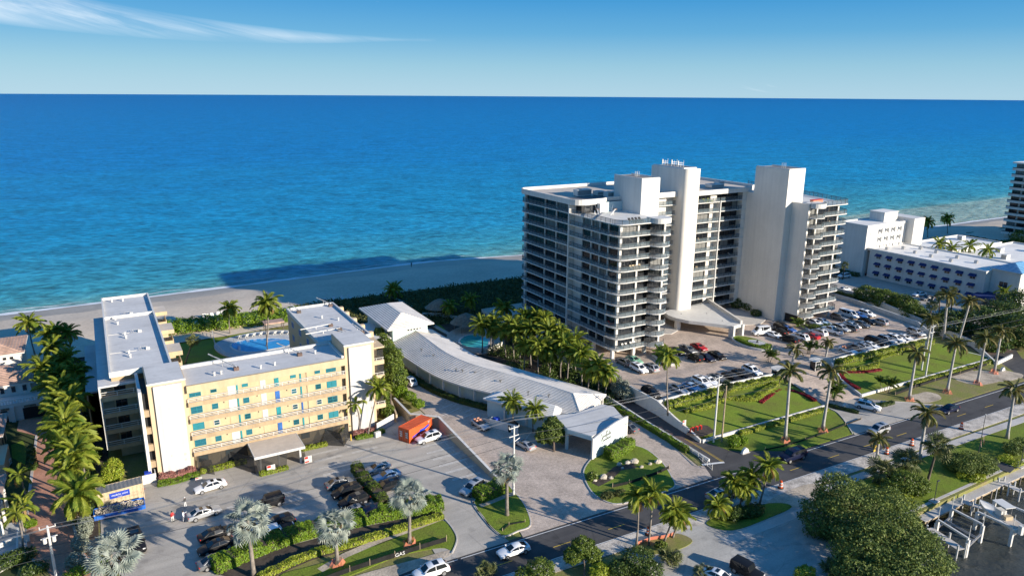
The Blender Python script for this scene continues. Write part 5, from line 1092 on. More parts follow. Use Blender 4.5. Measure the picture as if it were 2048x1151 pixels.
for u in (-26, -23.2, -20.6): window(Bv, (u, 137.98-8.0, .4), 1.5, 2.0, 'v', 'white', 'glass', 1)
for v in (145.5, 142.5, 139.8): boxpart(Bv, 'arch_opening', 'dark', (-18.82, -18.76, v-1.4, v, .3, 2.3))
balustrade(Bv, (-19, 129.9), (-17.4, 136), 0.2, 10)
Cv = thing('villa', 'white columned porch with tiled eave at the lower left edge', 'house', (-18, 118, 0))
boxpart(Cv, 'wall', 'white', (-34, -17.8, 113, 124, 0, 3.3)); hiproof(Cv, -34, -17.4, 112, 124.4, 3.4, 1.4, 'tile_terra', 9, .5)
for v in (112.4, 116.2, 120.0): MB().tube([(-16.9, v, .1), (-16.9, v, 3.3)], [.24, .2], 10).build('column', 'white', Cv)
t = thing('fence', 'white balustrade along the villa garden by the brick lane', 'fence', (-15, 106, 0)); balustrade(t, (-15.0, 112), (-14.7, 104.5), 0, 14); balustrade(t, (-14.7, 104.4), (-17.6, 102), 0, 8)
wallfence('garden_wall', 'curved grey garden wall at the lower left villa', px([(0, 1098), (30, 1085), (60, 1080)]), .3, 0, .9, 'white')
# ------------------------------------------------------------------ hotel on the right and the far tower
Hh = thing('hotel', 'white seaside hotel with rows of navy awnings and a taller block', 'hotel', (226, 150, 0))
HV = 149.6
boxpart(Hh, 'wall', 'white', (225.2, 247.0, 150.0, 160.5, 0, 16.9)); flatroof(Hh, 225.0, 247.2, 149.8, 160.7, 17.2, .4, .35, 'white_roof')
boxpart(Hh, 'stair_shaft', 'white', (247.21, 253.4, 147.4, 157.0, 0, 18.6)); boxpart(Hh, 'penthouse', 'white', (238.6, 246.2, 153.2, 158.8, 17.2, 20.4)); boxpart(Hh, 'penthouse_roof', 'white_roof', (238.4, 246.4, 153.0, 159.0, 20.4, 20.6))
for k in range(3):
    for j in range(4):
        u = 232.0+j*3.6; z = 8.4+2.9*k
        MB().prism([(u, 150.0), (u+.15, 150.0), (u+.15, 148.9), (u, 148.9)], [z, z, z+.9, z+.9], [z+2.2, z+2.2, z+1.3, z+1.3]).build('sunshade', 'white', Hh)
    boxpart(Hh, 'vent', 'concrete', (227.0, 228.0, 149.94, 150.0, 8.4+2.7*k, 9.6+2.7*k))
boxpart(Hh, 'wall', 'white', (226.6, 245.5, 111.2, 149.0, 0, 9.3)); flatroof(Hh, 226.3, 245.8, 111.0, 149.6, 9.6, .35, .35, 'white_roof')
for k in range(3):
    for j in range(9):
        v = 146.4-j*3.85; z = .9+2.95*k
        window(Hh, (226.58, v, z), 1.7, 1.25, 'u', 'white', 'glass', 2)
        MB().prism([(226.6, v+.15), (225.5, v+.15), (225.5, v-1.85), (226.6, v-1.85)][::-1], [z+.95]*4, [z+1.7, z+1.05, z+1.05, z+1.7]).build('awning', 'navy', Hh)
for i, (u, v) in enumerate([(230, 145), (236, 143), (233, 137), (240, 134), (232, 131), (238, 126), (231, 124), (236, 119), (241, 140)]):
    t = thing('air_conditioner', 'small boxy air conditioner on the long white hotel roof', 'air conditioner', (u, v, 9.6), 'air conditioners on the hotel wing roof'); boxpart(t, 'casing', 'metal', (u, u+.9, v, v+.9, 9.6, 10.5)); boxpart(t, 'louvre', 'white', (u-.03, u, v+.1, v+.8, 9.7, 10.4))
boxpart(Hh, 'corner_tower', 'white', (229.6, 241.5, 103.2, 111.15, 0, 10.6)); hiproof(Hh, 229.6, 241.5, 103.2, 111.15, 10.6, 2.0, 'steel_blue', 8, .5)
window(Hh, (229.58, 108.6, 5.0), 2.4, 2.2, 'u', 'white', 'glass', 2)
for z in (1.5, 5.5): window(Hh, (234, 103.18, z), 1.8, 1.8, 'v', 'white', 'glass', 2)
MB().prism([(222.6, 112.6), (229.5, 112.6), (229.5, 104.6), (222.6, 104.6)], [2.6]*4, [3.0, 3.4, 3.4, 3.0]).build('entrance_canopy', 'navy', Hh)
for v in (105, 112): boxpart(Hh, 'canopy_post', 'white', (222.7, 223.0, v, v+.3, 0, 2.6))
for (x0, x1, y0, y1, z) in [(256, 292, 140, 156, 7.0), (258, 300, 118, 139.6, 6.4), (246, 262, 108, 117.5, 7.5), (262.4, 300, 100, 117.6, 6.9)]:
    boxpart(Hh, 'wall', 'white', (x0, x1, y0, y1, 0, z-.3)); flatroof(Hh, x0-.2, x1+.2, y0-.2, y1+.2, z, .5, .35, 'white_roof')
for i, (u, v, z) in enumerate([(270, 148, 7), (276, 132, 6.4), (284, 150, 7), (288, 126, 6.4), (266, 125, 6.4)]):
    t = thing('air_handler', 'white machine on the flat roofs behind the hotel wing', 'rooftop machine', (u, v, z), 'machines on the rear hotel roofs'); boxpart(t, 'casing', 'white', (u, u+2.4, v, v+1.8, z, z+1.6)); boxpart(t, 'louvre', 'metal', (u-.04, u, v+.2, v+1.6, z+.3, z+1.4))
Ft = thing('apartment_tower', 'distant white tower with dark balconies cut by the right edge', 'apartment building', (345, 160, 0))
for k in range(11):
    z = 2.0+2.75*k
    boxpart(Ft, 'balcony', 'white', (344.6, 380, 112.0, 166.0, z-.25, z), (344.6, 344.8, 112, 166.0, z, z+.8), (344.8, 380, 112.0, 112.2, z, z+.8)); boxpart(Ft, 'railing', 'rail', (344.55, 344.6, 112, 166.0, z+.8, z+1.1))
    for v in (165.4, 161.4, 157.4, 153.4, 149.4, 145.4, 141.4): window(Ft, (346.5, v, z+.1), 3.2, 2.3, 'u', 'rail', 'glass', 3)
boxpart(Ft, 'core', 'white', (346.6, 380, 113.6, 165.6, 0, 32.2)); boxpart(Ft, 'roof', 'white_roof', (344.4, 380.2, 111.8, 166.2, 32.2, 32.8)); boxpart(Ft, 'shaft', 'white', (342.4, 344.5, 150.5, 154.5, 0, 33.8))
# ------------------------------------------------------------------ palms
def tmesh(V, F, m, name):
    me = bpy.data.meshes.new(name); me.from_pydata(V, [], F); me.materials.append(M[m]); me.update(); return me
def pinnate(name, L, droop, leaf, pairs, m, hang=.4, wid=.13):
    """a feather frond: arched rachis with two rows of leaflets"""
    V, F = [], []; pts = []; x = z = 0.0; N = 14
    for i in range(N+1):
        t = i/N; th = .12-droop*t**1.3; pts.append((x, z)); x += L/N*math.cos(th); z += L/N*math.sin(th)
    def at(t): f = t*N; i = min(int(f), N-1); a, c = pts[i], pts[i+1]; f -= i; return (a[0]+(c[0]-a[0])*f, a[1]+(c[1]-a[1])*f)
    for i in range(N):
        w = .045*(1-i/N)+.012; a, c = pts[i], pts[i+1]; o = len(V)
        V += [(a[0], -w, a[1]), (a[0], w, a[1]), (c[0], w*.9, c[1]), (c[0], -w*.9, c[1])]; F.append((o, o+1, o+2, o+3))
    for i in range(pairs):
        t = .10+.89*i/(pairs-1); l = leaf*(math.sin(PI*(.14+.80*t)))**.8
        for s in (-1, 1):
            a, c = at(max(t-wid/L*.9, 0)), at(min(t+wid/L*.9, 1)); j = random.uniform(.7, 1.2); o = len(V)
            fx = .55+.4*t; mx, mz = at(t)
            V += [(a[0], s*.02, a[1]), (c[0], s*.02, c[1]), (mx+fx*l*.55*j, s*l*.56*j, mz-hang*l*.22+.05), (mx+fx*l*j, s*l*.86*j, mz-hang*l*j)]
            F += [(o, o+1, o+2), (o, o+2, o+3), (o+1, o+3, o+2)][:2] if s > 0 else [(o+1, o, o+2), (o+2, o, o+3)]
    return tmesh(V, F, m, name)
def fan(name, pet, r, blades, m, spread=290, cup=.25):
    V, F = [], []
    o = 0; V += [(0, -.03, 0), (0, .03, 0), (pet, .02, -.12*pet), (pet, -.02, -.12*pet)]; F.append((0, 1, 2, 3)); c = Vector((pet, 0, -.12*pet))
    for i in range(blades):
        a = math.radians(-spread/2+spread*(i+.5)/blades); h = math.radians(spread/blades)*.40; rr = r*(1-.12*abs(math.sin(a/2)))*random.uniform(.9, 1.05); o = len(V)
        def q(ang, d, dz): return (c.x+d*math.cos(ang), c.y+d*math.sin(ang), c.z+dz)
        V += [tuple(c), q(a-h, rr*.62, cup*.62*.5), q(a, rr*.66, cup*.62*.5+.07*r), q(a, rr, cup*.2-.14*r-random.uniform(0, .22)*r), q(a+h, rr*.62, cup*.62*.5)]
        F += [(o, o+1, o+2), (o, o+2, o+4), (o+1, o+3, o+2), (o+2, o+3, o+4)]
    return tmesh(V, F, m, name)
FR = {'coconut': [pinnate('frond', 3.3, 1.25, .68, 32, 'frond', .7, .06), pinnate('frond', 3.1, 1.75, .66, 30, 'frond', .95, .06), pinnate('frond', 3.4, .8, .7, 32, 'frond', .5, .06), pinnate('frond', 3.2, 2.1, .62, 30, 'frond', 1.1, .06)],
      'coconut_dry': [pinnate('frond', 2.9, 1.9, .6, 15, 'frond_dry', .8)],
      'royal': [pinnate('frond', 3.2, 1.5, .6, 34, 'frond_royal', .9, .06), pinnate('frond', 3.0, 2.0, .6, 34, 'frond_royal', 1.1, .06), pinnate('frond', 3.2, 1.1, .6, 34, 'frond_royal', .8, .06)],
      'areca': [pinnate('frond', 1.9, 1.3, .55, 13, 'leaf_mid', .5), pinnate('frond', 1.7, .9, .5, 13, 'leaf_mid', .4)],
      'bismarck': [fan('fan_leaf', 1.75, 1.35, 17, 'frond_blue', 250, .1), fan('fan_leaf', 1.45, 1.45, 18, 'frond_blue', 230, .5), fan('fan_leaf', 1.6, 1.25, 16, 'frond_blue', 270, .7)],
      'bismarck_dry': [fan('fan_leaf', 1.2, 1.3, 16, 'frond_dry', 200, .6)],
      'sabal': [fan('fan_leaf', 1.0, .95, 16, 'frond_sabal'), fan('fan_leaf', .8, .9, 16, 'frond_sabal', 260, .4)]}
def palm(kind, base, crown, label, group=None, size=1.0, z0=0.0, n=None, name=None, cat='palm tree', trunk=None, hh=None, dead=False):
    """base: (u,v) or None; crown: site mark sighted at the heart of the crown"""
    if base is None: h = hh; c = P(crown[0], crown[1], z0+h); base = (c[0]+random.uniform(-.7, .7), c[1]+random.uniform(-.7, .7))
    elif hh is None:
        h = min([q*.1 for q in range(15, 170)], key=lambda q: (lambda c: (c[0]-base[0])**2+(c[1]-base[1])**2)(P(crown[0], crown[1], z0+q))); c = P(crown[0], crown[1], z0+h)
    else: h = hh; c = P(crown[0], crown[1], z0+h)
    off = Vector((c[0]-base[0], c[1]-base[1], h))
    t = thing(name or {'coconut': 'coconut_palm', 'royal': 'royal_palm', 'bismarck': 'fan_palm', 'sabal': 'fan_palm', 'areca': 'feather_palm'}[kind], label, cat, (base[0], base[1], z0), group)
    r = {'coconut': .15, 'royal': .27, 'bismarck': .26, 'sabal': .18, 'areca': .07}[kind]*(size**.5); tm = trunk or {'coconut': 'trunk', 'royal': 'trunk_grey', 'bismarck': 'trunk', 'sabal': 'trunk_dark', 'areca': 'trunk'}[kind]
    b = MB(); k = 7; bow = random.uniform(-.5, .5) if kind == 'coconut' else 0; pts = []; rs = []
    for i in range(k+1):
        s = i/k; q = off*s; w = bow*math.sin(PI*s); pts.append((q.x+w, q.y+w*.4, q.z))
        rs.append(r*(1.5 if i == 0 else (1.12-.42*s if kind != 'royal' else 1.12-.3*s)))
    b.tube(pts, rs, 8); o = b.build('trunk', tm); o.parent = t
    for p in o.data.polygons: p.use_smooth = True
    top = Vector(pts[-1])
    if kind == 'royal':
        o = MB().tube([tuple(top), tuple(top+Vector((0, 0, .6))), tuple(top+Vector((0, 0, 1.2)))], [r*.95, r*.85, r*.4], 8).build('crownshaft', 'leaf_green'); o.parent = t; top = top+Vector((0, 0, 1.0))
    n = n or {'coconut': random.randint(25, 33), 'royal': 17, 'bismarck': 34, 'sabal': 26, 'areca': 12}[kind]; a0 = random.uniform(0, 6.28)
    lo, hi = {'coconut': (-48, 78), 'royal': (-38, 66), 'bismarck': (-62, 84), 'sabal': (-58, 84), 'areca': (10, 80)}[kind]
    for i in range(n):
        s = (i+.5)/n; pitch = math.radians(hi+(lo-hi)*s**(.85 if kind in ('bismarck', 'sabal') else 1.0))+random.uniform(-.13, .13); az = a0+i*2.39996+random.uniform(-.18, .18)
        ms = FR[kind]; sz = size*random.uniform(.86, 1.08)*(.82+.18*min(1, s*3))
        if (kind == 'coconut' and s > .88 and random.random() < .6) or dead: ms = FR['coconut_dry']
        if kind == 'bismarck' and s > .93: ms = FR['bismarck_dry']
        rl = random.uniform(-.25, .25) if kind in ('coconut', 'royal', 'areca') else random.uniform(-1.1, 1.1)
        part(ms[0].name.split('.')[0], random.choice(ms), t, tuple(top), (rl, -pitch, az), sz)
    if kind == 'coconut' and not dead:
        b = MB()
        for i in range(5): a = i*1.3; b.tube([(top.x+.22*math.cos(a), top.y+.22*math.sin(a), top.z-.42), (top.x+.24*math.cos(a), top.y+.24*math.sin(a), top.z-.28), (top.x+.22*math.cos(a), top.y+.22*math.sin(a), top.z-.12)], [.03, .12, .03], 6)
        o = b.build('coconuts', 'leaf_lime'); o.parent = t
    return t
# row of coconut palms between the brick lane and the yellow block
g = 'coconut palms in the dense row left of the yellow block'
for i, (a, q, h) in enumerate([(112, 660, 8.5), (135, 664, 8), (106, 692, 9), (131, 716, 9), (82, 733, 8.5), (152, 741, 9), (112, 748, 8), (124, 772, 9.5), (141, 800, 9.5), (118, 815, 8.5), (130, 848, 9.5), (149, 868, 8.5), (128, 893, 8), (150, 905, 9), (141, 935, 7.5), (96, 668, 8), (118, 725, 8), (100, 770, 7), (150, 770, 8), (128, 830, 8.5), (112, 860, 7), (158, 890, 7.5), (120, 790, 9)]):
    palm('coconut', None, (a, q), 'coconut palm in the dense row between brick lane and yellow block', g, random.uniform(.95, 1.15), hh=h)
palm('coconut', P(157, 1062), (157, 985), 'largest coconut palm at the near end of the row by the brick lane', None, 1.3)
palm('coconut', None, (57, 645), 'lone coconut palm on the shaded sand behind the white villa', None, 1.1, hh=8)
# lower-left gardens
for i, (a, q, h) in enumerate([(38, 948, 5), (40, 1000, 4.5), (32, 1025, 5.5), (47, 1012, 5)]): palm('coconut', None, (a, q), 'slim young palm in the villa garden beside the brick lane', 'young palms in the villa garden', .72, n=11, hh=h)
# silver fan palms
for (bx, cx, lb, sz) in [((508, 1152), (495, 1040), 'silver fan palm at the near end of the clipped hedge', 1.12), ((675, 1126), (669, 1048), 'silver fan palm in orange netting between hedge and silt fence', 1.0), ((819, 1085), (819, 988), 'silver fan palm at the far end of the clipped hedge', .98), ((1014, 1030), (1014, 935), 'silver fan palm on the grass island by the concrete pole', .95)]:
    palm('bismarck', P(*bx), cx, lb, None, sz)
palm('bismarck', None, (222, 1108), 'silver fan palm at the lower left beside the dark car', None, 1.25, hh=5.5)
# royal palms along the road
RL = [((1570, 878), (1580, 752), 'royal palm nearest the two poles on the roadside lawn'), ((1645, 858), (1662, 752), 'royal palm just left of the entrance drive apron'), ((1818, 797), (1832, 712), 'royal palm just right of the entrance drive'), ((1894, 782), (1911, 695), 'royal palm second right of the entrance drive'), ((1955, 765), (1970, 684), 'royal palm third right of the entrance drive'), ((1988.5, 743), (2002, 668), 'royal palm fourth right of the entrance drive, by the far street'),
      ((1839, 917), (1852, 835), 'royal palm across the road standing by the footpath'), ((2014, 876), (2028, 788), 'royal palm across the road near the flagpole'), ((1753, 917), (1757, 886), 'small royal palm by the traffic drum across the road')]
for bx, cx, lb in RL: palm('royal', P(*bx), cx, lb, 'royal palms along the road', 1.0 if 'small' not in lb else .75)
palm('royal', P(1914, 690, 1), (1938, 610), 'tall leaning royal palm behind the right garage ramp', None, 1.0); palm('royal', P(1888, 672, 1), (1895, 598), 'royal palm against the dark trees behind the outer wall', None, 1.1)
palm('royal', P(1852, 700, 1.5), (1862, 645), 'royal palm crowding the far concrete pole', None, .95)
palm('royal', P(1580, 738, 1.8), (1590, 705), 'small royal palm left of the entrance drive head', None, .75, z0=1.8); palm('royal', P(1651, 716, 1.6), (1656, 692), 'small royal palm right of the entrance drive head', None, .7, z0=1.6)
palm('coconut', P(1336, 830, 1.4), (1336, 712), 'thin coconut palm in front of the tower car park wall', None, .95, z0=1.4)
palm('sabal', P(1445, 800, 1.3), (1452, 770), 'bushy palm behind the two utility poles', None, .9, z0=1.2)
# coconut palms across the road
for bx, cx, lb in [((1273, 1090), (1276, 992), 'leftmost of three coconut palms on the near dry verge'), ((1297, 1090), (1306, 985), 'middle of three coconut palms on the near dry verge'), ((1328, 1082), (1350, 1020), 'leaning rightmost of three coconut palms on the near dry verge'), ((1345, 1075), (1358, 1030), 'short coconut palm leaning behind the near verge trio'),
                   ((1460, 1012), (1468, 962), 'left coconut palm of the clump on the shaded island'), ((1479, 1016), (1490, 975), 'middle coconut palm of the clump on the shaded island'), ((1518, 1010), (1538, 932), 'tallest coconut palm of the clump on the shaded island'), ((1436, 1037), (1437, 1010), 'low coconut palm at the tip of the shaded island'), ((1495, 1008), (1503, 950), 'back coconut palm of the clump on the shaded island')]:
    palm('coconut', P(*bx), cx, lb, 'coconut palms across the road', .82)
for bx, cx, lb in [((1756, 965), (1765, 940), 'short fan palm left of the footpath shrubs'), ((1806, 960), (1814, 920), 'fan palm between the footpath shrubs'), ((1854, 965), (1876, 890), 'tall leaning fan palm on the waterside lawn')]: palm('sabal', P(*bx), cx, lb, 'fan palms on the waterside lawn', 1.5)
# palms by the motel and the yellow block
palm('coconut', P(718, 868), (711, 806), 'palm with two fronds against the right stair pier', None, .75, n=11); palm('coconut', P(735, 872), (757, 775), 'leaning palm at the right corner of the yellow block', None, .9)
palm('coconut', P(688, 858), (686, 848), 'short palm at the foot of the right stair pier', None, .6)
palm('coconut', P(1025, 850), (1025, 800), 'left palm in front of the motel annex', None, .85); palm('coconut', P(1066, 862), (1070, 818), 'right palm in front of the motel annex', None, .85)
palm('coconut', P(461, 668), (460, 616), 'left coconut palm by the courtyard hedge', None, 1.0); palm('coconut', P(533, 694), (534, 606), 'right coconut palm by the courtyard hedge', None, 1.25)
palm('sabal', P(370, 727), (386, 680), 'leaning dead palm with brown head in the courtyard', None, 1.0, trunk='trunk', n=22)
palm('coconut', P(787, 601, .4), (787, 578), 'dark palm alone on the dune', None, 1.1); palm('coconut', P(940, 628), (940, 598), 'palm on the dune behind the green pool', None, 1.0); palm('coconut', P(897, 640), (898, 612), 'palm beside the thatched dune hut', None, .9)
g = 'coconut palms in the grove left of the tower'
for a, q, h in [(1008, 615, 8), (988, 640, 7.5), (962, 648, 7.5), (1025, 648, 8.5), (1050, 632, 9), (1037, 662, 8), (1075, 634, 9), (1062, 658, 9), (1078, 690, 8), (1120, 664, 9), (1098, 662, 9), (1127, 686, 8.5), (1163, 706, 8), (1140, 700, 7.5), (1197, 732, 7.5), (1100, 700, 7), (1010, 660, 7), (1052, 690, 7), (1180, 738, 6.5), (1215, 745, 6.5), (985, 655, 6.5), (1090, 640, 9.5), (1150, 680, 8.5)]:
    palm('coconut', None, (a, q), 'coconut palm in the dense sunlit grove between motel and tower', g, random.uniform(.92, 1.15), hh=h)
for i, (a, q) in enumerate([(1855, 443), (1895, 436)]): palm('coconut', P(a, q+32), (a, q), ['left', 'right'][i]+' of two palms against the far beach', None, 1.2)
for i, (a, q) in enumerate([(1880, 487), (1940, 490), (1976, 500), (1905, 495)]): palm('coconut', None, (a, q), 'palm top rising between the flat hotel roofs', 'palms in the hotel courtyards', 1.15, hh=9, n=16)
for i, (a, q, h) in enumerate([(1690, 530, 5), (2008, 585, 5), (2030, 590, 6), (1865, 610, 9), (1905, 580, 9), (1880, 590, 8), (1925, 560, 3.5), (1892, 563, 3), (1836, 542, 3), (1860, 550, 3)]): palm('sabal' if i != 1 else 'coconut', None, (a, q), 'palm by the hotel car park', 'palms by the hotel car park', 1.0 if h > 4 else .7, hh=h, n=16)
def clump(label, at, n, h, sp, z=0.0, size=1.0):
    t = thing('palm_clump', label, 'palm clump', (at[0], at[1], z)); 
    for i in range(n):
        x, y, hh = random.uniform(-sp, sp), random.uniform(-sp, sp), h*random.uniform(.6, 1.1)
        o = MB().tube([(x*.5, y*.5, 0), (x, y, hh)], [.07, .05], 6).build('stem', 'trunk'); o.parent = t
        for j in range(9): part('frond', random.choice(FR['areca']), t, (x, y, hh), (0, -math.radians(random.uniform(0, 75)), j*.7+random.random()*.3), size*random.uniform(.85, 1.1))
for bx, lb, n, h, z in [((1668, 800), 'dark feather palm clump left of the entrance drive mouth', 6, 2.4, .1), ((1772, 782), 'dark feather palm clump right of the entrance drive mouth', 6, 2.4, .1), ((1537, 722), 'feather palm clump by the left gatehouse', 4, 1.8, DK), ((1617, 706), 'feather palm clump by the right gatehouse', 4, 1.8, DK), ((1590, 655), 'feather palm clump in the bed by the right balcony stack', 4, 1.4, DK), ((1322, 712), 'feather palm clump in the bed at the tower corner', 4, 1.6, DK)]:
    clump(lb, P(bx[0], bx[1], z), n, h, 1.3, z)
# ------------------------------------------------------------------ hedges and shrubs
hedge('clipped_hedge', 'long clipped green hedge between car park and verge', [P(428, 1140), P(560, 1085), P(700, 1047), P(882, 1012)], 2.6, 1.5, 0, 520, .13, 'leaf_green')
hedge('low_hedge', 'low lime hedge along the verge below the clipped hedge', [P(520, 1158), P(620, 1112), P(720, 1085), P(884, 1034)], 1.1, .7, 0, 300, .12, 'leaf_lime')
hedge('hedge_row', 'straggly green planting strip between the parked cars', [P(712, 940), P(735, 972), P(752, 990), P(768, 1012)], 1.7, 1.3, 0, 330, .14, 'leaf_mid', wob=.3)
hedge('clipped_hedge', 'lime hedge on the podium wall left of the entrance drive', [(91, 97.4), (105, 97.6), (121.2, 96.3)], 1.5, 1.25, 1.3, 330, .14, 'leaf_lime')
hedge('clipped_hedge', 'lime hedge on the podium wall right of the entrance drive', [(140.2, 96.2), (157, 95.5), (173.8, 94.8)], 1.5, 1.3, 1.3, 330, .14, 'leaf_lime')
hedge('low_hedge', 'wavy lime hedge across the left lawn', [(93, 94.6), (99, 94.0), (104, 95.2), (109, 92.4), (113, 93.4), (119, 95.0)], 1.3, .75, 1.15, 300, .13, 'leaf_lime')
hedge('low_hedge', 'wavy lime hedge across the right lawn', [(138.4, 94.6), (143, 92.4), (147.5, 92.0), (152, 94.4), (160, 94.2)], 1.3, .75, 1.15, 300, .13, 'leaf_lime')
hedge('low_hedge', 'low lime hedge along the outside of the left low wall', [(97, 84.2), (108, 83.8), (120, 83.4)], .9, .6, .05, 260, .12, 'leaf_lime')
hedge('low_hedge', 'low lime hedge along the outside of the right low wall', [(146, 83.0), (160, 82.6), (178, 82.0)], .9, .6, .05, 240, .12, 'leaf_lime')
hedge('flower_bed', 'crimson planting curving along the left lawn by the drive', [(109.6, 90.9), (114, 92.3), (118.6, 93.4), (120.6, 90), (120.2, 86.4)], .9, .35, .8, 330, .10, 'leaf_red', cat='flower bed')
hedge('flower_bed', 'crimson planting along the right lawn by the drive', [(147, 90.3), (142.5, 91.2), (137.5, 93.0), (134.4, 89.6), (133.2, 85.8)], .9, .35, .9, 300, .10, 'leaf_red', cat='flower bed')
hedge('clipped_hedge', 'dark hedge between motel drive and brown ramp', [(83.8, 84), (83.9, 95), (83.8, 106)], .95, .9, 0, 260, .12, 'leaf_green')
hedge('clipped_hedge', 'rounded green hedge in front of the motel sign wall', [(70.2, 88.6), (73.4, 89.2), (76.4, 90.4)], 2.0, 1.7, .1, 800, .11, 'leaf_green')
hedge('clipped_hedge', 'clipped hedge on the island beside the silver fan palm', [P(955, 1000), P(980, 990), P(1002, 978)], 2.6, 1.5, .1, 620, .12, 'leaf_green')
hedge('flower_bed', 'dark planting strip along the motel porch', offset(LE, -.5)[8:34:4], 1.3, .8, 0, 260, .14, 'leaf_dark', cat='flower bed')
hedge('low_hedge', 'lime planting at the foot of the gallery left of the canopy', [(9.6, 117.2), (13, 117.2), (16.4, 117.3)], .9, .7, 0, 250, .12, 'leaf_lime'); hedge('low_hedge', 'lime planting at the foot of the gallery right of the canopy', [(25.8, 117.0), (30, 117.0)], .9, .6, 0, 250, .12, 'leaf_lime'); hedge('low_hedge', 'lime planting under the near edge of the canopy', [(17.8, 111.8), (22.0, 111.9)], .9, .6, 0, 250, .12, 'leaf_lime')
hedge('flower_bed', 'pink leaved bed at the foot of the left stair pier', [(3.6, 117.7), (6, 117.5), (8.6, 117.7)], 1.1, 1.1, 0, 420, .12, 'leaf_pink', cat='flower bed'); hedge('low_hedge', 'green border before the pink bed at the left stair pier', [(3.2, 116.4), (6, 116.2), (9, 116.8)], 1.1, .6, 0, 320, .11, 'leaf_green')
hedge('flower_bed', 'pink leaved bed at the foot of the right stair pier', [(35.2, 117.7), (39.8, 117.9)], .9, .9, 0, 380, .12, 'leaf_pink', cat='flower bed'); hedge('low_hedge', 'green border before the pink bed at the right stair pier', [(35.4, 116.6), (38, 116.4), (40.6, 117)], .9, .6, 0, 320, .11, 'leaf_green')
hedge('low_hedge', 'grassy planting on the fountain island', [(131.2, 117.6), (130.8, 113), (132.4, 110.4), (134.6, 110.8)], 1.2, .5, DK+.5, 260, .12, 'leaf_green')
hedge('clipped_hedge', 'dark hedge on top of the right podium wall', [(188.5, 127), (188.8, 140)], 1.4, 1.0, 2.6, 160, .2, 'leaf_dark')
def ball(x, y, z, r, sz=1.0): return (x, y, z, r, r, r*sz)
def bx_(pxy, z, rx, ry, rz, zb=0.0): a = P(pxy[0], pxy[1], zb+z); return (a[0], a[1], zb+z, rx, ry, rz)
# sea grape and mangrove masses
shrub('sea_grape', 'huge rounded sea grape thicket beside the boat dock', [bx_((1700, 1030), 3.2, 5.5, 5.0, 3.6), bx_((1680, 985), 4.2, 4.2, 3.6, 2.6), bx_((1770, 1020), 3.6, 5.0, 4.2, 3.0), bx_((1790, 1075), 3.0, 5.0, 4.5, 3.6), bx_((1830, 1120), 2.4, 5, 4.5, 3.4), bx_((1740, 1100), 2.6, 5.5, 4.5, 3.6), bx_((1650, 1035), 2.6, 3.6, 3.6, 2.8), bx_((1800, 1150), 1.8, 6, 4.5, 3.4), bx_((1720, 1150), 1.6, 4, 3.5, 2.6)], 64000, .155, 'leaf_grape', cat='tree', jit=.9)
shrub('round_shrub', 'broad rounded shrub on the waterside lawn', [bx_((1935, 925), 1.6, 3.4, 2.4, 1.7), bx_((1965, 928), 1.4, 2.8, 2.2, 1.5), bx_((1910, 922), 1.4, 2.2, 2.0, 1.4)], 9000, .13, 'leaf_grape')
shrub('round_shrub', 'lime skirt below the broad rounded shrub', [bx_((1955, 955), .4, 2.0, 1.0, .5), bx_((1925, 948), .4, 1.4, .8, .5)], 1500, .13, 'leaf_lime')
shrub('round_shrub', 'tall green shrub behind the fan palms near the dock', [bx_((1810, 965), 1.8, 2.4, 2.2, 1.9), bx_((1835, 970), 1.6, 2.0, 1.8, 1.7), bx_((1785, 975), 1.3, 1.8, 1.6, 1.4)], 7000, .14, 'leaf_mid')
shrub('round_shrub', 'lime shrub at the dock side of the tall green shrub', [bx_((1812, 998), .5, 1.4, .9, .6)], 1100, .13, 'leaf_lime')
shrub('round_shrub', 'grey green round shrub at the right edge by the flag', [bx_((2028, 895), 1.2, 2.0, 1.6, 1.2), bx_((2046, 888), 1.2, 1.8, 1.6, 1.2)], 3600, .13, 'leaf_grape'); shrub('round_shrub', 'low lime shrub at the right edge below the flag', [bx_((2010, 915), .4, 1.8, 1, .5), bx_((2035, 925), .4, 1.5, .9, .5)], 1300, .13, 'leaf_lime')
shrub('small_tree', 'small round tree at the near kerb', [bx_((1165, 1095), 2.6, 1.7, 1.6, 1.5), bx_((1145, 1110), 2.0, 1.3, 1.2, 1.1), bx_((1185, 1108), 2.0, 1.3, 1.2, 1.1)], 6500, .14, 'leaf_mid', cat='tree', trunk=[((P(1168, 1160)[0], P(1168, 1160)[1], 0), (P(1166, 1100, 2.5)[0], P(1166, 1100, 2.5)[1], 2.5), .12)])
shrub('round_shrub', 'dark rounded shrub at the bottom centre', [bx_((1275, 1118), 1.8, 2.3, 2.0, 1.6), bx_((1300, 1140), 1.2, 1.8, 1.6, 1.2), bx_((1240, 1135), 1.2, 1.6, 1.4, 1.2)], 8000, .12, 'leaf_dark'); shrub('round_shrub', 'green round shrub at the bottom edge left of the small tree', [bx_((1080, 1140), 1.6, 2.0, 1.8, 1.4), bx_((1048, 1150), 1.2, 1.3, 1.2, 1.1)], 5000, .13, 'leaf_mid'); shrub('round_shrub', 'lime shrub below the small tree at the bottom edge', [bx_((1200, 1140), .9, 1.6, 1.2, .9)], 2600, .12, 'leaf_lime')
for a, q, lb in [((1338, 1130), 1.0, 'spiky fan shrub at the bottom edge by the concrete lot'), ((970, 1150), .8, 'spiky fan shrub at the bottom edge left'), ((1660, 1148), .9, 'spiky fan shrub at the bottom edge below the thicket'), ((1405, 1150), .6, 'small spiky fan shrub beside the white car')]:
    t = thing('fan_shrub', lb, 'shrub', (*P(*a), 0))
    for i in range(22): part('fan_leaf', random.choice(FR['sabal']), t, (random.uniform(-.6, .6), random.uniform(-.6, .6), .5*q), (0, -math.radians(random.uniform(5, 85)), i*2.4), q*1.1)
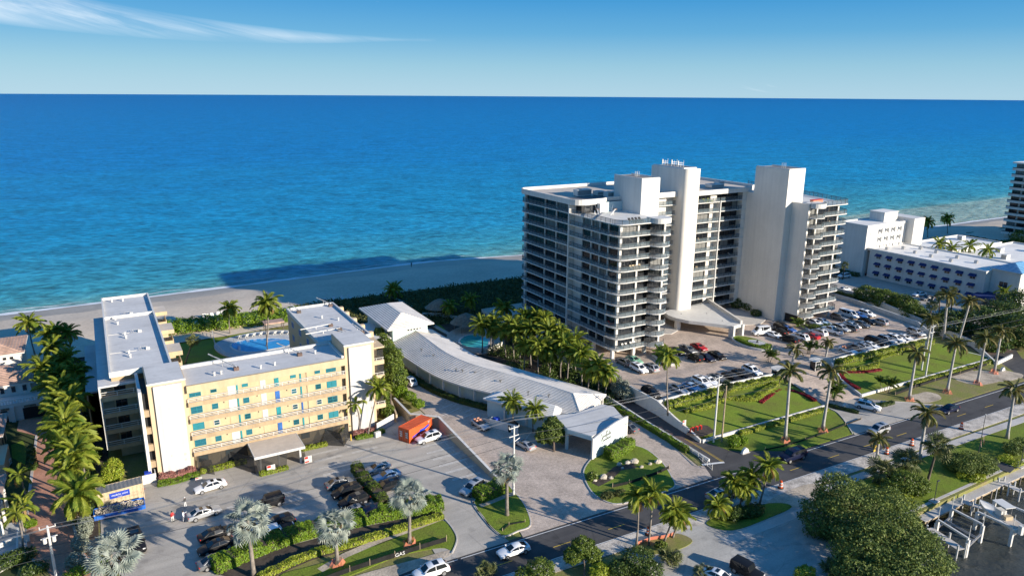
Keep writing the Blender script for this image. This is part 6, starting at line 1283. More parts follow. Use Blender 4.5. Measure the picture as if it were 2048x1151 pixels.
shrub('round_shrub', 'lime shrub at the bottom edge beside the spiky fan shrub', [bx_((1610, 1145), .8, 1.6, 1.2, .8)], 2200, .12, 'leaf_lime')
shrub('dark_shrub', 'dark low shrub mass under the coconut clump on the island', [bx_((1475, 1025), .8, 2.2, 1.2, 1.0), bx_((1505, 1020), .8, 2.2, 1.2, 1.0)], 4500, .14, 'leaf_dark')
shrub('round_shrub', 'small green shrub on the dry verge', [bx_((1322, 1090), .6, .9, .8, .6)], 900, .13, 'leaf_mid')
# beside the motel and the yellow block
shrub('broadleaf_tree', 'dense dark green trees between yellow block and motel', [bx_((785, 720), 5, 2.2, 3.2, 3.4), bx_((790, 755), 4, 2.4, 2.6, 3.2), bx_((770, 690), 5, 1.6, 3, 2.6), bx_((760, 672), 4.5, 1.4, 2.6, 2.2)], 14000, .2, 'leaf_mid', cat='tree', trunk=[((44.6, 124, 0), (44.8, 124, 4), .2)])
shrub('round_shrub', 'green shrub column at the corner below the dark trees', [bx_((766, 800), 2.6, 1.5, 1.5, 2.4), bx_((775, 820), 1.6, 1.3, 1.3, 1.5)], 4200, .16, 'leaf_mid'); shrub('round_shrub', 'lime shrub behind the retaining wall corner', [bx_((800, 783), 1.8, 1.6, 1.6, 1.3)], 2400, .15, 'leaf_green')
shrub('round_shrub', 'clipped green mound above the retaining wall', [bx_((820, 792), 1.6, 1.3, 2.0, .9), bx_((836, 806), 1.4, 1.2, 1.6, .8)], 4200, .12, 'leaf_green')
shrub('broadleaf_tree', 'broad dark tree in front of the motel porch', [bx_((1105, 862), 3.0, 2.0, 1.9, 2.2), bx_((1085, 870), 2.4, 1.4, 1.4, 1.5), bx_((1122, 868), 2.2, 1.4, 1.4, 1.6), bx_((1105, 845), 4.0, 1.3, 1.3, 1.2)], 11000, .16, 'leaf_grape', cat='tree', trunk=[((*P(1108, 902), 0), (*P(1106, 870, 2.6), 2.6), .2)])
shrub('silver_shrub', 'feathery silver shrub between motel roof and tower wall', [bx_((1240, 775), 2.4, 2.0, 2.0, 2.0), bx_((1225, 760), 2.2, 1.8, 1.8, 1.8), bx_((1255, 790), 1.4, 1.4, 1.4, 1.4)], 6000, .16, 'leaf_silver')
shrub('silver_shrub', 'silver leaved shrubs beside the brick lane', [bx_((170, 1050), 1.4, 1.0, 2.0, 1.3), bx_((160, 1085), 1.2, 1.0, 1.6, 1.2), bx_((150, 1120), .9, 1.2, 1.2, 1.0)], 5200, .13, 'leaf_silver')
shrub('round_shrub', 'bright green shrub beside the tan storage container', [bx_((225, 940), 1.8, 1.6, 2.2, 1.9), bx_((215, 960), 1.2, 1.4, 1.6, 1.3)], 5200, .14, 'leaf_lime')
shrub('round_shrub', 'dark green shrubs at the lower left corner', [bx_((40, 1110), .8, 2.0, 1.4, .9), bx_((15, 1120), .8, 2, 1.5, .9), bx_((70, 1135), .7, 1.6, 1.2, .8)], 4200, .13, 'leaf_dark'); shrub('round_shrub', 'clipped ball shrubs in the villa garden', [bx_((52, 1047), .5, .7, .7, .6), bx_((63, 1045), .5, .7, .7, .6)], 1500, .1, 'leaf_green'); shrub('round_shrub', 'ivy covered arbour beside the villa loggia', [bx_((62, 905), 1.2, .7, 2.2, 1.3), bx_((66, 925), 1.0, .7, 1.6, 1.1)], 2400, .13, 'leaf_dark')
shrub('round_shrub', 'low green shrubs under the large coconut palm', [bx_((190, 1130), .5, 1.6, 1, .6), bx_((155, 1142), .5, 1.6, 1, .6)], 1700, .12, 'leaf_green')
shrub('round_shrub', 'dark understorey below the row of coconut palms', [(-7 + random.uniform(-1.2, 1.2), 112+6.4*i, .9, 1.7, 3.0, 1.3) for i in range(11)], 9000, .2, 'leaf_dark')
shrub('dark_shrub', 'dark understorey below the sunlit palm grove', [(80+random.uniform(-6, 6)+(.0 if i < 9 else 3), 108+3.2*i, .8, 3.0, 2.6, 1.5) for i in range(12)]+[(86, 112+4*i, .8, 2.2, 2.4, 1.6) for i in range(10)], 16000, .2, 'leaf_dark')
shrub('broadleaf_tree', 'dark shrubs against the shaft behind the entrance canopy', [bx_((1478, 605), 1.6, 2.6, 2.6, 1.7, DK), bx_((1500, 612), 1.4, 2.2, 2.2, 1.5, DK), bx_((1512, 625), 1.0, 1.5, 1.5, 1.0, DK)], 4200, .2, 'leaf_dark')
shrub('round_shrub', 'low green planting in the bed by the right balcony stack', [(156, 114.6, DK+.7, 1.8, 1.8, .7), (159.5, 113.4, DK+.7, 1.8, 1.6, .7)], 1700, .15, 'leaf_mid'); shrub('round_shrub', 'low green planting in the bed at the tower corner', [(107.2, 116, DK+.7, 1.3, 2.6, .6)], 1500, .15, 'leaf_mid')
# hotel side
shrub('clipped_trees', 'long domed dark green thicket between tower wall and hotel car park', [bx_((1735, 590), 3.2, 4.5, 4.0, 2.8), bx_((1770, 598), 3.4, 4.5, 4.0, 3.0), bx_((1805, 608), 3.2, 4.2, 4.0, 2.9), bx_((1830, 625), 2.6, 3.4, 3.6, 2.4)], 24000, .21, 'leaf_mid', cat='tree')
shrub('broadleaf_tree', 'dark broad trees behind the outer garage wall', [bx_((1900, 645), 3.0, 5, 5, 3.4), bx_((1960, 640), 4.0, 6, 6, 4.0), bx_((2010, 630), 4.5, 6, 6, 4.0), bx_((2045, 660), 4.0, 6, 6, 4.2), bx_((1990, 680), 2.6, 5, 4, 2.6), bx_((2040, 610), 4.5, 6, 6, 4)], 22000, .30, 'leaf_dark', cat='tree')
shrub('round_shrub', 'low hedge between hotel car park and beach', [(225+i*9, 172-i*1.6, .8, 6, 3.5, 1.5) for i in range(14)], 9000, .35, 'leaf_mid'); shrub('broadleaf_tree', 'grey green trees below the distant tower', [(332, 150, 3, 7, 6, 4), (345, 140, 3.5, 7, 6, 4.5)], 4000, .4, 'leaf_mid', cat='tree')
shrub('round_shrub', 'dark shrubs at the foot of the blank hotel wall', [(223.4, 151+2.6*i, .6, 1.4, 1.6, .9) for i in range(5)], 1300, .25, 'leaf_dark')
# sea grape hedge by the beach, dune scrub
shrub('sea_grape_hedge', 'long sea grape hedge between courtyard and sunlit sand', [(12.5+3.1*i, 197.5-.25*i+random.uniform(-.6, .6), 1.2, 2.7, 4.6, 1.9+random.uniform(-.2, .3)) for i in range(11)], 22000, .22, 'leaf_green', cat='hedge')
pts = []
n = 46000; u = RNG.uniform(44, 330, n); dv = np.interp(u, [p[0] for p in DUNE], [p[1] for p in DUNE]); lo = np.where(u < 66, 176, np.where(u < 190, 168, 160.0-(u-190)*.03)); v = lo+(dv-lo)*RNG.uniform(0, 1, n)**.85+RNG.normal(0, .6, n)
hgt = .35+.55*(np.sin(u*.37)*np.sin(v*.41+u*.1)+1)*.5+.5*(np.sin(u*.11+2)*np.sin(v*.17)+1)*.5
ok = ~((np.abs(v-(204-(u-70)*2.0)) < 1.0) & (u < 90)); u, v, hgt = u[ok], v[ok], hgt[ok]
pp = np.stack([u, v, .25+hgt*RNG.uniform(.2, 1.15, len(u))], 1)
V, F = leafquads(pp, np.tile(np.array([[0, -.3, .9]]), (len(u), 1)), .42, .9, .4); link('dune_scrub', npmesh('dune_scrub', V, F, 'leaf_dune'))['kind'] = 'stuff'
sheet('dune', [(44, 172), (190, 166), (330, 158), (330, 172), (262, 181), (200, 191), (142, 200), (113, 203.8), (72, 205.4), (53, 205.3), (44, 204)], .32, 'scrub', h=.4)
# ------------------------------------------------------------------ vehicles
def paint(name, c, rough=.35, metal=.0): return mat('paint_'+name, c, rough, .02, 1, 3, spec=.22 if max(c) < .1 else .4, metal=metal, coat=0 if max(c) < .1 else .25, fvar=.01)
M['paint_base'] = mat('paint_base', (.5, .5, .5), .3, .02, 1, 3)
PT = {'white': paint('white', (.80, .80, .79)), 'silver': paint('silver', (.46, .47, .48), .3, .4), 'grey': paint('grey', (.17, .175, .18), .3, .3), 'black': paint('black', (.012, .012, .014)), 'navy': paint('navy', (.007, .011, .035)), 'blue': paint('blue', (.03, .10, .32)), 'red': paint('red', (.42, .012, .02)), 'green': paint('green', (.20, .42, .28)), 'sky': paint('sky', (.30, .44, .60)), 'cream': paint('cream', (.7, .66, .56))}
def ring(w, zb, zt): 
    h = [(0, zb), (w*.84, zb), (w, zb+.14), (w*1.0, zt-.24), (w*.95, zt-.06), (w*.6, zt), (0, zt+.025)]
    return h+[(-y, z) for y, z in h[-2:0:-1]]
def loft(b, secs):
    n = len(secs[0][1]); V = [(x, y, z) for x, r in secs for y, z in r]
    F = [(i*n+k, (i+1)*n+k, (i+1)*n+(k+1) % n, i*n+(k+1) % n) for i in range(len(secs)-1) for k in range(n)]
    F += [tuple(range(n)), tuple((len(secs)-1)*n+k for k in range(n))[::-1]]; b.add(V, F)
def pane(name, q, par, m='glass_dark', ins=.10, off=.014):
    q = [Vector(p) for p in q]; c = sum(q, Vector())/len(q); nn = (q[1]-q[0]).cross(q[2]-q[0]).normalized()
    if nn.dot(c-Vector((c.x*.3, 0, .6))) < 0: nn = -nn
    V = [p+(c-p)*ins+nn*off for p in q]; V2 = [p-nn*(off+.02) for p in V]; n = len(q); b = MB(); b.add(V+V2, [tuple(range(n)), tuple(range(n, 2*n))[::-1]]+[(i, n+i, n+(i+1) % n, (i+1) % n) for i in range(n)]); o = b.build(name, m); o.parent = par; return o
SPEC = {  # length, half width, belt stations (x, ztop), cabin stations (x, zroof, half width at roof), belt z
 'sedan': (4.75, .91, [(2.36, .50), (2.28, .66), (1.9, .76), (1.0, .90), (-1.4, .98), (-2.05, 1.0), (-2.3, .92), (-2.38, .62)], [(1.15, .92, .78), (.35, 1.36, .62), (-.3, 1.45, .62), (-1.0, 1.40, .60), (-1.85, 1.0, .70)], .92),
 'suv': (4.75, .95, [(2.36, .58), (2.28, .82), (1.9, .96), (1.05, 1.06), (-1.4, 1.10), (-2.1, 1.10), (-2.33, 1.0), (-2.38, .62)], [(1.25, 1.08, .82), (.5, 1.62, .70), (-.4, 1.74, .70), (-1.7, 1.70, .68), (-2.25, 1.12, .78)], 1.06),
 'bigsuv': (5.3, 1.02, [(2.62, .64), (2.56, .98), (2.2, 1.12), (1.15, 1.2), (-1.6, 1.22), (-2.4, 1.22), (-2.62, 1.1), (-2.66, .64)], [(1.3, 1.22, .88), (.65, 1.78, .76), (-.4, 1.88, .76), (-2.2, 1.85, .75), (-2.58, 1.25, .84)], 1.2),
 'coupe': (4.6, .92, [(2.28, .46), (2.2, .62), (1.8, .74), (.8, .88), (-1.5, .96), (-2.0, .97), (-2.22, .88), (-2.28, .6)], [(.95, .9, .78), (.1, 1.26, .6), (-.5, 1.32, .6), (-1.0, 1.26, .58), (-1.9, .98, .68)], .9),
 'van': (5.5, 1.0, [(2.74, .6), (2.66, .9), (2.2, 1.1), (1.7, 1.2), (-2.2, 1.2), (-2.6, 1.2), (-2.7, 1.15), (-2.74, .6)], [(1.95, 1.22, .86), (1.15, 2.0, .82), (0, 2.1, .84), (-2.4, 2.08, .84), (-2.68, 1.22, .9)], 1.2),
 'pickup': (5.7, 1.0, [(2.82, .62), (2.76, .98), (2.3, 1.1), (1.3, 1.16), (-.6, 1.18), (-2.5, 1.16), (-2.78, 1.14), (-2.84, .66)], [(1.4, 1.18, .86), (.75, 1.76, .74), (.2, 1.84, .74), (-.55, 1.80, .74), (-.85, 1.2, .84)], 1.16),
 'jeep': (4.3, .92, [(2.1, .7), (2.06, 1.0), (1.7, 1.06), (.75, 1.1), (-1.4, 1.14), (-1.95, 1.14), (-2.05, 1.1), (-2.1, .7)], [(.75, 1.12, .84), (.5, 1.8, .78), (-.4, 1.86, .78), (-1.9, 1.84, .78), (-2.02, 1.16, .84)], 1.1),
 'convertible': (4.6, .92, [(2.28, .48), (2.2, .64), (1.8, .76), (.8, .90), (-.2, .93), (-1.5, .96), (-2.0, .97), (-2.22, .88), (-2.28, .6)], None, .9)}
CAR = {}
def make_car(kind):
    L, hw, st, cab, belt = SPEC[kind]; r = proto('car_proto'); rw = .35 if kind in ('sedan', 'coupe', 'convertible') else .39
    secs = []
    for i, (x, z) in enumerate(st):
        e = 1-.16*(abs(x)/(L/2))**6; secs.append((x, ring(hw*e, .27 if kind in ('sedan', 'coupe', 'convertible') else .34, z)))
    b = MB(); loft(b, secs); o = b.build('body', 'paint_base', smooth=True, angle=38); o.parent = r
    if cab:
        S2 = [(x, zr, wr) for x, zr, wr in cab]; wb = hw*.90; V = []
        for i, (x, zr, wr) in enumerate(S2):
            lo = belt-.06; w0 = wb*(1 if 0 < i < 4 else .92); V += [(x, w0, lo), (x, wr if 0 < i < 4 else w0*.97, max(zr-.05, lo+.02)), (x, (wr if 0 < i < 4 else w0)*.82, zr), (x, -(wr if 0 < i < 4 else w0)*.82, zr), (x, -(wr if 0 < i < 4 else w0*.97), max(zr-.05, lo+.02)), (x, -w0, lo)]
        F = [(i*6+k, i*6+k+1, (i+1)*6+k+1, (i+1)*6+k) for i in range(4) for k in range(5)]+[(0, 1, 2, 3, 4, 5)[::-1], tuple(24+k for k in range(6))]
        b = MB(); b.add(V, F); o = b.build('cabin', 'paint_base', smooth=True, angle=30); o.parent = r
        v = [Vector(p) for p in V]
        pane('windscreen', [v[2], v[3], v[9], v[8]], r, ins=.07); pane('rear_window', [v[20], v[21], v[27], v[26]], r, ins=.12)
        for s, (a, c) in ((1, (0, 1)), (-1, (5, 4))):
            pane('side_window', [v[a]+Vector((-.12, 0, .10)), v[6+c]*.96+v[6+a]*.04, v[12+c], v[12+a]+Vector((0, 0, .10))], r, ins=.05); pane('side_window', [v[12+a]+Vector((-.04, 0, .10)), v[12+c], v[18+c], v[24+a]*.75+v[18+a]*.25+Vector((.05, 0, .10))], r, ins=.05)
        if kind in ('suv', 'bigsuv', 'sedan'): pane('sunroof', [v[8]*.4+v[14]*.6, v[9]*.4+v[15]*.6, v[15], v[14]] if kind == 'x' else [v[14]+Vector((.2, 0, -.01)), v[15]+Vector((.2, 0, -.01)), v[15]*.5+v[21]*.5, v[14]*.5+v[20]*.5], r, ins=.15, off=.02)
        for s in (-1, 1): o = MB().box(cab[0][0]-.32, cab[0][0]-.12, s*hw*.98-.09, s*hw*.98+.09, belt+.02, belt+.16).build('mirror', 'paint_base'); o.parent = r
    else:
        o = MB().box(-1.45, .55, -.70, .70, .9, 1.0).build('cockpit', 'dark'); o.parent = r
        pane('windscreen', [Vector((.85, .74, .92)), Vector((.85, -.74, .92)), Vector((.30, -.64, 1.30)), Vector((.30, .64, 1.30))], r, ins=.03)
        for y in (-.36, .36):
            for x in (-.35, -1.1): b = MB(); b.box(x-.3, x+.2, y-.24, y+.24, .95, 1.06); b.box(x-.38, x-.22, y-.24, y+.24, 1.0, 1.28); o = b.build('seat', 'brick_red'); o.parent = r
    if kind == 'pickup': o = MB().box(-2.62, -1.0, -.8, .8, 1.15, 1.205).build('load_bed', 'dark'); o.parent = r
    if kind == 'jeep':
        o = MB().tube([(-2.1, 0, .95), (-2.32, 0, .95)], .36, 14).build('spare_wheel', 'dark'); o.parent = r
    tb = MB().tube([(0, -.12, 0), (0, .12, 0)], rw, 16).build('tyre', 'dark'); tm = tb.data; bpy.data.objects.remove(tb)
    rb = MB().tube([(0, -.125, 0), (0, .125, 0)], rw*.64, 12).build('rim', 'metal'); rm = rb.data; bpy.data.objects.remove(rb)
    wx = L*.30
    for x in (wx, -wx):
        for s in (-1, 1): o = part('wheel', tm, r, (x, s*(hw-.10), rw)); part('rim', rm, o, (0, s*.012, 0))
    hz = st[1][1]-.05
    for s in (-1, 1):
        o = MB().box(L/2-.34, L/2-.05, s*hw*.66-.16, s*hw*.66+.16, hz-.14, hz+.0).build('headlight', 'line_white'); o.parent = r
        o = MB().box(-L/2+.02, -L/2+.20, s*hw*.66-.17, s*hw*.66+.17, st[-3][1]-.26, st[-3][1]-.12).build('tail_light', 'red'); o.parent = r
    o = MB().box(L/2-.10, L/2+.005, -hw*.42, hw*.42, hz-.34, hz-.16).build('grille', 'dark'); o.parent = r
    if kind == 'van' : pass
    CAR[kind] = r
for k in SPEC: make_car(k)
KIDS.clear()
ORD = ['first', 'second', 'third', 'fourth', 'fifth', 'sixth', 'seventh', 'eighth', 'ninth', 'tenth', 'eleventh', 'twelfth']
NM = {'sedan': 'parked_car', 'suv': 'parked_car', 'bigsuv': 'parked_car', 'coupe': 'parked_car', 'van': 'van', 'pickup': 'pickup_truck', 'jeep': 'parked_car', 'convertible': 'convertible_car'}
WD = {'sedan': 'sedan', 'suv': 'SUV', 'bigsuv': 'large SUV', 'coupe': 'coupe', 'van': 'van', 'pickup': 'pickup truck', 'jeep': 'boxy off-roader', 'convertible': 'convertible'}
def car(kind, col, at, deg, label, z=0.0, group=None, name=None):
    x, y = P(at[0], at[1], z+.7)
    o = dup(CAR[kind], (x, y, z+.012), math.radians(deg), 1.0, label, 'van' if kind == 'van' else ('pickup' if kind == 'pickup' else 'car'), group, paint=PT[col]); o.name = name or NM[kind]; return o
def row(where, items, deg, z, group, flip=0):
    for i, it in enumerate(items):
        kind, col, at = it[:3]; d = deg+(it[3] if len(it) > 3 else 0)+random.uniform(-2, 2)
        car(kind, col, at, d, '%s %s, %s from left %s' % (col if col not in ('sky',) else 'pale blue', WD[kind], ORD[i], where), z, group)
g = 'cars on the tower podium'
row('along the white wall left of the entrance drive', [('suv', 'black', (1302, 784)), ('sedan', 'silver', (1358, 776)), ('coupe', 'sky', (1384, 772)), ('suv', 'white', (1403, 763)), ('sedan', 'white', (1419, 760)), ('sedan', 'grey', (1436, 755)), ('sedan', 'black', (1464, 752)), ('sedan', 'black', (1484, 746)), ('suv', 'white', (1504, 740))], -90, DK, g)
row('in the row nearest the tower corner column', [('sedan', 'grey', (1248, 722), 180), ('coupe', 'green', (1269, 718)), ('suv', 'white', (1278, 736)), ('suv', 'silver', (1300, 734), 180)], -90, DK, g)
row('in the row beyond the thin coconut palm', [('coupe', 'black', (1353, 700)), ('sedan', 'grey', (1376, 697)), ('coupe', 'red', (1398, 692))], -90, DK, g)
row('of three in front of the red coupe', [('suv', 'black', (1389, 714), 180), ('sedan', 'navy', (1412, 713)), ('sedan', 'black', (1434, 709))], -90, DK, g)
row('in the row between mail truck and right shaft', [('coupe', 'white', (1548, 668)), ('sedan', 'black', (1558, 661), 180), ('suv', 'black', (1565, 653)), ('coupe', 'blue', (1576, 656))], -90, DK, g)
row('in the middle row of the right car park', [('suv', 'black', (1578, 678), 180), ('suv', 'white', (1600, 673), 180), ('coupe', 'red', (1622, 670), 180), ('suv', 'white', (1637, 664), 180), ('pickup', 'white', (1663, 660), 180), ('suv', 'silver', (1682, 656)), ('suv', 'grey', (1700, 655), 180), ('sedan', 'white', (1704, 649)), ('sedan', 'grey', (1723, 647)), ('sedan', 'black', (1735, 641)), ('suv', 'silver', (1759, 643), 180)], -90, DK, g)
row('in the row under the right balcony stack', [('sedan', 'white', (1630, 644)), ('sedan', 'sky', (1645, 642)), ('suv', 'grey', (1679, 634))], -90, DK, g)
car('van', 'white', (1697, 629), -90, 'white panel van parked beyond the right balcony stack', DK, g); car('sedan', 'blue', (1717, 629), -90, 'blue sedan between the white van and a white SUV', DK, g); car('suv', 'white', (1733, 627), -90, 'white SUV beside the inner white wall at the far corner', DK, g)
row('along the white wall right of the entrance drive', [('convertible', 'white', (1697, 699)), ('sedan', 'grey', (1716, 695)), ('sedan', 'silver', (1728, 692)), ('sedan', 'white', (1741, 689)), ('bigsuv', 'black', (1752, 683)), ('suv', 'silver', (1773, 679)), ('suv', 'white', (1791, 677)), ('sedan', 'white', (1808, 674))], -90, DK, g)
car('suv', 'silver', (1832, 664), -100, 'silver SUV alone near the right podium wall', DK, g)
# mail truck
o = car('van', 'white', (1522, 664), 165, 'boxy white mail truck standing beside the fountain island', DK, g, 'mail_truck'); o.scale = (.86, .95, 1.12)
g = 'cars in the yellow block car park'
car('suv', 'white', (857, 874), 184, 'white car parked tight beside the orange container', 0, g); car('suv', 'silver', (946, 974), 200, 'pale SUV half behind the hedge on the grass island', 0, g)
car('sedan', 'white', (420, 970), 187, 'white sedan alone near the left stair pier', 0, g); car('sedan', 'silver', (408, 1023), 8, 'silver sedan with two people standing at its tail', 0, g)
row('of dark cars left of the near silver palm', [('sedan', 'black', (432, 1064)), ('sedan', 'black', (432, 1089), 180), ('sedan', 'grey', (432, 1118))], 8, 0, g)
car('bigsuv', 'black', (272, 1082), -86, 'black SUV at the left edge of the car park behind silver fronds', 0, g)
car('jeep', 'black', (538, 1003), 184, 'black off-roader right of the near silver palm', 0, g); car('suv', 'black', (556, 1045), 184, 'black SUV with red tail lights right of the near silver palm', 0, g); car('pickup', 'white', (549, 1064), 182, 'white pickup with black bed beside the clipped hedge', 0, g)
row('of pale cars right of the planting strip', [('coupe', 'silver', (754, 934), 0), ('coupe', 'sky', (773, 949), 0)], 184, 0, g); car('suv', 'black', (775, 972), 184, 'black SUV right of the planting strip behind the far silver palm', 0, g)
row('of dark cars left of the planting strip', [('sedan', 'grey', (680, 963)), ('suv', 'black', (694, 981), 180), ('suv', 'black', (708, 1000), 180), ('sedan', 'grey', (716, 1017)), ('suv', 'navy', (738, 1026), 180)], 4, 0, g)
g = 'cars on the motel forecourt'
car('suv', 'white', (818, 761), 96, 'white SUV at the far end of the motel forecourt', 0, g); car('convertible', 'silver', (961, 846), -84, 'silver convertible with tonneau beside the bin store', 0, g); car('coupe', 'silver', (1049, 886), 100, 'silver coupe by the broad tree before the motel', 0, g); car('sedan', 'grey', (1254, 852), 100, 'grey car half hidden behind the motel sign wall', 0, g)
g = 'cars on the road'
car('coupe', 'white', (1027, 1097), 178, 'white two door car driving in the road centre foreground', 0, g, 'moving_car'); car('suv', 'white', (862, 1140), 178, 'white car driving at the bottom edge left of the white two door', 0, g, 'moving_car')
car('bigsuv', 'navy', (1585, 910), 178, 'dark navy large SUV driving past the lawn', 0, g, 'moving_car'); car('suv', 'silver', (1757, 858), 178, 'silver SUV driving past the entrance drive apron', 0, g, 'moving_car'); car('sedan', 'navy', (1898, 816), 178, 'dark blue sedan driving at the right end of the road', 0, g, 'moving_car')
car('suv', 'white', (1736, 811), -66, 'white SUV leaving the entrance drive', 0, g, 'moving_car'); car('sedan', 'silver', (1440, 985), -2, 'silver car driving behind the coconut clump', 0, g, 'moving_car')
car('jeep', 'black', (1494, 1140), -78, 'black off-roader on the concrete lot at the bottom edge', 0, None); car('sedan', 'white', (1440, 1152), -70, 'white car cut by the bottom edge beside the off-roader', 0, None)
g = 'cars in the hotel car park'
HC_ = [('sedan', 'black', (1743, 547), 'black sedan nearest the hotel inner corner'), ('suv', 'silver', (1763, 549), 'silver SUV second from the hotel inner corner'), ('sedan', 'black', (1789, 555), 'black sedan third from the hotel inner corner'), ('bigsuv', 'black', (1808, 558), 'black large SUV fourth from the hotel inner corner'), ('suv', 'white', (1832, 565), 'white SUV fifth from the hotel inner corner'), ('sedan', 'black', (1852, 570), 'black sedan sixth from the hotel inner corner'), ('sedan', 'navy', (1868, 574), 'navy sedan seventh from the hotel inner corner'), ('suv', 'white', (1688, 551), 'white SUV right of the tower balconies'), ('sedan', 'black', (1674, 549), 'black car half behind the tower balconies'), ('sedan', 'white', (1687, 578), 'white sedan just beyond the tower right stack'), ('sedan', 'white', (1839, 587), 'white sedan at the end of the domed thicket'), ('sedan', 'grey', (1855, 595), 'grey sedan at the end of the domed thicket')]
for i, (k, c, at, lb) in enumerate(HC_): car(k, c, at, 0 if i < 7 else 172, lb, .02, g)
# ------------------------------------------------------------------ containers, skip, signs
def container(label, x, y, deg, L, m, logo=None, group=None):
    r = bpy.data.objects.new('shipping_container', None); C.objects.link(r); tag(r, label, 'container', group); r.location = (x, y, 0); r.rotation_euler.z = math.radians(deg); W_, H_ = 2.44, 2.59
    n = int(L/.14)
    for s in (-1, 1):
        b = MB()
        for i in range(n):
            x0, x1 = -L/2+.1+(L-.2)*i/n, -L/2+.1+(L-.2)*(i+1)/n; d = .035 if i % 4 in (0, 1) else 0; d2 = .035 if (i+1) % 4 in (0, 1) else 0
            b.add([(x0, s*(W_/2-d), .15), (x1, s*(W_/2-d2), .15), (x1, s*(W_/2-d2), H_-.1), (x0, s*(W_/2-d), H_-.1)], [(0, 1, 2, 3)])
        o = b.build('side_panel', m); o.parent = r
    b = MB()
    for i in range(n):
        x0, x1 = -L/2+(L)*i/n, -L/2+L*(i+1)/n; d = .03 if i % 4 in (0, 1) else 0; d2 = .03 if (i+1) % 4 in (0, 1) else 0
        b.add([(x0, -W_/2, H_-d), (x1, -W_/2, H_-d2), (x1, W_/2, H_-d2), (x0, W_/2, H_-d)], [(0, 1, 2, 3)])
    o = b.build('roof_panel', m if m != 'cont_tan' else 'metal'); o.parent = r
    b = MB()
    for sx in (-1, 1):
        for sy in (-1, 1): b.box(sx*L/2-.06, sx*L/2+.06, sy*W_/2-.06, sy*W_/2+.06, 0, H_+.02)
        b.box(sx*L/2-.05, sx*L/2+.05, -W_/2+.06, W_/2-.06, .0, .15); b.box(sx*L/2-.05, sx*L/2+.05, -W_/2+.06, W_/2-.06, H_-.12, H_+.01)
    for sy in (-1, 1): b.box(-L/2+.06, L/2-.06, sy*W_/2-.05, sy*W_/2+.05, 0, .15); b.box(-L/2+.06, L/2-.06, sy*W_/2-.05, sy*W_/2+.05, H_-.1, H_+.012)
    o = b.build('frame', m); o.parent = r
    for s in (-1, 1):
        o = MB().box(-L/2-.03, -L/2+.02, s*.58-.56, s*.58+.56, .16, H_-.13).build('door', m); o.parent = r
        b = MB()
        for dy in (-.3, .3): b.tube([(-L/2-.06, s*.58+dy, .2), (-L/2-.06, s*.58+dy, H_-.2)], .025, 6)
        o2 = b.build('lock_bar', 'metal'); o2.parent = o
    for k in range(3):
        for s in (-1, 1): o = MB().box(-L/2-.075, -L/2-.07, s*.7-.28, s*.7+.28, .9+.4*k, 1.15+.4*k).build('door_label', 'line_white'); o.parent = r
    return r
def text(par, s, size, loc, rot, m, name='lettering'):
    c = bpy.data.curves.new(name, 'FONT'); c.body = s; c.size = size; c.align_x = 'CENTER'; c.align_y = 'CENTER'; c.extrude = .005
    o = bpy.data.objects.new(name, c); C.objects.link(o); me = bpy.data.meshes.new_from_object(o); bpy.data.objects.remove(o); me.materials.clear(); me.materials.append(M[m])
    o = bpy.data.objects.new(name, me); C.objects.link(o); o.parent = par; o.location = loc; o.rotation_euler = rot; return o
cx_, cy_ = 45.2, 112.9
cn = container('orange shipping container with a blue stripe by the cream wall', cx_, cy_, 26, 6.06, 'orange')
b = MB(); pts = [(-2.2, .95), (-.3, 1.25), (-.15, 1.5), (1.0, 1.5), (2.3, 1.75), (2.3, 1.35), (1.2, 1.05), (-2.2, .72)]; b.add([(x, -1.235, z) for x, z in pts]+[(x, -1.20, z) for x, z in pts], [tuple(range(8)), tuple(range(8, 16))[::-1]]+[(i, 8+i, 8+(i+1) % 8, (i+1) % 8) for i in range(8)]); o = b.build('blue_stripe', 'blue_print'); o.parent = cn
text(cn, 'EJU', .42, (2.3, -1.245, 2.2), (PI/2, 0, 0), 'line_white')
tx, ty = P(238, 992, 1.3); cn = container('tan storage container with a blue name board by the left pier', tx+.2, ty+1.0, 4, 6.06, 'cont_tan')
o = MB().box(-1.5, 1.2, -1.28, -1.25, 1.35, 2.25).build('name_board', 'blue_print'); o.parent = cn; text(cn, 'mobile mini', .46, (-.15, -1.29, 1.85), (PI/2, 0, 0), 'line_white'); text(cn, 'storage', .2, (-.15, -1.29, 1.5), (PI/2, 0, 0), 'line_white')
sk = thing('skip', 'long blue open skip heaped with rubble', 'skip', (tx, ty-3, 0)); x0, y0 = tx-3.4, ty-3.5
b = MB(); b.box(x0, x0+6.6, y0-.06, y0+.06, .2, .85); b.box(x0, x0+6.6, y0+2.3, y0+2.42, .2, .85); b.box(x0-.06, x0+.06, y0+.06, y0+2.3, .2, .85); b.box(x0+6.54, x0+6.66, y0+.06, y0+2.3, .2, .85); b.box(x0, x0+6.6, y0+.06, y0+2.3, .15, .25); b.build('skip_body', 'blue_tarp', sk)
b = MB()
for i in range(9): b.box(x0+.3+.72*i, x0+.42+.72*i, y0-.13, y0-.07, .2, .85)
b.build('skip_ribs', 'blue_tarp', sk)
b = MB()
for i in range(220):
    a, q = random.uniform(.1, 6.4), random.uniform(.1, 2.2); s = random.uniform(.05, .2); z = .62+.38*math.sin(PI*a/6.5)*math.sin(PI*q/2.3)+random.uniform(-.1, .1); b.bar((x0+a, y0+q, z), (x0+a+random.uniform(-.5, .5), y0+q+random.uniform(-.5, .5), z+random.uniform(-.1, .2)), s*.5)
tag(b.build('rubble', 'rock'), 'pale broken rubble heaped in the blue skip', 'rubble', kind='stuff')
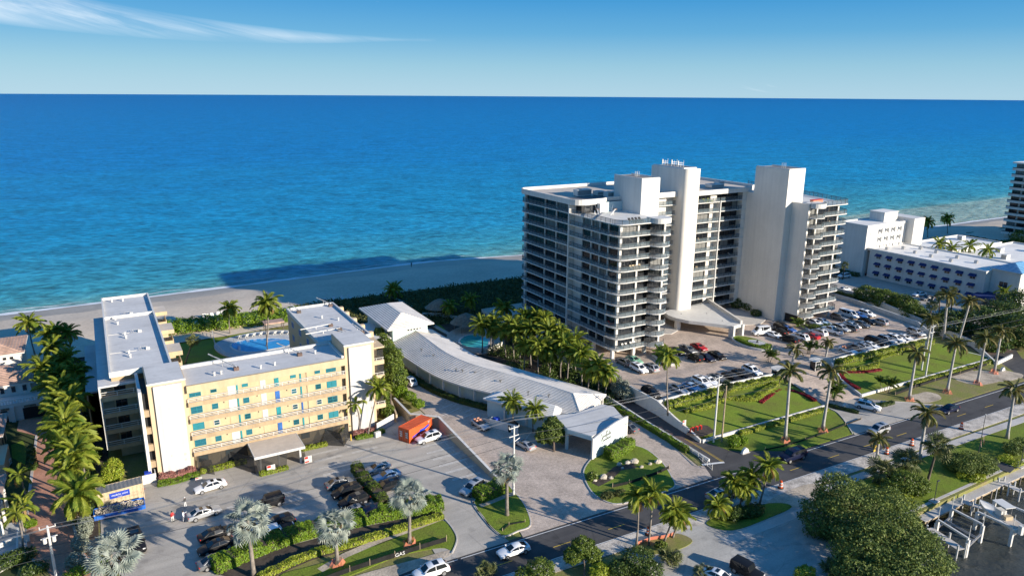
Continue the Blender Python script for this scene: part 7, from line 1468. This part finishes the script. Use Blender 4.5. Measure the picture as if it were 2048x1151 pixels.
def signboard(label, at, w, h, lines, z=0.0):
    x, y = P(at[0], at[1], z); t = thing('site_sign', label, 'sign', (x, y, z)); boxpart(t, 'board', 'white', (x-w/2, x+w/2, y-.04, y, z+.25, z+.25+h)); boxpart(t, 'red_panel', 'red', (x-w/2+.05, x-.02, y-.05, y-.04, z+.25+h*.62, z+.2+h), (x-w/2+.05, x+w*.1, y-.05, y-.04, z+.35, z+.25+h*.3)); boxpart(t, 'legs', 'metal', (x-w/2, x-w/2+.05, y+.0, y+.05, z, z+.25), (x+w/2-.05, x+w/2, y, y+.05, z, z+.25))
    b = MB()
    for k in range(3): b.box(x+.02, x+w/2-.06, y-.05, y-.04, z+.35+h*.25*k, z+.40+h*.25*k)
    b.build('print_lines', 'roof_dark', t)
signboard('white and red site sign at the left foot of the canopy', (543, 945), 1.3, 1.2, 0); signboard('white and red site sign at the right foot of the canopy', (617, 927), 1.2, 1.2, 0); signboard('small site sign by the pink bed', (398, 962), 1.0, .5, 0)
signboard('white notice on the slope beside the retaining wall', (1368, 853), .8, 1.1, 0, .9)
# ------------------------------------------------------------------ poles, wires, lamps, drums
POLES = []; POLE_T = []
def pole(label, at, h, m='pole_conc', arms=True, r=.19):
    x, y = P(*at) if at[0] > 0 else at; t = thing('utility_pole', label, 'utility pole', (x, y, 0)); MB().tube([(x, y, 0), (x, y, h)], [r, r*.72], 8).build('shaft', m, t)
    if arms:
        for k, z in enumerate((h-.25, h-1.6)): MB().bar((x-.9, y-.1, z), (x+.9, y+.1, z), .06).build('crossarm', m, t)
        for dx in (-.85, 0, .85): MB().tube([(x+dx, y, h-.2), (x+dx, y, h+.1)], [.06, .04], 6).build('insulator', 'white', t)
    POLES.append((x, y, h)); POLE_T.append(t); return t
p_a = pole('leaning concrete utility pole with equipment at the lower left', (112, 1150), 7.2); t = p_a; x, y, h = POLES[-1]
for s in (-1, 1): MB().tube([(x+s*.5, y-.2, h-2.2), (x+s*.5, y-.2, h-1.5)], .22, 8).build('transformer', 'white', t)
pole('concrete utility pole on the grass island by the motel', (1027, 989), 11.6); pole('tall pale concrete pole on the lawn corner', (1427, 884), 12.6); pole('brown wooden pole beside the tall pale pole', (1443, 883), 10.8, 'wood', False, .16); pole('far concrete pole among the royal palms', (1850, 757), 12.3); pole('short pale pole behind the far concrete pole', (1842, 745), 7.5, 'pole_conc', False)
x, y, h = POLES[1]; MB().tube([(x, y, 9.0), (x+1.2, y+.3, 9.3)], .05, 6).build('lamp_arm', 'metal', POLE_T[1])
WP = [(-140, 96), (POLES[0][0], POLES[0][1]), (POLES[1][0], POLES[1][1]), (POLES[2][0], POLES[2][1]), (POLES[4][0], POLES[4][1]), (260, 80.5)]; WH = [10.5, 7.1, 12.9, 12.5, 12.2, 12.2]
WLBL = ['upper', 'second', 'third', 'lower', 'lowest']
for w, (dz, dx) in enumerate([(0, -.85), (0, .85), (-.35, 0), (-2.8, .2), (-4.2, .2)]):
    b = MB()
    for i in range(len(WP)-1):
        a, c = WP[i], WP[i+1]; pts = []
        for k in range(13): s = k/12; pts.append((a[0]+(c[0]-a[0])*s+dx*.3, a[1]+(c[1]-a[1])*s+dx*.5, WH[i]+dz+(WH[i+1]-WH[i])*s-4*.9*s*(1-s)))
        b.tube(pts, .018 if w < 3 else .03, 4, cap=False)
    tag(b.build('power_line', 'rail' if w > 2 else 'metal'), WLBL[w]+' overhead wire strung along the roadside poles', 'wire', 'overhead wires along the road')
for i, (at, h, z) in enumerate([((535, 700), 7.5, .3)]):
    x, y = P(at[0], at[1], z); t = thing('lamp_post', 'black lamp post beside the courtyard pool', 'lamp post', (x, y, z)); MB().tube([(x, y, z), (x, y, z+h)], [.11, .08], 8).build('post', 'rail', t); MB().box(x-.3, x+.3, y-.2, y+.2, z+h, z+h+.25).build('lamp_head', 'rail', t)
for i, (at, h) in enumerate([((1868, 1003), 3.4), ((2040, 934), 3.6), ((1970, 906), 0)]):
    if h == 0: continue
    x, y = P(at[0], at[1], -.1); t = thing('lamp_post', ['dark lamp post on a concrete pad by the dock', 'dark lamp post on the dock edge at the right'][i], 'lamp post', (x, y, 0)); MB().tube([(x, y, 0), (x, y, h)], .06, 6).build('post', 'rail', t); MB().box(x-.1, x+.5, y-.1, y+.1, h, h+.12).build('lamp_head', 'rail', t); MB().box(x-.7, x+.7, y-.5, y+.5, 0, .14).build('pad', 'concrete', t)
# flag
x, y = P(1957, 905); t = thing('flagpole', 'dark flagpole with a striped flag hanging limp', 'flagpole', (x, y, 0)); MB().tube([(x, y, 0), (x, y, 7.2)], [.07, .045], 8).build('pole', 'rail', t); MB().tube([(x, y, 7.2), (x, y, 7.32)], .1, 8).build('finial', 'white', t)
for i in range(9):
    b = MB(); x0 = .07+.12*i
    for k in range(6):
        z0, z1 = 1.1+.42*k, 1.1+.42*(k+1); wv = lambda z: .09*math.sin(z*2.6+i*.8)
        b.add([(x+x0, y+wv(z0), z0-.03*i), (x+x0+.12, y+wv(z0)+.05, z0-.03*i), (x+x0+.12, y+wv(z1)+.05, z1-.03*i), (x+x0, y+wv(z1), z1-.03*i)], [(0, 1, 2, 3)], 0 if k < 4 or i > 4 else 1)
    b.build('flag_stripe', ['red' if i % 2 == 0 else 'white', 'blue_print'], t)
# drums
dr = proto('traffic_drum')
for k in range(5): o = MB().tube([(0, 0, .12+.19*k), (0, 0, .31+.19*k)], [.29-.022*k, .27-.022*k], 12).build('band', 'orange' if k % 2 == 0 else 'white'); o.parent = dr
o = MB().tube([(0, 0, 0), (0, 0, .12)], .42, 8).build('base', 'dark'); o.parent = dr; o = MB().tube([(0, 0, 1.07), (0, 0, 1.16)], .1, 8).build('handle', 'orange'); o.parent = dr
KIDS.clear()
for i, at in enumerate([(1922, 857), (1823, 890), (1773, 907), (1561, 975), (1296, 1068)]): dup(dr, PZ(*at, .03), random.random(), 1.15, ['traffic drum nearest the flagpole', 'traffic drum left of the tall roadside palm', 'traffic drum by the small roadside palm', 'traffic drum by the bare earth near the thicket', 'traffic drum behind the three coconut palms'][i], 'traffic drum', 'orange and white traffic drums').name = 'traffic_drum'
x, y = P(1746, 918); t = thing('road_sign', 'yellow diamond road sign beside the small roadside palm', 'road sign', (x, y, 0)); MB().tube([(x, y, 0), (x, y, 2.6)], .04, 6).build('post', 'metal', t); b = MB(); b.add([(x, y-.05, 2.0), (x+.45, y-.05, 2.45), (x, y-.05, 2.9), (x-.45, y-.05, 2.45), (x, y-.02, 2.0), (x+.45, y-.02, 2.45), (x, y-.02, 2.9), (x-.45, y-.02, 2.45)], [(0, 1, 2, 3), (7, 6, 5, 4)]); b.box(x-.25, x+.25, y-.05, y-.02, 1.45, 1.9); b.build('plate', 'line_yellow', t)
# hydrants and standpipes
x, y = P(1530, 856); t = thing('fire_hydrant', 'red fire hydrant outside the low white wall', 'fire hydrant', (x, y, .05)); MB().tube([(x, y, .05), (x, y, .6), (x, y, .75)], [.16, .15, .05], 8).build('barrel', 'red', t); MB().tube([(x-.25, y, .45), (x+.25, y, .45)], .08, 8).build('nozzle', 'red', t)
x, y = P(1390, 862, .7); t = thing('standpipe', 'red backflow pipe assembly in the lawn corner bed', 'standpipe', (x, y, .6))
for i in range(3): MB().tube([(x-1.2+.9*i, y, .5), (x-1.2+.9*i, y, 1.5), (x-.75+.9*i, y, 1.7), (x-.3+.9*i, y, 1.5), (x-.3+.9*i, y, .5)], .13, 8).build('pipe_bend', 'red', t)
sheet('garden_bed', px([(1372, 868), (1405, 872), (1430, 862), (1415, 850), (1385, 848)], .8), .82, 'soil', h=.1)
for i, (bx, rr) in enumerate([((1570, 882), 1.1), ((1645, 862), 1.1), ((1818, 800), 1.1), ((1894, 785), 1.1), ((1955, 768), 1.1), ((1988, 746), 1.1), ((819, 1087), 1.2), ((675, 1128), 1.1)]):
    x, y = P(*bx); t = thing('safety_netting', 'orange plastic netting round the foot of the '+['royal palm nearest the two poles', 'royal palm left of the entrance apron', 'royal palm right of the entrance drive', 'second royal palm right of the entrance drive', 'third royal palm right of the entrance drive', 'fourth royal palm right of the entrance drive', 'far silver fan palm', 'middle silver fan palm'][i], 'netting', (x, y, 0))
    b = MB(); n = 12; V = [(x+rr*(.85+.25*math.sin(j*2.1+i))*math.cos(2*PI*j/n), y+rr*(.85+.25*math.cos(j*1.7+i))*math.sin(2*PI*j/n), .03) for j in range(n)]+[(x+rr*.62*math.cos(2*PI*j/n), y+rr*.62*math.sin(2*PI*j/n), .62+.25*math.sin(j*1.3+i)) for j in range(n)]; b.add(V, [(j, (j+1) % n, n+(j+1) % n, n+j) for j in range(n)]); b.build('net', 'orange_mesh', t)
    for j in (0, 4, 8): MB().tube([(V[n+j][0], V[n+j][1], 0), (V[n+j][0], V[n+j][1], 1.0)], .025, 5).build('stake', 'wood', t)
b = MB()
t = thing('safety_netting', 'orange plastic netting on the dry verge by the trio of palms', 'netting', (*P(1300, 1090), 0)); wallrun(MB(), px([(1275, 1090), (1302, 1080), (1330, 1076), (1348, 1070)]), .04, 0, .6).build('net', 'orange_mesh', t)
# silt fences
def silt(label, pts, h=.75):
    t = thing('silt_fence', label, 'silt fence', (pts[0][0], pts[0][1], 0)); wallrun(MB(), pts, .05, 0, h).build('fabric', 'black_fabric', t); b = MB()
    for p in pts: b.box(p[0]-.03, p[0]+.03, p[1]-.03, p[1]+.03, 0, h+.3)
    b.build('stakes', 'wood', t); return t
sf = silt('black silt fence along the verge before the yellow block', [P(a, q) for a, q in [(640, 1165), (700, 1143), (740, 1130), (790, 1114), (840, 1098), (893, 1082)]])
pp_ = P(800, 1106, .4); o = text(sf, 'GAS', .75, (0, 0, 0), (0, 0, 0), 'line_white'); a_, c_ = P(700, 1143), P(893, 1082); an = math.atan2(c_[1]-a_[1], c_[0]-a_[0]); l = sf.location; q_ = P(800, 1112); o.location = (q_[0]-l.x, q_[1]-l.y-.06, .4); o.rotation_euler = (PI/2, 0, an)
silt('black silt fence across the motel island lawn', [P(a, q) for a, q in [(1225, 975), (1258, 968), (1290, 957), (1315, 948), (1338, 937)]], .6)
silt('black silt fence along the lawn left of the entrance drive', [P(a, q) for a, q in [(1530, 900), (1570, 892), (1610, 880), (1650, 866), (1690, 850), (1722, 838)]], .3)
silt('black silt fence along the lawn right of the entrance drive', [P(a, q) for a, q in [(1790, 790), (1830, 775), (1870, 762), (1920, 748), (1980, 728)]], .6)
silt('low black silt fence beside the road grass island', [P(a, q) for a, q in [(1005, 1062), (1018, 1050), (1050, 1044)]], .3)
# white lit-house letterbox boulders, rocks
def rock(label, at, r, m='rock', z=.1, group=None):
    x, y = P(*at); rr = random.Random(at[0]); b = MB(); V = []; nn = 9
    for j, (f, zz) in enumerate([(1, -.1), (1.05, .3), (.8, .75), (.35, 1.0)]): V += [(x+r*f*rr.uniform(.75, 1.15)*math.cos(2*PI*i/nn), y+r*.8*f*rr.uniform(.75, 1.15)*math.sin(2*PI*i/nn), z+r*.8*zz*rr.uniform(.85, 1.1)) for i in range(nn)]
    b.add(V, [(j*nn+i, j*nn+(i+1) % nn, (j+1)*nn+(i+1) % nn, (j+1)*nn+i) for j in range(3) for i in range(nn)]+[tuple(27+i for i in range(nn))]); tag(b.build('boulder', m), label, 'boulder', group)
for i, (at, r) in enumerate([((1207, 956), .75), ((1222, 957), .45), ((1255, 927), .55), ((1268, 925), .8), ((1238, 930), .5), ((1316, 925), .65), ((1283, 935), .4), ((1300, 929), .4), ((1190, 962), .35), ((1245, 937), .3)]): rock(['largest pale boulder at the left of the motel island bed', 'small boulder right of the largest on the motel island', 'pale boulder in the middle of the motel island bed', 'tall pale boulder in the middle of the motel island bed', 'grey boulder left of the tall one on the motel island', 'pale boulder at the right of the motel island bed', 'small boulder between the middle and right groups on the motel island', 'small boulder left of the right one on the motel island', 'small boulder at the left tip of the motel island bed', 'smallest boulder in the middle of the motel island bed'][i], at, r, 'rock', .12, 'boulders on the motel island')
line('garden_bed', [PZ(1190, 968, .13), PZ(1215, 955, .13), PZ(1235, 936, .13), PZ(1270, 930, .13)], 1.6, .13, 'soil')
shrub('round_shrub', 'spiky plants at the left of the motel island bed', [bx_((1185, 952), .5, .9, .9, .8)], 900, .16, 'leaf_mid'); shrub('round_shrub', 'brown green shrubs at the near tip of the motel island', [bx_((1215, 990), .4, 1.3, .9, .5), bx_((1240, 985), .4, 1.2, .8, .5)], 1500, .13, 'leaf_dune')
for i, (at, r) in enumerate([((1452, 897), .0), ((1490, 905), .9), ((1690, 815), .9), ((2005, 741), .8)]):
    if r: 
        x, y = P(*at); t = thing('address_sign', ['white sculpted sign stone by the bush near the two poles', 'white sculpted sign stone at the left of the entrance drive', 'white sculpted sign stone by the far street'][i-1], 'sign stone', (x, y, 0)); b = MB(); pr_ = [(-.8, 0), (.8, 0), (.75, .55), (.4, .95), (0, 1.15), (-.5, .9), (-.8, .5)]; b.add([(x+a*r, y-.2, q*r) for a, q in pr_]+[(x+a*r, y+.2, q*r) for a, q in pr_], [tuple(range(7)), tuple(range(7, 14))[::-1]]+[(i_, 7+i_, 7+(i_+1) % 7, (i_+1) % 7) for i_ in range(7)]); b.build('stone', 'white', t); boxpart(t, 'plinth', 'concrete', (x-.9, x+.9, y-.35, y+.35, 0, .12))
shrub('round_shrub', 'clipped green bush beside the wooden pole', [bx_((1468, 882), 1.1, 1.2, 1.2, 1.1), bx_((1485, 880), .9, 1.0, 1.0, .9)], 3600, .12, 'leaf_green')
hedge('low_hedge', 'dark border round the sign stone left of the drive', [P(1655, 812), P(1690, 820), P(1715, 826)], 1.0, .45, .05, 260, .12, 'leaf_dark'); hedge('low_hedge', 'dark border right of the drive mouth', [P(1728, 800), P(1755, 812), P(1785, 806)], 1.0, .45, .05, 260, .12, 'leaf_dark')
# ------------------------------------------------------------------ dock, boat lifts and boat
ZD = -.75
D = thing('dock', 'long pale timber dock along the waterway', 'dock', (103, 52.5, ZD))
pl = MB().box(0, .28, -1.0, 1.0, 0, .09).build('plank', 'concrete'); plm = pl.data; bpy.data.objects.remove(pl)
for i in range(190):
    part('plank', plm, D, (100.5+.30*i-103, 52.45-52.5, ZD-ZD), (0, 0, 0))
b = MB(); b.box(100.5, 157.5, 51.5, 51.7, ZD-.35, ZD-.003); b.box(100.5, 157.5, 53.1, 53.3, ZD-.35, ZD-.003); b.build('bearer', 'wood', D)
for i in range(20): MB().tube([(101+2.9*i, 51.45, -4), (101+2.9*i, 51.45, ZD-.05)], .14, 8).build('pile', 'trunk', D)
struct(MB().box(84, 400, 53.4, 53.9, -4, -.03).build('seawall', 'concrete'))
def piles(par, pts, top, r=.15, m='pole_conc'):
    for x, y, tz in pts: MB().tube([(x, y, -4), (x, y, tz)], r, 8).build('pile', m, par)
def finger(label, a, c, w=1.1):
    t = thing('finger_pier', label, 'pier', (a[0], a[1], ZD)); d = Vector((c[0]-a[0], c[1]-a[1])); L = d.length; d.normalize(); n = Vector((-d.y, d.x))*w/2; k = int(L/.3)
    q = MB().box(0, .28, -w/2, w/2, 0, .08).build('plank', 'concrete'); qm = q.data; bpy.data.objects.remove(q)
    for i in range(k): part('plank', qm, t, (d.x*.3*i, d.y*.3*i, .02), (0, 0, math.atan2(d.y, d.x)))
    for s in (0.05, .5, .97):
        for e in (-1, 1): x, y = a[0]+d.x*L*s+n.x*e*1.15, a[1]+d.y*L*s+n.y*e*1.15; MB().tube([(x, y, -4), (x, y, ZD+.9)], .14, 8).build('pile', 'pole_conc', t)
    return t
finger('short finger pier below the thicket with pale piles', P(1858, 1056, ZD), P(1925, 1100, ZD), 1.3); finger('finger pier between the two boat lifts', P(1922, 1001, ZD), P(1972, 1018, ZD), 1.2); finger('finger pier at the right edge', P(2000, 962, ZD), P(2047, 985, ZD), 1.2)
def lift(label, quad, z):
    t = thing('boat_lift', label, 'boat lift', (*quad[0], ZD)); 
    for x, y in quad: MB().box(x-.2, x+.2, y-.2, y+.2, -4, z).build('pile', 'pole_conc', t)
    for i, j in ((0, 1), (2, 3)): MB().bar((*quad[i], z+.12), (*quad[j], z+.12), .13).build('top_beam', 'pole_conc', t)
    for i, j in ((0, 3), (1, 2)): MB().bar((*quad[i], z-1.3), (*quad[j], z-1.3), .11).build('cradle_beam', 'metal', t)
    q = [Vector(p) for p in quad]
    for s in (.35, .42, .58, .65): a, c = q[0].lerp(q[3], s), q[1].lerp(q[2], s); MB().bar((a.x, a.y, z-1.12), (c.x, c.y, z-1.12), .06).build('bunk', 'metal', t)
    for x, y in quad: MB().tube([(x, y, z+.25), (x, y, z+2.2)], .05, 6).build('guide_pole', 'white', t)
lift('empty boat lift beside the short finger pier', [P(1876, 1040, .6), P(1937, 1078, .6), P(1966, 1050, .6), P(1904, 1018, .6)], .6)
lift('boat lift carrying the white motor boat', [P(1955, 1024, .7), P(2026, 1056, .7), P(2062, 1028, .7), P(1990, 1000, .7)], .7)
bt = bpy.data.objects.new('motor_boat', None); C.objects.link(bt); tag(bt, 'white motor boat with hardtop resting on the lift', 'boat'); a_, c_ = P(2044, 1062, .6), P(1968, 1012, .6); bt.location = ((a_[0]+c_[0])/2+.4, (a_[1]+c_[1])/2+.6, -.35); bt.rotation_euler.z = math.atan2(c_[1]-a_[1], c_[0]-a_[0])
b = MB(); secs = []
for x, w, k, s in [(-3.6, 1.15, .25, 1.15), (-2, 1.25, .1, 1.15), (0, 1.25, .05, 1.2), (1.6, 1.05, .15, 1.3), (2.8, .62, .5, 1.42), (3.7, .06, 1.2, 1.5)]: secs.append((x, [(0, k), (w*.7, k+.25), (w, s-.3), (w, s), (w*.86, s), (w*.8, s-.05), (0, s-.06), (-w*.8, s-.05), (-w*.86, s), (-w, s), (-w, s-.3), (-w*.7, k+.25)]))
loft(b, secs); o = b.build('hull', 'white', smooth=True, angle=40); o.parent = bt
o = MB().box(-3.3, 1.2, -.92, .92, 1.10, 1.19).build('cockpit_floor', 'roof_warm'); o.parent = bt; b = MB(); b.box(-.6, .5, -.45, .45, 1.19, 2.1); o = b.build('console', 'white'); o.parent = bt; o = MB().box(-1.5, .9, -.85, .85, 3.05, 3.17).build('hardtop', 'white'); o.parent = bt
b = MB()
for x in (-1.2, .5):
    for y in (-.6, .6): b.tube([(x, y, 1.2), (x, y, 3.05)], .035, 6)
o = b.build('hardtop_frame', 'metal'); o.parent = bt
for y in (-.35, .35): o = MB().box(-4.2, -3.62, y-.22, y+.22, .5, 1.8).build('outboard', 'white'); o.parent = bt
o = MB().box(-1.6, -1.0, -.6, .6, 1.19, 1.75).build('seat', 'cont_tan'); o.parent = bt
# ------------------------------------------------------------------ people
def person(label, at, top, legs, face, arm=.3, skin='skin', hat=None):
    x, y = P(*at); r = bpy.data.objects.new('person', None); C.objects.link(r); tag(r, label, 'person'); r.location = (x, y, .01); r.rotation_euler.z = face
    J = {'pel': (0, 0, .95), 'che': (0, .02, 1.32), 'nec': (0, .0, 1.50), 'hea': (0, -.02, 1.62), 'top': (0, -.01, 1.74), 'hl': (.10, 0, .90), 'kl': (.12, -.04, .50), 'al': (.12, .02, .09), 'tl': (.13, -.14, .04), 'hr': (-.10, 0, .90), 'kr': (-.13, .03, .50), 'ar': (-.14, .08, .09), 'tr': (-.15, -.08, .04), 'sl': (.19, .02, 1.42), 'el': (.26, -.02, 1.14), 'wl': (.24, -.16-arm*.3, 1.0+arm*.4), 'fl': (.22, -.24-arm*.3, .96+arm*.4), 'sr': (-.19, .02, 1.42), 'er': (-.27, .02, 1.14), 'wr': (-.27, -.10, .92), 'fr': (-.27, -.13, .82)}
    R = {'pel': .15, 'che': .17, 'nec': .065, 'hea': .10, 'top': .07, 'hl': .11, 'kl': .075, 'al': .055, 'tl': .045, 'hr': .11, 'kr': .075, 'ar': .055, 'tr': .045, 'sl': .085, 'el': .06, 'wl': .042, 'fl': .04, 'sr': .085, 'er': .06, 'wr': .042, 'fr': .04}
    E_ = [('pel', 'che'), ('che', 'nec'), ('nec', 'hea'), ('hea', 'top'), ('pel', 'hl'), ('hl', 'kl'), ('kl', 'al'), ('al', 'tl'), ('pel', 'hr'), ('hr', 'kr'), ('kr', 'ar'), ('ar', 'tr'), ('che', 'sl'), ('sl', 'el'), ('el', 'wl'), ('wl', 'fl'), ('che', 'sr'), ('sr', 'er'), ('er', 'wr'), ('wr', 'fr')]
    ks = list(J); me = bpy.data.meshes.new('body'); me.from_pydata([J[k] for k in ks], [(ks.index(a), ks.index(c)) for a, c in E_], []); o = bpy.data.objects.new('body', me); C.objects.link(o); o.parent = r
    md = o.modifiers.new('skin', 'SKIN'); md.use_smooth_shade = True
    for i, k in enumerate(ks): me.skin_vertices[0].data[i].radius = (R[k], R[k]*.85); me.skin_vertices[0].data[i].use_root = (k == 'pel')
    o.modifiers.new('sub', 'SUBSURF').levels = 1
    m, n, l, b_ = _pr('clothes_'+label[:18].replace(' ', '_')); tcn = n.new('ShaderNodeTexCoord'); sp = n.new('ShaderNodeSeparateXYZ'); l.new(tcn.outputs['Object'], sp.inputs[0]); cr = n.new('ShaderNodeValToRGB'); cr.color_ramp.interpolation = 'CONSTANT'; dv_ = n.new('ShaderNodeMath'); dv_.operation = 'DIVIDE'; dv_.inputs[1].default_value = 2.0; l.new(sp.outputs[2], dv_.inputs[0]); l.new(dv_.outputs[0], cr.inputs[0])
    e = cr.color_ramp.elements; e[0].position = 0; e[0].color = (.02, .02, .02, 1); e[1].position = .06; e[1].color = hexc(legs); q = e.new(.475); q.color = hexc(top); q = e.new(.765); q.color = (.36, .21, .14, 1); l.new(cr.outputs[0], b_.inputs['Base Color']); b_.inputs['Roughness'].default_value = .8; me.materials.append(m)
    b = MB(); b.tube([(0, .015, 1.62), (0, .02, 1.70), (0, .02, 1.77), (0, .02, 1.79)], [.105, .112, .085, .02], 10); o = b.build('hair' if not hat else 'hat', hat or 'dark', smooth=True, angle=60); o.parent = r
person('person in red top and pale trousers standing in the car park', (346, 1043), (.5, .03, .03), (.68, .66, .6), .6); person('person in white shirt leaning to the silver car tail', (368, 1042), (.75, .75, .74), (.35, .35, .38), 1.4, .9); person('person in dark top and white hat by the silver car', (371, 1014), (.05, .05, .05), (.7, .7, .68), -2.2, .4, hat='white'); person('person in bright red shirt beside the tan container', (286, 993), (.55, .03, .03), (.05, .05, .07), 1.2, .6)
x, y = P(823, 533, -.9); person('person walking far off on the shaded beach', (823, 534), (.05, .05, .06), (.05, .05, .06), .4)
# small service things
for i, (at, lb) in enumerate([((300, 965), 'white bin enclosure at the foot of the left stair pier')]):
    x, y = P(*at); t = thing('bin_store', lb, 'bin store', (x, y, 0)); boxpart(t, 'wall', 'white', (x-1.0, x+1.0, y-.08, y+.08, 0, 1.5), (x+.84, x+1.0, y+.08, y+1.8, 0, 1.497)); boxpart(t, 'bin', 'blue_print', (x-.6, x+.4, y+.3, y+1.2, 0, 1.6))
x, y = P(478/1.0*1.0, 1000); 
x, y = P(702, 880); t = thing('bollard', 'yellow bollard at the foot of the right stair pier', 'bollard', (x, y, 0), 'yellow bollards'); MB().tube([(x, y, 0), (x, y, 1.1), (x, y, 1.2)], [.12, .12, .05], 8).build('post', 'line_yellow', t)
x, y = P(688, 885); t = thing('bollard', 'yellow bollard left of the right stair pier', 'bollard', (x, y, 0), 'yellow bollards'); MB().tube([(x, y, 0), (x, y, 1.1), (x, y, 1.2)], [.12, .12, .05], 8).build('post', 'line_yellow', t)
wallfence('planter_wall', 'small white planter wall right of the right stair pier', [P(750, 874), P(760, 870)], .6, 0, .9, 'white', cat='planter')
drop_protos()
